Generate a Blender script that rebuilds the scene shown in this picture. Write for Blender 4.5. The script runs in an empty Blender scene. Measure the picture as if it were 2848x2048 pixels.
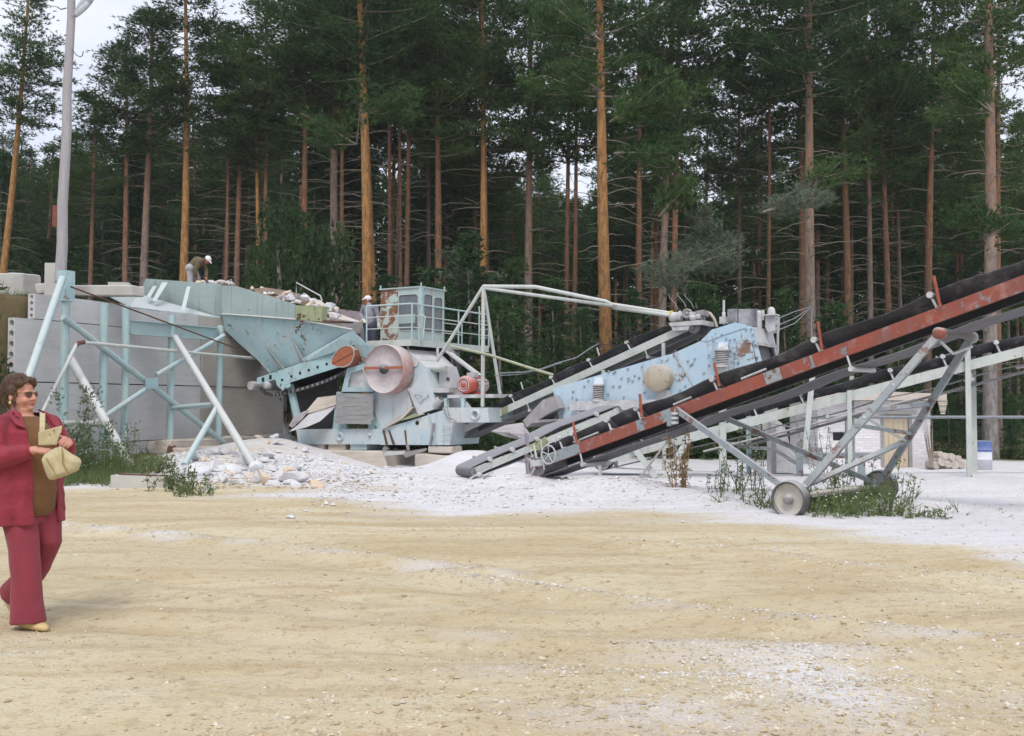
import bpy, bmesh, math, random
import numpy as np
from mathutils import Vector as V, Matrix, noise as mnoise
random.seed(7); RNG = np.random.default_rng(7)
sc = bpy.context.scene
COL = sc.collection

# ------------------------------------------------------------------ camera
FPX, PITCH, EYE = 2795.0, math.radians(2.07), 1.42
cd = bpy.data.cameras.new('camera'); cam = bpy.data.objects.new('camera', cd); COL.objects.link(cam)
cd.sensor_width = 36.0; cd.lens = 36.0 * FPX / 2848.0; cd.clip_start = 0.05; cd.clip_end = 1500.0
cam.location = (0, 0, EYE); cam.rotation_euler = (math.pi / 2 + PITCH, 0, 0)
sc.camera = cam

# ------------------------------------------------------------------ sky, sun, exposure
SUN_EL, SUN_AZ = math.radians(54), math.radians(184)      # azimuth clockwise from +Y: high behind the camera
w = bpy.data.worlds.new('World'); sc.world = w; w.use_nodes = True
nt = w.node_tree; nt.nodes.clear()
n_out = nt.nodes.new('ShaderNodeOutputWorld'); n_bg = nt.nodes.new('ShaderNodeBackground')
n_sky = nt.nodes.new('ShaderNodeTexSky'); n_sky.sky_type = 'NISHITA'; n_sky.sun_disc = False
n_sky.sun_elevation = SUN_EL; n_sky.sun_rotation = SUN_AZ
n_tc = nt.nodes.new('ShaderNodeTexCoord')
n_map = nt.nodes.new('ShaderNodeMapping'); n_map.inputs['Scale'].default_value = (1.0, 1.0, 2.2)
n_ns = nt.nodes.new('ShaderNodeTexNoise'); n_ns.inputs['Scale'].default_value = 2.6; n_ns.inputs['Detail'].default_value = 7
n_ns.inputs['Roughness'].default_value = 0.58
n_cr = nt.nodes.new('ShaderNodeValToRGB')
n_cr.color_ramp.elements[0].position = 0.32; n_cr.color_ramp.elements[0].color = (5.6, 5.9, 6.9, 1)
n_cr.color_ramp.elements[1].position = 0.68; n_cr.color_ramp.elements[1].color = (8.0, 8.2, 8.9, 1)
n_mx = nt.nodes.new('ShaderNodeMix'); n_mx.data_type = 'RGBA'; n_mx.inputs[0].default_value = 0.86
L = nt.links.new
L(n_tc.outputs['Generated'], n_map.inputs[0]); L(n_map.outputs[0], n_ns.inputs['Vector'])
L(n_ns.outputs[0], n_cr.inputs[0]); L(n_sky.outputs[0], n_mx.inputs[6]); L(n_cr.outputs[0], n_mx.inputs[7])
L(n_mx.outputs[2], n_bg.inputs[0]); n_bg.inputs[1].default_value = 0.10; L(n_bg.outputs[0], n_out.inputs[0])
sl = bpy.data.lights.new('sun', 'SUN'); sl.energy = 1.3; sl.angle = math.radians(20); sl.color = (1, 0.96, 0.9)
so = bpy.data.objects.new('sun', sl); COL.objects.link(so)
sd = V((math.sin(SUN_AZ) * math.cos(SUN_EL), math.cos(SUN_AZ) * math.cos(SUN_EL), math.sin(SUN_EL)))
so.rotation_euler = (-sd).to_track_quat('-Z', 'Y').to_euler(); so.location = sd * 60
sc.view_settings.view_transform = 'Standard'; sc.view_settings.look = 'None'
sc.view_settings.exposure = 0.58; sc.view_settings.gamma = 1.0; sc.view_settings.use_curve_mapping = False
sc.cycles.max_bounces = 4; sc.cycles.diffuse_bounces = 2; sc.cycles.use_adaptive_sampling = True; sc.cycles.adaptive_threshold = 0.025; sc.cycles.glossy_bounces = 2
sc.cycles.transmission_bounces = 3; sc.cycles.transparent_max_bounces = 6
sc.cycles.use_denoising = True

# ------------------------------------------------------------------ measuring helpers (photo measurements -> places)
_c, _s = math.cos(PITCH), math.sin(PITCH)
CAM = V((0, 0, EYE))
def ray(p):
    u = (p[0] - 1424) / FPX; v = (1024 - p[1]) / FPX
    return V((u, _c - v * _s, _s + v * _c))
def P(p, D):
    d = ray(p); return CAM + d * (D / d.y)
def G(p, z=0.0):
    d = ray(p); return CAM + d * ((z - EYE) / d.z)
def proj(q):
    d = V(q) - CAM; f = d.y * _c + d.z * _s; up = -d.y * _s + d.z * _c
    return (1424 + FPX * d.x / f, 1024 - FPX * up / f)
class Plane:
    """an upright plane through (x0, y0) running along t; o > 0 is nearer to the camera side"""
    def __init__(s, x0, y0, tx, ty):
        l = math.hypot(tx, ty); s.p = V((x0, y0, 0)); s.t = V((tx / l, ty / l, 0))
        n = V((-s.t.y, s.t.x, 0)); s.n = n if n.dot(-s.p) > 0 else -n
    def __call__(s, p, o=0.0):
        d = ray(p); q = s.p + s.n * o
        return CAM + d * ((q - CAM).dot(s.n) / d.dot(s.n))
Q = lambda x, y: (x * 1.25573, y * 1.25573)
Z1 = lambda x, y: (x * .42918, 700 + y * .42918)
Z2 = lambda x, y: (560 + x / 2.9133, 740 + y / 2.9125)
Z3 = lambda x, y: (900 + x / 3.02, 760 + y / 3.02)
Z4 = lambda x, y: (1250 + x / 2.7183, 780 + y / 2.7183)
Z5 = lambda x, y: (1700 + x / 2.7183, 780 + y / 2.7183)
Z6 = lambda x, y: (2150 + x / 2.1461, 720 + y / 2.1461)
Z7 = lambda x, y: (1250 + x / 5.67, 1130 + y / 5.67)
Z8 = lambda x, y: (1600 + x / 5.04, 1100 + y / 5.04)
Z9 = lambda x, y: (2050 + x / 5.67, 1030 + y / 5.67)
ZA = lambda x, y: (760 + x / 5.67, 1060 + y / 5.67)
ZB = lambda x, y: (500 + x / 4.93, 1180 + y / 4.93)
ZC = lambda x, y: (170 + x / 5.097, 1080 + y / 5.097)
ZD = lambda x, y: (980 + x / 8.1, 780 + y / 8.1)
ZE = lambda x, y: (1820 + x / 5.67, 820 + y / 5.67)
ZF = lambda x, y: (x / 2.039, y / 2.039)
def sm(a, b, x):
    t = min(1.0, max(0.0, (x - a) / (b - a))); return t * t * (3 - 2 * t)
def srgb(r, g, b):
    f = lambda c: c / 12.92 if c <= .04045 else ((c + .055) / 1.055) ** 2.4
    return (f(r / 255), f(g / 255), f(b / 255), 1.0)

# ------------------------------------------------------------------ objects, parts, labels
LOC = {}
def thing(name, label, cat, loc=(0, 0, 0), group=None):
    o = bpy.data.objects.new(name, None); COL.objects.link(o); o.location = loc; o.empty_display_size = .2
    o['label'] = label; o['category'] = cat
    if group: o['group'] = group
    LOC[o.name] = V(loc); return o
def tag(o, label, cat, group=None):
    o['label'] = label; o['category'] = cat
    if group: o['group'] = group
    return o
def kind(o, k, label=None):
    o['kind'] = k
    if label: o['label'] = label
    return o
def link_mesh(name, me, mats=(), parent=None, origin=None):
    base = LOC[parent.name] if parent else V(origin if origin is not None else (0, 0, 0))
    if base.length_squared: me.transform(Matrix.Translation(-base))
    o = bpy.data.objects.new(name, me); COL.objects.link(o)
    for m in (mats if isinstance(mats, (list, tuple)) else [mats]): me.materials.append(m)
    if parent: o.parent = parent; LOC[o.name] = base
    else: o.location = base; LOC[o.name] = base
    return o
def perp(d):
    d = V(d).normalized(); a = V((0, 0, 1)) if abs(d.z) < .9 else V((1, 0, 0))
    x = d.cross(a).normalized(); return x, d.cross(x).normalized()
class MB:
    def __init__(s): s.v = []; s.f = []; s.sm = []; s.mi = []; s.m = 0
    def add(s, vs, fs, smooth=False):
        b = len(s.v); s.v += [tuple(x) for x in vs]
        for f in fs: s.f.append([i + b for i in f]); s.sm.append(smooth); s.mi.append(s.m)
        return s
    def prism(s, poly, vec):
        vec = V(vec); n = len(poly); a = [V(p) for p in poly]
        vs = a + [p + vec for p in a]
        return s.add(vs, [list(range(n)), [n + i for i in range(n)][::-1]] + [[i, (i + 1) % n, n + (i + 1) % n, n + i] for i in range(n)])
    def box(s, c, ax, ay, az):
        c, ax, ay, az = V(c), V(ax), V(ay), V(az)
        vs = [c + ax * i + ay * j + az * k for k in (-1, 1) for j in (-1, 1) for i in (-1, 1)]
        return s.add(vs, [[0, 2, 3, 1], [4, 5, 7, 6], [0, 1, 5, 4], [2, 6, 7, 3], [0, 4, 6, 2], [1, 3, 7, 5]])
    def rbox(s, c, hx, hy, hz, rz=0.0, tilt=(0, 0)):
        R = Matrix.Rotation(rz, 3, 'Z') @ Matrix.Rotation(tilt[0], 3, 'X') @ Matrix.Rotation(tilt[1], 3, 'Y')
        return s.box(c, R @ V((hx, 0, 0)), R @ V((0, hy, 0)), R @ V((0, 0, hz)))
    def tube(s, a, b, r0, r1=None, n=10, caps=True):
        a, b = V(a), V(b); r1 = r0 if r1 is None else r1; x, y = perp(b - a); vs = []
        for p, r in ((a, r0), (b, r1)):
            vs += [p + x * (math.cos(2 * math.pi * i / n) * r) + y * (math.sin(2 * math.pi * i / n) * r) for i in range(n)]
        s.add(vs, [[i, (i + 1) % n, n + (i + 1) % n, n + i] for i in range(n)], True)
        if caps: s.add(vs, [list(range(n))[::-1], [n + i for i in range(n)]])
        return s
    def path(s, pts, r, n=8, closed=False):
        pts = [V(p) for p in pts]; m = len(pts); rings = []; rr = r if isinstance(r, (list, tuple)) else [r] * m
        x = None
        for i, p in enumerate(pts):
            if closed: d = pts[(i + 1) % m] - pts[i - 1]
            else: d = pts[min(i + 1, m - 1)] - pts[max(i - 1, 0)]
            d.normalize()
            if x is None: x, y = perp(d)
            else:
                x = (x - d * x.dot(d)); x = x.normalized() if x.length > 1e-6 else perp(d)[0]; y = d.cross(x)
            rings.append([p + x * (math.cos(2 * math.pi * k / n) * rr[i]) + y * (math.sin(2 * math.pi * k / n) * rr[i]) for k in range(n)])
        vs = [q for g in rings for q in g]; fs = []
        for i in range(m if closed else m - 1):
            j = (i + 1) % m
            fs += [[i * n + k, i * n + (k + 1) % n, j * n + (k + 1) % n, j * n + k] for k in range(n)]
        s.add(vs, fs, True)
        if not closed: s.add(rings[0] + rings[-1], [list(range(n))[::-1], [n + k for k in range(n)]])
        return s
    def cyl(s, c, ax, r, h, n=24, r1=None):
        c, ax = V(c), V(ax).normalized(); return s.tube(c - ax * h / 2, c + ax * h / 2, r, r1, n)
    def lathe(s, c, ax, prof, n=24, smooth=True):
        """prof: list of (distance along axis, radius)"""
        c, ax = V(c), V(ax).normalized(); x, y = perp(ax); vs = []
        for h, r in prof:
            vs += [c + ax * h + (x * math.cos(2 * math.pi * i / n) + y * math.sin(2 * math.pi * i / n)) * r for i in range(n)]
        m = len(prof)
        return s.add(vs, [[j * n + i, j * n + (i + 1) % n, (j + 1) * n + (i + 1) % n, (j + 1) * n + i] for j in range(m - 1) for i in range(n)], smooth)
    def channel(s, a, b, h, fl, nrm, up=None, t=.012):
        """a C section from a to b: web height h, flange fl, opening towards -nrm"""
        a, b = V(a), V(b); d = (b - a).normalized(); nrm = V(nrm).normalized()
        u = d.cross(nrm); u = -u if u.z < 0 else u; u.normalize(); nrm = u.cross(d) if u.cross(d).dot(nrm) > 0 else d.cross(u)
        c2 = (a + b) / 2; hl = (b - a).length / 2
        s.box(c2 - nrm * t / 2, d * hl, u * h / 2, nrm * t / 2)
        for k in (-1, 1):
            s.box(c2 - nrm * (fl / 2 + t / 2) + u * k * (h / 2 - t / 2 - .0005), d * hl, u * t / 2, nrm * (fl / 2 - .001))
        return s
    def grid(s, fn, nu, nv, smooth=True):
        vs = [fn(i / nu, j / nv) for j in range(nv + 1) for i in range(nu + 1)]
        return s.add(vs, [[j * (nu + 1) + i, j * (nu + 1) + i + 1, (j + 1) * (nu + 1) + i + 1, (j + 1) * (nu + 1) + i] for j in range(nv) for i in range(nu)], smooth)
    def mesh(s, name):
        me = bpy.data.meshes.new(name); me.from_pydata(s.v, [], s.f)
        me.polygons.foreach_set('use_smooth', s.sm); me.polygons.foreach_set('material_index', s.mi); me.update(); return me
    def build(s, name, mats, parent=None, origin=None, fix=True):
        me = s.mesh(name)
        if fix:
            bm = bmesh.new(); bm.from_mesh(me); bmesh.ops.recalc_face_normals(bm, faces=bm.faces); bm.to_mesh(me); bm.free()
        return link_mesh(name, me, mats, parent, origin)
def copy_tree(o, loc=None, rz=None, scale=None, parent=None):
    c = o.copy(); COL.objects.link(c); c.parent = parent; LOC[c.name] = LOC.get(o.name, V((0, 0, 0)))
    if loc is not None: c.location = loc
    if rz is not None: c.rotation_euler = (0, 0, rz) if not hasattr(rz, '__len__') else rz
    if scale is not None: c.scale = (scale,) * 3 if not hasattr(scale, '__len__') else scale
    for ch in list(o.children): copy_tree(ch, parent=c)
    return c

# ------------------------------------------------------------------ materials
def new_mat(name):
    m = bpy.data.materials.new(name); m.use_nodes = True; t = m.node_tree
    return m, t, t.nodes['Principled BSDF']
def N(t, kind, **kw):
    n = t.nodes.new('ShaderNode' + kind)
    for k, v in kw.items():
        if hasattr(n, k): setattr(n, k, v)
        else: n.inputs[k].default_value = v
    return n
def mixc(t, fac, a, b, mode='MIX'):
    n = t.nodes.new('ShaderNodeMix'); n.data_type = 'RGBA'; n.blend_type = mode
    for i, x in ((0, fac), (6, a), (7, b)):
        if isinstance(x, bpy.types.NodeSocket): t.links.new(x, n.inputs[i])
        else: n.inputs[i].default_value = x
    return n.outputs[2]
def math_(t, op, a, b=0.0, c=0.0):
    n = t.nodes.new('ShaderNodeMath'); n.operation = op
    for i, x in enumerate((a, b, c)):
        if isinstance(x, bpy.types.NodeSocket): t.links.new(x, n.inputs[i])
        else: n.inputs[i].default_value = x
    return n.outputs[0]
def mapr(t, x, a, b, c=0.0, d=1.0):
    n = t.nodes.new('ShaderNodeMapRange'); t.links.new(x, n.inputs[0])
    for i, v in enumerate((a, b, c, d)): n.inputs[i + 1].default_value = v
    return n.outputs[0]
def wpos(t, scale=(1, 1, 1)):
    g = t.nodes.new('ShaderNodeNewGeometry')
    m = t.nodes.new('ShaderNodeMapping'); m.inputs['Scale'].default_value = scale; t.links.new(g.outputs['Position'], m.inputs[0])
    return m.outputs[0], g
def noi(t, vec, scale, detail=5, rough=.6, dist=0.0):
    n = t.nodes.new('ShaderNodeTexNoise'); t.links.new(vec, n.inputs['Vector'])
    n.inputs['Scale'].default_value = scale; n.inputs['Detail'].default_value = detail; n.inputs['Roughness'].default_value = rough
    n.inputs['Distortion'].default_value = dist; return n.outputs[0]
def bump(t, b, h, strength=.3, dist=.02):
    n = t.nodes.new('ShaderNodeBump'); n.inputs['Strength'].default_value = strength; n.inputs['Distance'].default_value = dist
    t.links.new(h, n.inputs['Height']); t.links.new(n.outputs[0], b.inputs['Normal'])
RUST = srgb(120, 72, 48); DUST = (.60, .59, .585, 1)
def paint(name, col, rust=.35, dust=.5, col2=None, rough=.6, rustc=RUST, scale=2.2, streak=True, seed=0.0, dustc=DUST):
    """weathered paint: tone patches, rust where the paint has gone, pale stone dust lying on upper faces and in blotches"""
    m, t, b = new_mat(name); p, g = wpos(t)
    if seed:
        mp = t.nodes.new('ShaderNodeMapping'); mp.inputs['Location'].default_value = (seed, seed * 1.7, seed * .6); t.links.new(p, mp.inputs[0]); p = mp.outputs[0]
    n1 = noi(t, p, scale * .6, 6, .65); n2 = noi(t, p, scale * 1.5, 8, .7, .3); n3 = noi(t, p, scale * 9, 4, .6)
    c2 = col2 or tuple(min(1, c * .78) for c in col[:3]) + (1,)
    c = mixc(t, mapr(t, n1, .38, .62), col, c2)
    c = mixc(t, mapr(t, n3, .35, .75, 0, .22), c, tuple(x * .55 for x in col[:3]) + (1,))
    if streak:
        ps = t.nodes.new('ShaderNodeMapping'); ps.inputs['Scale'].default_value = (5, 5, .35); t.links.new(p, ps.inputs[0])
        ns = noi(t, ps.outputs[0], 1.6, 5, .6)
        c = mixc(t, mapr(t, ns, .56, .72, 0, .35 if rust > .15 else .15), c, tuple(x * .6 for x in rustc[:3]) + (1,))
    th = .74 - .34 * rust
    rf = mapr(t, n2, th - .012, th + .03)
    rc = mixc(t, n3, rustc, tuple(x * .5 for x in rustc[:3]) + (1,))
    c = mixc(t, rf, c, rc)
    if dust > 0:
        sx = t.nodes.new('ShaderNodeSeparateXYZ'); t.links.new(g.outputs['Normal'], sx.inputs[0])
        upf = mapr(t, sx.outputs[2], .15, .75, 0, 1)
        nd = noi(t, p, scale * .9, 7, .7)
        bl = mapr(t, nd, .62 - .22 * dust, .85 - .2 * dust, 0, min(.9, dust))
        d = math_(t, 'MAXIMUM', math_(t, 'MULTIPLY', upf, min(1, .35 + dust * .6)), bl)
        c = mixc(t, d, c, dustc)
    t.links.new(c, b.inputs['Base Color']); b.inputs['Roughness'].default_value = rough
    bump(t, b, math_(t, 'SUBTRACT', n3, math_(t, 'MULTIPLY', rf, .8)), .25, .006)
    return m
def plain(name, col, rough=.7, var=.25, scale=12, bmp=.2, metallic=0.0):
    m, t, b = new_mat(name); p, g = wpos(t); n = noi(t, p, scale, 6, .65)
    c = mixc(t, mapr(t, n, .3, .7), tuple(x * (1 - var) for x in col[:3]) + (1,), tuple(min(1, x * (1 + var)) for x in col[:3]) + (1,))
    t.links.new(c, b.inputs['Base Color']); b.inputs['Roughness'].default_value = rough; b.inputs['Metallic'].default_value = metallic
    if bmp: bump(t, b, n, bmp, .01)
    return m
M_ = {}
M_['turq'] = paint('turquoise_paint', srgb(172, 202, 207), .34, .55, srgb(160, 188, 193), rustc=srgb(134, 122, 84))
M_['turq_pipe'] = paint('turquoise_pipe_paint', srgb(162, 192, 197), .22, .25, srgb(178, 196, 192), scale=5, rustc=srgb(150, 105, 75))
M_['greypaint'] = paint('grey_green_paint', srgb(160, 176, 176), .22, .2, srgb(148, 164, 160), rustc=srgb(110, 90, 50))
M_['moss'] = paint('yellowed_paint', srgb(158, 164, 128), .4, .1, rustc=srgb(110, 84, 50))
M_['palegreen'] = paint('pale_green_paint', srgb(192, 197, 191), .26, .5, srgb(178, 185, 179), scale=4, rustc=srgb(150, 120, 80))
M_['crusher'] = paint('dusty_blue_paint', srgb(170, 196, 205), .2, 1.0, srgb(194, 201, 203), rustc=srgb(130, 100, 70), scale=1.6)
M_['screen'] = paint('screen_blue_paint', srgb(174, 200, 217), .46, .5, srgb(184, 202, 214), rustc=srgb(150, 118, 96), scale=.85)
M_['red'] = paint('red_oxide_paint', srgb(150, 76, 58), .44, .35, srgb(132, 74, 62), rustc=srgb(140, 146, 152), scale=4.5)
M_['orange'] = paint('orange_primer', srgb(168, 98, 64), .34, .2, srgb(150, 90, 66), rustc=srgb(140, 84, 60), scale=5)
M_['motor'] = paint('motor_orange', srgb(200, 92, 70), .12, .35, rustc=srgb(190, 170, 165), scale=8)
M_['flyface'] = paint('dusty_flywheel', srgb(176, 160, 160), .1, .5, srgb(196, 190, 192), rustc=srgb(150, 100, 90), streak=False)
M_['flyrim'] = paint('red_flywheel_rim', srgb(188, 144, 136), .3, .6, rustc=srgb(204, 196, 194), scale=4)
M_['white'] = paint('dust_covered_steel', srgb(190, 190, 192), .12, .85, rustc=srgb(120, 110, 104), scale=5)
M_['steel'] = paint('bare_dusty_steel', srgb(150, 146, 146), .25, .4, rustc=srgb(120, 92, 76), scale=4)
M_['darksteel'] = paint('dark_steel', srgb(74, 74, 76), .3, .15, rustc=srgb(96, 72, 58), scale=4)
M_['bluesteel'] = paint('blue_grey_strut', srgb(132, 144, 150), .5, .3, srgb(150, 156, 156), rustc=srgb(128, 88, 76), scale=3)
M_['rustplate'] = paint('rusty_plate', srgb(150, 140, 148), .5, .2, rustc=srgb(120, 92, 88), scale=2)
M_['cabpaint'] = paint('cab_paint', srgb(178, 188, 182), .24, .2, srgb(160, 180, 178), rustc=srgb(138, 92, 66), scale=3)
M_['cabrust'] = paint('cab_rusted_panel', srgb(186, 194, 186), .72, .0, srgb(162, 182, 178), rustc=srgb(140, 92, 66), scale=2.2, streak=False, seed=3.3)
M_['rubber'] = paint('belt_rubber', srgb(56, 56, 59), .0, .4, srgb(74, 74, 77), rough=.75, streak=False)
M_['rubber_dusty'] = paint('dusty_belt_rubber', srgb(112, 110, 114), .0, .4, srgb(98, 97, 102), rough=.8, streak=False, dustc=(.34, .34, .36, 1))
M_['redoxide_rod'] = plain('orange_red_bar', srgb(150, 80, 60), .7, .3)
M_['wire'] = plain('black_cable', srgb(50, 50, 54), .6, .2)
M_['galv'] = plain('grey_cable', srgb(130, 134, 140), .6, .2)
M_['rustrod'] = plain('rusty_rod', srgb(98, 66, 52), .8, .3)
M_['hole'] = plain('dark_hole', (.01, .01, .011, 1), .9, .1, bmp=0)
M_['yellow'] = plain('yellow_paint', srgb(205, 190, 70), .6, .2)
def m_concrete(name, c1, c2, stain=.5, horiz=True):
    m, t, b = new_mat(name); p, g = wpos(t); ph, _ = wpos(t, (.9, .9, 9) if horiz else (1, 1, 1))
    n1 = noi(t, p, .9, 6, .65); n2 = noi(t, ph, 1.5, 6, .7); n3 = noi(t, p, 26, 4, .6)
    c = mixc(t, mapr(t, n1, .3, .7), c1, c2)
    c = mixc(t, mapr(t, n2, .5, .75, 0, stain), c, tuple(x * .55 for x in c1[:3]) + (1,))
    c = mixc(t, mapr(t, n3, .4, .8, 0, .3), c, tuple(min(1, x * 1.25) for x in c2[:3]) + (1,))
    t.links.new(c, b.inputs['Base Color']); b.inputs['Roughness'].default_value = .9
    bump(t, b, math_(t, 'ADD', n3, n2), .35, .01); return m
M_['slab'] = m_concrete('slab_concrete', srgb(208, 208, 210), srgb(188, 186, 184))
M_['slab_tan'] = m_concrete('slab_concrete_tan', srgb(188, 183, 175), srgb(172, 164, 153))
M_['conc'] = m_concrete('block_concrete', srgb(196, 194, 188), srgb(172, 168, 160), .25, False)
M_['conc_warm'] = m_concrete('dusty_concrete', srgb(206, 198, 188), srgb(182, 170, 156), .25, False)
def m_wood(name, c1, c2, ax=(1, 1, 14), rough=.85):
    m, t, b = new_mat(name); p, g = wpos(t, ax); n = noi(t, p, 2.2, 6, .7); n2 = noi(t, p, 9, 4, .6)
    c = mixc(t, mapr(t, n, .3, .7), c1, c2); c = mixc(t, mapr(t, n2, .5, .8, 0, .4), c, tuple(x * .5 for x in c1[:3]) + (1,))
    t.links.new(c, b.inputs['Base Color']); b.inputs['Roughness'].default_value = rough; bump(t, b, n, .4, .01); return m
M_['greywood'] = m_wood('weathered_board', srgb(128, 128, 128), srgb(165, 164, 162))
M_['doorwood'] = m_wood('bleached_door_wood', srgb(206, 192, 168), srgb(190, 172, 146), (14, 14, 1))
M_['log'] = m_wood('split_log', srgb(205, 196, 186), srgb(170, 158, 146), (4, 4, 4))
M_['pole'] = m_wood('grey_pole', srgb(150, 146, 150), srgb(176, 172, 172), (12, 12, .7))
def m_glass(name, col=(.55, .6, .6, 1), alpha=.55):
    m, t, b = new_mat(name); b.inputs['Base Color'].default_value = col; b.inputs['Roughness'].default_value = .12
    p, g = wpos(t); n = noi(t, p, 3, 5, .6)
    t.links.new(mapr(t, n, .3, .7, alpha - .12, alpha + .12), b.inputs['Alpha']); return m
M_['glass'] = m_glass('dusty_glass', (.16, .18, .19, 1), .8)
def m_rock():
    m, t, b = new_mat('white_marble_rubble'); p, g = wpos(t); n = noi(t, p, 2.5, 7, .65); n3 = noi(t, p, 14, 5, .65)
    oi = N(t, 'ObjectInfo'); c = mixc(t, mapr(t, n, .35, .65), srgb(216, 216, 218), srgb(188, 186, 187))
    c = mixc(t, mapr(t, math_(t, 'ADD', oi.outputs['Random'], math_(t, 'MULTIPLY', n, .5)), .95, 1.15, 0, .75), c, srgb(212, 184, 150))
    c = mixc(t, mapr(t, n3, .55, .75, 0, .4), c, srgb(150, 146, 146))
    t.links.new(c, b.inputs['Base Color']); b.inputs['Roughness'].default_value = .85; bump(t, b, n3, .5, .03); return m
M_['rock'] = m_rock()
def m_bark(name, lo, hi, z0=1.2, z1=6.0):
    """pine bark: grey and plated near the ground, orange and thin further up"""
    m, t, b = new_mat(name); tc = N(t, 'TexCoord'); sx = t.nodes.new('ShaderNodeSeparateXYZ'); t.links.new(tc.outputs['Object'], sx.inputs[0])
    mp = t.nodes.new('ShaderNodeMapping'); mp.inputs['Scale'].default_value = (7, 7, 1.7); t.links.new(tc.outputs['Object'], mp.inputs[0])
    n = noi(t, mp.outputs[0], 1.6, 7, .7, .4); n2 = noi(t, tc.outputs['Object'], .55, 4, .6)
    h = math_(t, 'ADD', sx.outputs[2], math_(t, 'MULTIPLY', math_(t, 'SUBTRACT', n2, .5), 5.0))
    oi = N(t, 'ObjectInfo')
    c = mixc(t, mapr(t, h, z0, z1), lo, hi)
    c = mixc(t, mapr(t, oi.outputs['Random'], 0, 1, 0, .35), c, srgb(120, 86, 60))
    c = mixc(t, mapr(t, n, .40, .62, 0, .85), c, tuple(x * .38 for x in lo[:3]) + (1,))
    t.links.new(c, b.inputs['Base Color']); b.inputs['Roughness'].default_value = .9; bump(t, b, n, .7, .05); return m
M_['bark'] = m_bark('pine_bark', srgb(128, 114, 104), srgb(152, 106, 74), 1.0, 9)
M_['bark_grey'] = m_bark('grey_pine_bark', srgb(150, 144, 140), srgb(150, 114, 86), 3.0, 12)
M_['bark_gold'] = m_bark('golden_pine_bark', srgb(160, 126, 86), srgb(190, 138, 80), -.5, 5)
M_['twig'] = plain('dead_twig', srgb(140, 128, 116), .9, .25)
def m_leaf(name, c1, c2, trans=.25, rough=.7):
    m, t, b = new_mat(name); p, g = wpos(t); n = noi(t, p, .55, 3, .6); n2 = noi(t, p, 5, 3, .6); oi = N(t, 'ObjectInfo')
    f = math_(t, 'ADD', math_(t, 'MULTIPLY', n, .75), math_(t, 'ADD', math_(t, 'MULTIPLY', n2, .35), math_(t, 'MULTIPLY', oi.outputs['Random'], .3)))
    c = mixc(t, mapr(t, f, .45, .95), c1, c2)
    t.links.new(c, b.inputs['Base Color']); b.inputs['Roughness'].default_value = rough; b.inputs['Specular IOR Level'].default_value = .25
    if trans:
        tr = t.nodes.new('ShaderNodeBsdfTranslucent'); t.links.new(c, tr.inputs[0]); mx = t.nodes.new('ShaderNodeMixShader')
        mx.inputs[0].default_value = trans; t.links.new(b.outputs[0], mx.inputs[1]); t.links.new(tr.outputs[0], mx.inputs[2])
        t.links.new(mx.outputs[0], t.nodes['Material Output'].inputs[0])
    return m
M_['needle'] = m_leaf('pine_needles', (.029, .074, .023, 1), (.098, .168, .048, 1))
M_['needle_dusty'] = m_leaf('dusty_pine_needles', (.10, .14, .09, 1), (.19, .225, .16, 1))
M_['spruce'] = m_leaf('spruce_needles', (.028, .072, .026, 1), (.080, .142, .052, 1))
M_['leaf'] = m_leaf('bush_leaves', (.036, .076, .028, 1), (.080, .130, .048, 1), .3)
M_['weed'] = m_leaf('weed_leaves', (.085, .13, .045, 1), (.20, .25, .10, 1), .3)
M_['weed_dusty'] = m_leaf('dusty_weed_leaves', (.13, .165, .105, 1), (.25, .28, .19, 1), .2)
M_['dry'] = m_leaf('dry_stalks', (.24, .15, .07, 1), (.40, .27, .14, 1), .1)
M_['flower'] = plain('white_flowers', (.75, .75, .7, 1), .7, .1, bmp=0)
M_['thistle'] = plain('purple_flowers', srgb(120, 70, 100), .7, .1, bmp=0)

# ------------------------------------------------------------------ the ground
W0 = V((-11.4, 23.0, 0)); WL = Plane(-11.4, 23.0, .39, .92)
_bx = [-30, -9, -5.2, -2.6, -.5, 3.05, 3.96, 4.6, 8, 30]; _by = [17.6, 17.2, 16.6, 15.0, 12.7, 12.2, 10.8, 8.8, 7.0, 5.0]
_ridges = [[(-5.6, 11.9), (-5.1, 11.7), (-3.6, 10.8), (-2.4, 10.1), (-1.2, 9.2), (-.2, 8.6)], [(-.6, 8.5), (.06, 8.0), (1.2, 7.1), (2.6, 6.1), (4.2, 5.2)], [(-2.5, 6.9), (-.5, 6.3), (1.2, 5.9), (3.0, 5.7)], [(1.2, 10.4), (2.6, 9.4), (4.0, 8.2), (5.2, 7.0)], [(-3.2, 8.0), (-1.8, 7.2), (.2, 6.9), (1.6, 6.8)]]
def ridge(x, y):
    best = 9.0; which = 0
    for k, pl in enumerate(_ridges):
        for (ax, ay), (bx, by) in zip(pl, pl[1:]):
            dx, dy = bx - ax, by - ay; t = max(0, min(1, ((x - ax) * dx + (y - ay) * dy) / (dx * dx + dy * dy))); d = math.hypot(x - ax - dx * t, y - ay - dy * t)
            if d < best: best = d; which = k
    return best, which
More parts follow.
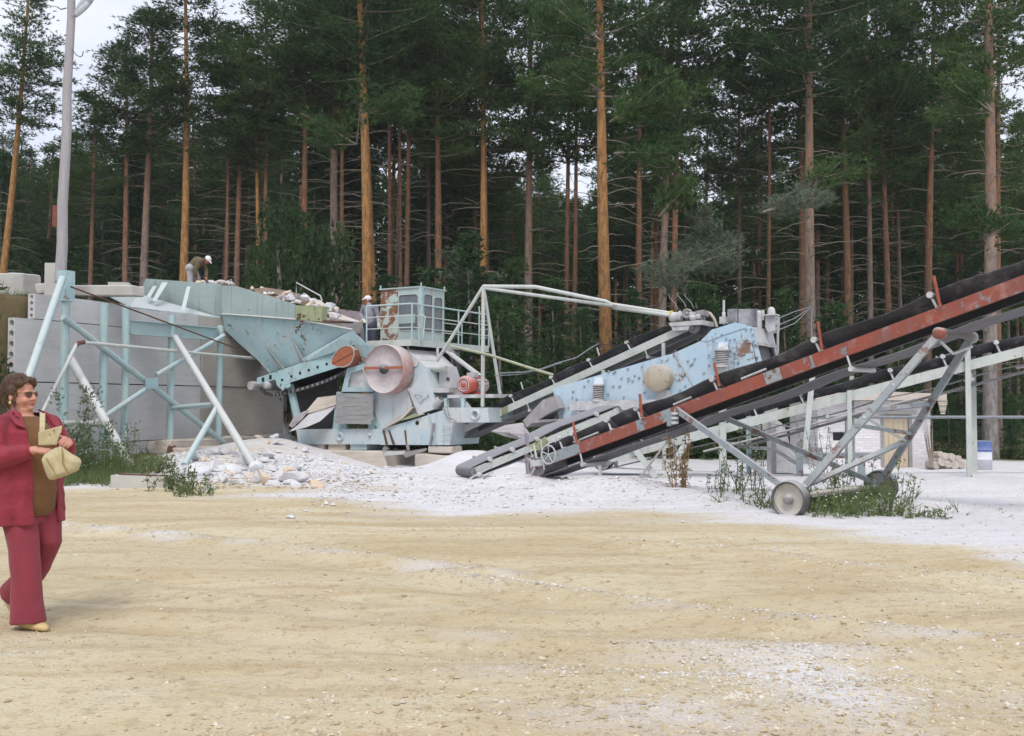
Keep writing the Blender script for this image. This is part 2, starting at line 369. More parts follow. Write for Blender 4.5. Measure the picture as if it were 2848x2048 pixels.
def gz(x, y, fine=True):
    p = V((x, y, 0)) - WL.p; s = p.dot(WL.t); db = -p.dot(WL.n)
    wd = .30 + .9 * max(0, -s) + .8 * max(0, s - 10.3)
    z = 3.95 * sm(.08, .08 + wd, db) * (1 - sm(-7.0, 3.0, x)) * (1 if y < 60 else 1)
    z += -.55 * sm(19, 31, y) * sm(-1.5, 6, x) + .10 * sm(18.5, 26, y) * (1 - sm(-8.5, -5.0, x)) * (1 - sm(.1, .4, db))
    g = lambda cx, cy, rx, ry, a: a * math.exp(-((x - cx) / rx) ** 2 - ((y - cy) / ry) ** 2)
    z += g(-6.5, 27.3, 1.6, 1.9, .46) + g(-5.9, 23.2, 2.0, 1.9, .28)
    z += g(.15, 17.5, 1.0, .65, .20) + g(1.55, 16.2, 1.15, .75, .24) + g(3.2, 15.2, 1.6, .8, .12) + g(5.3, 13.9, .9, .45, .13) + g(9, 19, 3, 2, .10)
    z += g(-2.4, 19.0, 1.8, 1.2, .08) + g(-.9, 23.0, .9, .8, .42) - g(-2.6, 25.9, 2.3, 2.2, .30) - g(-4.3, 25.2, 1.7, 1.1, .28)
    if fine:
        z += .035 * mnoise.noise(V((x * .45, y * .45, 3.1))) + .016 * mnoise.noise(V((x * 1.7, y * 1.7, 7.7))) * (1 + sm(12, 22, y))
        z += .007 * mnoise.noise(V((x * 5.1, y * 5.1, 1.3)))
        if 4 < y < 13 and -7 < x < 6:
            d, k = ridge(x, y); z += (.05 if k in (0, 1) else .03) * math.exp(-(d / .16) ** 2) - .035 * math.exp(-((d - .40) / .16) ** 2)
        if y > 30: z += .25 * mnoise.noise(V((x * .13, y * .13, .4)))
    return z
def dustf(x, y):
    b = float(np.interp(x, _bx, _by))
    n = mnoise.noise(V((x * .3, y * .8, 5))) * 1.3 + mnoise.noise(V((x * .9, y * 2.6, 9))) * .7
    rd = 0.0
    if 4 < y < 13 and -7 < x < 6:
        d, k = ridge(x, y); rd = (.5, .42, .18, .3, .15)[k] * math.exp(-((d - (.1 if k == 0 else 0)) / .2) ** 2) * (.6 + .8 * mnoise.noise(V((x * 1.5, y * 1.5, 4))))
    mud = .85 * math.exp(-((x + 4.4) / 3.2) ** 2 - ((y - 17.0) / .8) ** 2) * (.75 + .8 * mnoise.noise(V((x * 1.1, y * 2.0, 11)))) + math.exp(-((x - .1) / 1.0) ** 2 - ((y - 12.5) / .45) ** 2) + .8 * math.exp(-((x - 1.6) / .9) ** 2 - ((y - 12.9) / .3) ** 2)
    rd += .42 * math.exp(-((x - 1.5) / 2.0) ** 2 - ((y - 5.0) / 1.0) ** 2) * max(0, .8 + 1.1 * mnoise.noise(V((x * 1.6, y * 1.6, 21)))) + .3 * math.exp(-((x - 1.45) / .5) ** 2 - ((y - 5.35) / .35) ** 2)
    return rd + (1 - max(0, min(1, mud))) * sm(-1.3, 1.6, y - b + n) * (1 - .45 * math.exp(-((x + 6.2) / 2.1) ** 2 - ((y - 25.0) / 4.5) ** 2))
def axis(parts):
    out = []
    for a, b, st in parts:
        n = max(1, round((b - a) / st)); out += [a + (b - a) * i / n for i in range(n)]
    return out + [parts[-1][1]]
gx = axis([(-420, -60, 40), (-60, -24, 3), (-24, -13, .5), (-13, 11, .10), (11, 24, .5), (24, 60, 3), (60, 420, 40)])
gy = axis([(-30, 0, 3), (0, 3, .5), (3, 9, .07), (9, 20, .12), (20, 33, .2), (33, 60, 1.0), (60, 130, 5), (130, 700, 60)])
nx, ny = len(gx), len(gy)
gv = np.empty((nx * ny, 3)); ga = np.empty(nx * ny); gf = np.empty(nx * ny)
k = 0
for y in gy:
    for x in gx:
        inn = -26 < x < 26 and y < 62
        gv[k] = (x, y, gz(x, y, inn)); ga[k] = dustf(x, y) if inn else 0
        pp = V((x, y, 0)) - WL.p; db = -pp.dot(WL.n); s_ = pp.dot(WL.t)
        left = sm(17.2, 18.6, y) * (1 - sm(-8.6, -7.2, x + .12 * (y - 18)))
        gf[k] = max(sm(33, 40, y), sm(0, .5, db) if (x < 4) else 0, left)
        k += 1
idx = np.arange(nx * ny).reshape(ny, nx)
gq = np.stack([idx[:-1, :-1], idx[:-1, 1:], idx[1:, 1:], idx[1:, :-1]], -1).reshape(-1, 4)
me = bpy.data.meshes.new('ground'); me.from_pydata(gv.tolist(), [], gq.tolist())
me.polygons.foreach_set('use_smooth', [True] * len(me.polygons))
for nm, arr in (('dust', ga), ('soil', gf)):
    at = me.attributes.new(nm, 'FLOAT', 'POINT'); at.data.foreach_set('value', arr.astype(np.float32))
def m_ground():
    m, t, b = new_mat('yard_ground'); p, g = wpos(t); pst, _ = wpos(t, (.55, 1.3, 1))
    ad = N(t, 'Attribute', attribute_name='dust'); asf = N(t, 'Attribute', attribute_name='soil')
    n0 = noi(t, pst, .42, 6, .62, .6); n1 = noi(t, pst, 1.5, 7, .7, .4); n2 = noi(t, p, 9, 6, .7); n3 = noi(t, p, 45, 4, .65)
    pw, _ = wpos(t, (.22, 1.6, 1)); nw = noi(t, pw, 1.1, 7, .68, 1.2)
    sand = mixc(t, mapr(t, n0, .36, .64), srgb(202, 186, 152), srgb(214, 203, 176))
    sand = mixc(t, mapr(t, nw, .47, .64, 0, .72), sand, srgb(176, 152, 112))
    sand = mixc(t, mapr(t, n1, .52, .74, 0, .6), sand, srgb(206, 198, 180))
    nb = noi(t, pst, .16, 5, .6, .5)
    sand = mixc(t, mapr(t, nb, .42, .64, 0, .55), sand, srgb(178, 162, 128))
    sand = mixc(t, mapr(t, n2, .52, .72, 0, .6), sand, srgb(146, 122, 88))
    vo = t.nodes.new('ShaderNodeTexVoronoi'); vo.inputs['Scale'].default_value = 34; t.links.new(p, vo.inputs['Vector'])
    sx = t.nodes.new('ShaderNodeSeparateColor'); t.links.new(vo.outputs['Color'], sx.inputs[0])
    peb = math_(t, 'MULTIPLY', mapr(t, vo.outputs['Distance'], .32, .22), mapr(t, math_(t, 'ADD', sx.outputs[0], math_(t, 'MULTIPLY', n1, .6)), 1.02, 1.10))
    sand = mixc(t, math_(t, 'MULTIPLY', peb, .8), sand, mixc(t, sx.outputs[1], srgb(226, 222, 214), srgb(150, 132, 106)))
    dust = mixc(t, mapr(t, n1, .3, .75), srgb(232, 231, 234), srgb(214, 212, 214))
    dust = mixc(t, mapr(t, nw, .50, .72, 0, .4), dust, srgb(196, 184, 166))
    dust = mixc(t, mapr(t, n3, .45, .75, 0, .4), dust, srgb(164, 161, 160))
    dust = mixc(t, mapr(t, n2, .5, .75, 0, .4), dust, srgb(164, 158, 152))
    soil = mixc(t, mapr(t, n1, .35, .7), srgb(120, 104, 78), srgb(92, 88, 58))
    edge = math_(t, 'ADD', ad.outputs['Fac'], math_(t, 'MULTIPLY', math_(t, 'SUBTRACT', nw, .5), 1.9))
    c = mixc(t, mapr(t, edge, .2, .8), sand, dust)
    es = math_(t, 'ADD', asf.outputs['Fac'], math_(t, 'MULTIPLY', math_(t, 'SUBTRACT', n2, .5), .9))
    c = mixc(t, mapr(t, es, .4, .7), c, soil)
    t.links.new(c, b.inputs['Base Color']); b.inputs['Roughness'].default_value = .95; b.inputs['Specular IOR Level'].default_value = .2
    hgt = math_(t, 'ADD', math_(t, 'MULTIPLY', n2, .7), math_(t, 'ADD', math_(t, 'MULTIPLY', n3, .4), math_(t, 'ADD', math_(t, 'MULTIPLY', peb, .25), math_(t, 'MULTIPLY', nw, .8))))
    bump(t, b, hgt, .8, .05); return m
kind(link_mesh('ground', me, m_ground()), 'structure')

# loose stones lying on the yard: far too many to count
def stone_mass(name, label, pts, sizes, mat, flat=.6):
    base = np.array([(1, 0, 0), (-1, 0, 0), (0, 1, 0), (0, -1, 0), (0, 0, 1), (0, 0, -1)], float)
    tri = np.array([(0, 2, 4), (2, 1, 4), (1, 3, 4), (3, 0, 4), (2, 0, 5), (1, 2, 5), (3, 1, 5), (0, 3, 5)])
    n = len(pts); vs = np.empty((n, 6, 3))
    for i in range(n):
        a = RNG.uniform(0, 6.28); R = np.array([[math.cos(a), -math.sin(a), 0], [math.sin(a), math.cos(a), 0], [0, 0, 1]])
        q = (base * RNG.uniform(.55, 1.15, (6, 1)) + RNG.normal(0, .12, (6, 3))) * (1, RNG.uniform(.6, 1), flat * RNG.uniform(.6, 1.1))
        vs[i] = (q @ R.T) * sizes[i] + pts[i]
    fs = (tri[None] + 6 * np.arange(n)[:, None, None]).reshape(-1, 3)
    me = bpy.data.meshes.new(name); me.from_pydata(vs.reshape(-1, 3).tolist(), [], fs.tolist())
    return kind(link_mesh(name, me, mat), 'stuff', label)
def m_pebble(name, a, b_, c_):
    m, t, b = new_mat(name); p, g = wpos(t); vo = t.nodes.new('ShaderNodeTexVoronoi'); vo.inputs['Scale'].default_value = 14; t.links.new(p, vo.inputs['Vector'])
    sx = t.nodes.new('ShaderNodeSeparateColor'); t.links.new(vo.outputs['Color'], sx.inputs[0])
    c = mixc(t, sx.outputs[0], a, b_); c = mixc(t, mapr(t, sx.outputs[1], .7, .9), c, c_)
    t.links.new(c, b.inputs['Base Color']); b.inputs['Roughness'].default_value = .9; return m
pts, szs = [], []
while len(pts) < 17000:
    D = 3.9 + 13 * RNG.random() ** 1.7; X = RNG.uniform(-.56, .56) * D
    # dense in the gravelly patch of the near right, thin elsewhere
    dn = .07 + .95 * math.exp(-((X - 1.3) / 1.7) ** 2 - ((D - 5.0) / 1.15) ** 2) + .35 * sm(0, .6, mnoise.noise(V((X * .8, D * .8, 2))))
    dn += .5 * math.exp(-((X - 4.4) / 1.6) ** 2 - ((D - 8.6) / 1.2) ** 2)
    if RNG.random() < dn:
        s = min(.028, .0075 * math.exp(RNG.normal(0, .5)) * (1 + .05 * D)); pts.append((X, D, gz(X, D) + s * RNG.uniform(-.25, .2))); szs.append(s)
stone_mass('gravel', 'small loose stones scattered over the sandy yard', np.array(pts), szs, m_pebble('gravel_stones', srgb(196, 180, 148), srgb(160, 142, 112), srgb(208, 200, 186)))
pts, szs = [], []
while len(pts) < 3200:
    X = RNG.normal(1.45, .40); D = RNG.normal(5.35, .30) ; s = min(.02, .008 * math.exp(RNG.normal(0, .45))); pts.append((X, D, gz(X, D) + s * RNG.uniform(-.4, .15))); szs.append(s)
while len(pts) < 5000:
    pl = _ridges[RNG.choice([0, 1, 1, 3])]; i = RNG.integers(len(pl) - 1); t_ = RNG.random(); X = pl[i][0] * (1 - t_) + pl[i + 1][0] * t_ + RNG.normal(0, .1); D = pl[i][1] * (1 - t_) + pl[i + 1][1] * t_ + RNG.normal(0, .1)
    s = min(.03, .009 * math.exp(RNG.normal(0, .5))); pts.append((X, D, gz(X, D) + s * RNG.uniform(-.3, .15))); szs.append(s)
while len(pts) < 10000:
    if RNG.random() < .5: X = RNG.uniform(-3, 5); D = RNG.normal(16.2, 1.3)
    else: X = RNG.uniform(-9, -2.5); D = RNG.uniform(17.5, 26)
    s = min(.07, .018 * math.exp(RNG.normal(0, .5))) * (1.0 if X > -2.6 else 1.5); pts.append((X, D, gz(X, D) + s * .2)); szs.append(s)
stone_mass('white_gravel', 'white crushed stone spilled round the machines and on the sand', np.array(pts), szs, m_pebble('white_stone_chips', srgb(218, 216, 216), srgb(192, 189, 187), srgb(160, 155, 150)))
pts, szs = [], []
while len(pts) < 520:   # bark and wood chips in front of the rubble
    X = RNG.normal(-4.6, 1.3); D = RNG.normal(18.2, .8); s = RNG.uniform(.02, .06); pts.append((X, D, gz(X, D) + .01)); szs.append(s)
stone_mass('wood_chips', 'brown wood chips strewn in front of the rubble heap', np.array(pts), szs, m_pebble('chips', srgb(176, 150, 112), srgb(140, 112, 84), srgb(210, 196, 170)), .25)

# ------------------------------------------------------------------ retaining wall of hollow concrete slabs
def wp(s, z, o=0.0): return WL.p + WL.t * s + WL.n * o + V((0, 0, z))
wall = thing('retaining_wall', 'high grey retaining wall of stacked hollow concrete slabs', 'wall', wp(0, 0))
def hollow_slab(s0, s1, z0, z1, o, mat, holes=0, th=.22):
    m = MB(); pts = lambda s, z, oo: wp(s, z, o - oo)
    A = [pts(s0, z0, 0), pts(s1, z0, 0), pts(s1, z1, 0), pts(s0, z1, 0)]; B = [pts(s0, z0, th), pts(s1, z0, th), pts(s1, z1, th), pts(s0, z1, th)]
    m.add(A + B, [[0, 1, 2, 3], [7, 6, 5, 4], [3, 2, 6, 7], [0, 4, 5, 1], [1, 5, 6, 2]])
    if not holes: m.add(A + B, [[0, 3, 7, 4]])
    else:
        hz = (z1 - z0) / holes; r = min(.32 * hz, th * .34); n = 16
        for i in range(holes):
            zc = z0 + (i + .5) * hz; sq, ci, ins = [], [], []
            for k in range(n):
                a = 2 * math.pi * k / n + math.pi / 4; ca, sa = math.cos(a), math.sin(a); f = 1 / max(abs(ca), abs(sa))
                sq.append(pts(s0, zc + sa * f * hz / 2, th / 2 + ca * f * th / 2)); ci.append(pts(s0, zc + sa * r, th / 2 + ca * r)); ins.append(pts(s0 + .7, zc + sa * r, th / 2 + ca * r))
            m.add(sq + ci, [[k, (k + 1) % n, n + (k + 1) % n, n + k] for k in range(n)])
            m.add(ci + ins, [[k, (k + 1) % n, n + (k + 1) % n, n + k] for k in range(n)] + [[n + k for k in range(n)]], False)
    m.build('slab', mat, wall, fix=False)
hollow_slab(0, 6.29, 1.955, 3.412, 0, M_['slab'], 6); hollow_slab(6.325, 10.3, 1.955, 3.412, .02, M_['slab_tan'])
hollow_slab(0, 6.29, .465, 1.928, .018, M_['slab'], 6); hollow_slab(6.325, 10.3, .465, 1.928, -.01, M_['slab_tan'])
hollow_slab(.55, 3.3, 3.432, 4.02, -.01, M_['slab'], 4); hollow_slab(3.315, 6.2, 3.432, 3.95, .0, M_['slab']); hollow_slab(6.215, 10.3, 3.432, 3.95, .0, M_['slab_tan'])
hollow_slab(0, 4.9, -.35, .442, .0, M_['slab']); hollow_slab(4.915, 10.3, -.35, .442, .0, M_['slab_tan'])
def rough_block(name, label, corners, h, mat, cat='concrete block', jit=.03, group=None):
    """a cast block with chipped, uneven edges"""
    bm = bmesh.new(); c = [V(p) for p in corners]; n = len(c)
    vs = [bm.verts.new(p) for p in c] + [bm.verts.new(p + V((0, 0, h))) for p in c]
    bm.faces.new(vs[:n][::-1]); bm.faces.new(vs[n:])
    for i in range(n): bm.faces.new([vs[i], vs[(i + 1) % n], vs[n + (i + 1) % n], vs[n + i]])
    bmesh.ops.bevel(bm, geom=bm.edges[:], offset=.03, segments=1, affect='EDGES')
    bmesh.ops.subdivide_edges(bm, edges=bm.edges[:], cuts=3, use_grid_fill=True)
    for v in bm.verts: v.co += V((mnoise.noise(v.co * 3.1), mnoise.noise(v.co * 3.1 + V((9, 0, 0))), mnoise.noise(v.co * 3.1 + V((0, 7, 0))))) * jit
    me = bpy.data.meshes.new(name); bm.to_mesh(me); bm.free()
    o0 = sum(c, V((0, 0, 0))) / n
    return tag(link_mesh(name, me, mat, origin=o0), label, cat, group)
def block_at(px0, px1, py0, D, depth, hz, label, mat='conc', dirv=None):
    a, b = P((px0, py0), D), P((px1, py0), D); dv = V((.35, .94, 0)) * depth
    z = a.z; return rough_block('concrete_block', label, [(a.x, a.y, z), (b.x, b.y, z), (b.x + dv.x, b.y + dv.y, z), (a.x + dv.x, a.y + dv.y, z)], hz, M_[mat])
block_at(-60, 62, 822, 25.4, .6, .58, 'weathered concrete block at the far end of the wall top, beside the lamp pole')
block_at(96, 140, 819, 24.4, .5, .27, 'short concrete block beside the foot of the lamp pole')
block_at(182, 366, 822, 25.3, .5, .27, 'long low concrete block on the wall top between lamp pole and loading apron')
m = MB(); m.rbox(P(Z1(775, 222), 26.0), .26, .15, .075, .2); tag(m.build('concrete_block', M_['conc'], origin=P(Z1(775, 222), 26.0)), 'small loose concrete piece lying on the long wall-top block', 'concrete block')
# broken footing in front of the wall
pA, pB = wp(4.2, 0, .02), wp(9.6, 0, .02)
rough_block('concrete_footing', 'broken pale concrete ledge along the foot of the slab wall', [pA + V((0, 0, -.2)), pB + V((0, 0, -.2)), pB + WL.n * .55 + V((0, 0, -.2)), pA + WL.n * .75 + V((0, 0, -.2))], .66, M_['conc_warm'], 'footing', .09)
rough_block('concrete_footing', 'lower cracked concrete step below the broken ledge of the wall', [pA + WL.n * .6 + V((0, 0, -.25)), wp(7.6, -.25, .62), wp(7.4, -.25, 1.25), wp(4.6, -.25, 1.35)], .5, M_['conc_warm'], 'footing', .09)
# kerb block with a lifting loop in the grass
kb = thing('kerb_block', 'grey kerb block with steel lifting loop at the edge of the weeds', 'concrete block', G(ZC(1100, 1420)))
a, b = G(ZC(700, 1400)), G(ZC(1460, 1415)); up = V((0, 0, 1)); bk = V((.05, .5, 0))
m = MB(); m.prism([a - up * .06, b - up * .06, b + up * .185, a + up * .2], bk); m.build('body', M_['conc'], kb)
m = MB(); q = lambda x, y: G(ZC(x, y), .0)
la, lb = a.lerp(b, .5) + V((0, .22, .18)), a.lerp(b, .63) + V((0, .22, .18))
m.path([la, la + up * .05, la.lerp(lb, .25) + up * .10, la.lerp(lb, .5) + up * .115, la.lerp(lb, .75) + up * .10, lb + up * .05, lb], .012); m.build('lifting_loop', M_['rustrod'], kb)
m = MB(); m.tube(a + V((.1, .1, .215)), b + V((0, .1, .20)), .014); m.build('edge_bar', M_['rustrod'], kb)

# ------------------------------------------------------------------ lamp pole
D0 = 24.3
pb, pt = P(ZF(341, 1600), D0), P(ZF(409, -110), D0)
lp = thing('lamp_pole', 'tall grey wooden lamp pole rising from a concrete stub on the wall top', 'lamp pole', V((pb.x, pb.y, 3.6)))
m = MB(); m.path([pb.lerp(pt, i / 8) + V((.02 * math.sin(i * 2.1), 0, 0)) for i in range(9)], [.135 - .0055 * i for i in range(9)], 14); m.build('pole', M_['pole'], lp)
m = MB(); a = P(ZF(309, 1640), D0 + .1); zt = P(ZF(309, 1497), D0 + .1).z
m.box((a.x, a.y, (3.2 + zt) / 2), V((.17, 0, 0)), V((0, .17, 0)), V((0, 0, (zt - 3.2) / 2))); m.build('concrete_stub', M_['conc'], lp)
m = MB()
for py in (1560, 1590): c = P(ZF(372, py), D0); m.path([c + V((.165 * math.cos(k * .5236), .165 * math.sin(k * .5236), .02 * math.sin(k))) for k in range(12)], .012, 6, True)
m.build('wire_binding', M_['rustrod'], lp)
hd = P(ZF(470, 35), D0 - .15); ax = (P(ZF(512, -15), D0 - .15) - P(ZF(442, 72), D0 - .15)).normalized()
m = MB(); x, y = perp(ax); prof = [(-.34, .015), (-.32, .05), (-.2, .085), (0, .115), (.2, .12), (.36, .10), (.40, .03)]
m.lathe(hd, ax, prof, 16); lh = m.build('lamp_head', plain('lamp_grey', srgb(172, 176, 182), .5, .1), lp)
m = MB(); m.lathe(hd - V((0, .02, .045)), ax, [(-.28, .0), (-.22, .06), (0, .09), (.18, .09), (.24, 0)], 16); m.build('lens', plain('lamp_lens', srgb(205, 210, 214), .25, .05, bmp=0), lh)
m = MB(); m.path([hd + ax * .38, P(ZF(540, -70), D0 - .1), P(ZF(480, -120), D0 - .05), P(ZF(412, -60), D0)], .022); m.path([P(ZF(412, 100), D0 - .14), P(ZF(424, 80), D0 - .15), P(ZF(440, 74), D0 - .15)], .010); m.build('lamp_arm', M_['galv'], lp)
m = MB(); m.path([P(ZF(410, 282), D0 - .1), P(ZF(432, 312), D0 - .1), P(ZF(455, 324), D0 - .1), P(ZF(468, 316), D0 - .1), P(ZF(472, 292), D0 - .1)], .012); m.build('hook', M_['darksteel'], lp)
m = MB(); m.path([P(ZF(378, 46), D0 - .05), P(ZF(345, 54), D0 - .05), P(ZF(325, 40), D0 - .05)], .014); m.build('bracket', M_['darksteel'], lp)
m = MB(); c = P(ZF(313, 1228), D0 - .05); m.rbox(c, .055, .05, .26, .2); m.build('meter_box', plain('orange_box', srgb(116, 66, 50), .7, .3), lp)
m = MB(); m.path([P(ZF(325, 40), D0 - .05), P(ZF(160, 10), D0 + 1), P(ZF(-200, -14), D0 + 4)], .008, 5); tag(m.build('overhead_wire', M_['wire'], origin=P(ZF(325, 40), D0)), 'thin overhead wire running off from the lamp pole bracket', 'wire')

# ------------------------------------------------------------------ turquoise pipe framework before the wall
fr = thing('pipe_framework', 'turquoise steel pipe posts and cross braces standing before the slab wall', 'framework', wp(5, 0, .6))
SO = .6
S_ = lambda x, y, o=SO: WL(Z1(x, y), o)
def onground(p): return V((p.x, p.y, gz(p.x, p.y) - .05))
for x0, y0, x1, r in ((430, 165, 405, .10), (677, 335, 668, .10), (817, 350, 808, .095), (1114, 412, 1094, .095), (1428, 480, 1408, .09)):
    t0 = S_(x0, y0); b0 = S_(x1, 1190); b0 = V((b0.x, b0.y, gz(b0.x, b0.y) - .1)); b0 = V((t0.x + (b0.x - t0.x) * .3, t0.y + (b0.y - t0.y) * .3, b0.z))
    MB().tube(t0, b0, r, n=14).build('post', M_['turq_pipe'], fr)
c = S_(428, 225); m = MB(); m.box(c, WL.t * .14, WL.n * .13, V((0, 0, .36))); m.build('post_head', M_['turq'], fr)
MB().tube(S_(410, 425, .72), S_(1450, 1235, .72), .075, n=12).build('brace', M_['turq_pipe'], fr)
MB().tube(S_(1450, 545, .74), S_(1015, 800, .74), .065, n=12).build('brace', M_['turq_pipe'], fr)
MB().tube(S_(955, 885, .74), S_(610, 1115, .74), .065, n=12).build('brace', M_['turq_pipe'], fr)
m = MB(); m.prism([S_(948, 820, .86), S_(1026, 820, .86), S_(1026, 890, .86), S_(948, 890, .86)], -WL.n * .03); m.build('gusset_plate', M_['turq'], fr)
a, b = S_(840, 490), S_(1405, 535); m = MB(); d = (b - a).normalized()
for dz in (-.17, .17): m.box((a + b) / 2 + V((0, 0, dz)), d * (b - a).length / 2, WL.n * .11, V((0, 0, .012)))
m.box((a + b) / 2, d * (b - a).length / 2, WL.n * .008, V((0, 0, .158))); m.build('cross_beam', M_['turq_pipe'], fr)
def prop(top, foot_px, r, name='raking_prop', mat='turq_pipe', z=None):
    f = G(foot_px, 0.0)
    for _ in range(4): f = G(foot_px, gz(f.x, f.y))
    f = f - V((0, 0, .03)); MB().tube(top, f + (f - top).normalized() * .1, r, n=12).build(name, M_[mat], fr); return f
def at_px(a, b, px):
    lo, hi = 0.0, 1.0
    for _ in range(40):
        mid = (lo + hi) / 2
        if (proj(a.lerp(b, mid))[0] < px) == (proj(a)[0] < proj(b)[0]): lo = mid
        else: hi = mid
    return a.lerp(b, lo)
tA = S_(455, 690, .75); fA = prop(tA, Z1(862, 1415), .10, mat='palegreen')
tB = S_(1135, 555, .8); fB = prop(tB, Z1(1672, 1425), .085, mat='palegreen')
kB = at_px(tB, fB, Z1(1410, 0)[0]); prop(kB, Z1(1205, 1355), .07)
MB().tube(S_(1115, 1016, .62), at_px(tB, fB, Z1(1400, 0)[0]), .062, n=12).build('brace', M_['turq_pipe'], fr)
MB().tube(S_(400, 1115, .8), at_px(tA, fA, Z1(690, 0)[0]), .07, n=12).build('brace', M_['palegreen'], fr)
prop(S_(404, 175, .8), Z1(-50, 1490), .085, mat='turq_pipe')
m = MB(); m.prism([S_(1080, 1310, .9) + V((0, 0, -.1)), S_(1165, 1300, .9) + V((0, 0, -.1)), S_(1125, 1230, .75), S_(1105, 1230, .75)], -WL.n * .05); m.build('rusted_foot', M_['rustrod'], fr)
# bent handrail pipe
hr = thing('bent_pipe_rail', 'thin pale pipe bent over like a rail in front of the turquoise posts', 'pipe rail', G(Z1(67, 1450)))
oo = 1.5; f = G(Z1(67, 1450))
pr = [f, WL(Z1(272, 1048), oo), WL(Z1(497, 603), oo), WL(Z1(520, 592), oo), WL(Z1(556, 592), oo), WL(Z1(900, 622), 1.3), WL(Z1(1300, 662), 1.05), WL(Z1(1650, 692), .85)]
MB().path(pr, .042, 10).build('rail', M_['palegreen'], hr)
MB().path([WL(Z1(495, 612), oo), WL(Z1(508, 594), oo), WL(Z1(545, 588), oo)], .05, 10).build('rusted_elbow', M_['rustrod'], hr)
m = MB(); m.path([S_(458, 228, .9), S_(1000, 430, .9), S_(1400, 580, .9), S_(1540, 628, .9)], .02, 6)
tag(m.build('rusty_tie_rod', M_['rustrod'], origin=S_(458, 228, .9)), 'dark rusty tie rod slanting from the pole foot across the turquoise posts', 'tie rod')

# ------------------------------------------------------------------ hopper, feeder, crusher: they share one upright plane
MP = Plane(-3.3, 27.0, .866, -.5); TT, NN = MP.t, MP.n; UP = V((0, 0, 1))
m2 = lambda x, y, o=0.0: MP(Z2(x, y), o)
m3 = lambda x, y, o=0.0: MP(Z3(x, y), o)
ma = lambda x, y, o=0.0: MP(ZA(x, y), o)
md = lambda x, y, o=0.0: MP(ZD(x, y), o)
def plate(name, pts, th, mat, parent, dirv=None):
    return MB().prism(pts, (dirv if dirv is not None else -NN) * th).build(name, M_[mat] if isinstance(mat, str) else mat, parent)
hp = thing('feed_hopper', 'turquoise steel feed hopper with grey side boards full of broken stone', 'hopper', m2(560, 1300))
D1 = lambda x, y, D: P(Z1(x, y), D)
plate('wing_board', [D1(945, 175, 28.9), D1(1430, 211, 29.75), D1(1430, 434, 29.75), D1(898, 279, 28.9)], .03, 'greypaint', hp)
sb = plate('side_board', [m2(152, 158, .40), m2(270, 160, .40), m2(757, 311, .40), m2(757, 434, .40), m2(170, 391, .40)], .03, 'greypaint', hp)
for x, y0, y1 in ((238, 165, 396), (448, 225, 410), (157, 160, 392)): MB().tube(m2(x, y0 + 3, .41), m2(x + 3, y1, .41), .018, n=6).build('stiffener', M_['greypaint'], sb)
ap = MB(); ap.prism([D1(597, 234, 25.9), D1(900, 274, 28.7), D1(1430, 428, 29.6), D1(842, 357, 27.1)], V((0, 0, -.025))); ap.build('loading_apron', paint('apron_paint', srgb(168, 196, 196), .35, .55, rustc=srgb(140, 122, 118), scale=2), hp)
for a, b, c in ((Z1(1075, 200), Z1(1050, 200), Z1(985, 318)), (Z1(1003, 222), Z1(992, 222), Z1(948, 292)), (Z1(1222, 225), Z1(1210, 228), Z1(1172, 378))):
    MB().prism([P(a, 28.9), P(b, 28.9), P(c, 28.0), P((c[0] + 6, c[1] + 1), 28.0)], V((.25, .1, 0)) * .2).build('apron_strut', M_['turq_pipe'], hp)
oF = lambda y: .40 - .55 * (y - 390) / 470
f2 = lambda x, y: m2(x, y, oF(y))
plate('funnel_plate', [f2(*q) for q in ((165, 392), (780, 438), (1220, 517), (815, 747), (830, 777), (700, 817), (560, 864), (460, 760), (330, 650), (190, 520))], .02, 'turq', hp)
plate('funnel_plate', [m2(815, 749, .0), m2(1220, 520, .42), m2(1250, 545, .42), m2(1236, 640, .3), m2(1100, 694, .2), m2(960, 737, .16), m2(832, 780, .1)], .02, 'turq', hp)
plate('funnel_plate', [m2(1244, 545, .40), m2(1345, 640, .3), m2(1396, 650, .25), m2(1402, 800, .1), m2(1300, 760, .1), m2(1272, 690, .2), m2(1238, 640, .3)], .03, 'turq', hp)
plate('far_funnel_plate', [m2(165, 392, -1.9), m2(780, 438, -1.9), m2(1220, 517, -1.9), m2(1100, 694, -1.5), m2(560, 864, -1.5)], .02, 'turq', hp)
plate('rear_plate', [m2(168, 395, .38), m2(335, 652, .08), m2(560, 862, -.13), m2(560, 862, -1.45), m2(168, 395, -1.88)], .02, 'turq', hp, TT)
MB().path([m2(165, 390, .42), m2(480, 411, .42), m2(780, 435, .42), m2(1000, 474, .42), m2(1225, 516, .43)], .028, 8).build('rim', M_['palegreen'], hp)
for a, b, w_ in (((505, 630), (665, 832), 40), ((715, 560), (832, 775), 30), ((450, 748), (556, 868), 26)):
    MB().prism([m2(a[0], a[1], oF(a[1]) + .01), m2(b[0], b[1], oF(b[1]) + .26), m2(b[0] - w_, b[1] + 4, oF(b[1]) + .02)], TT * .03).build('rib', M_['palegreen'], hp)
plate('corner_box', [m2(760, 318, .46), m2(978, 326, .46), m2(978, 452, .46), m2(760, 436, .46)], .3, 'moss', hp)
plate('shelf_plate', [m2(978, 440, .45), m2(1140, 446, .45), m2(1135, 456, .45), m2(978, 452, .45)], .5, 'rustrod', hp)
for x, y in ((780, 395), (800, 452), (768, 500)): MB().path([m2(x, y, .47), m2(x + 22, y - 8, .5), m2(x + 18, y + 18, .5), m2(x - 4, y + 26, .5), m2(x + 2, y + 50, .48)], .022, 6).build('hinge', M_['rustrod'], hp)
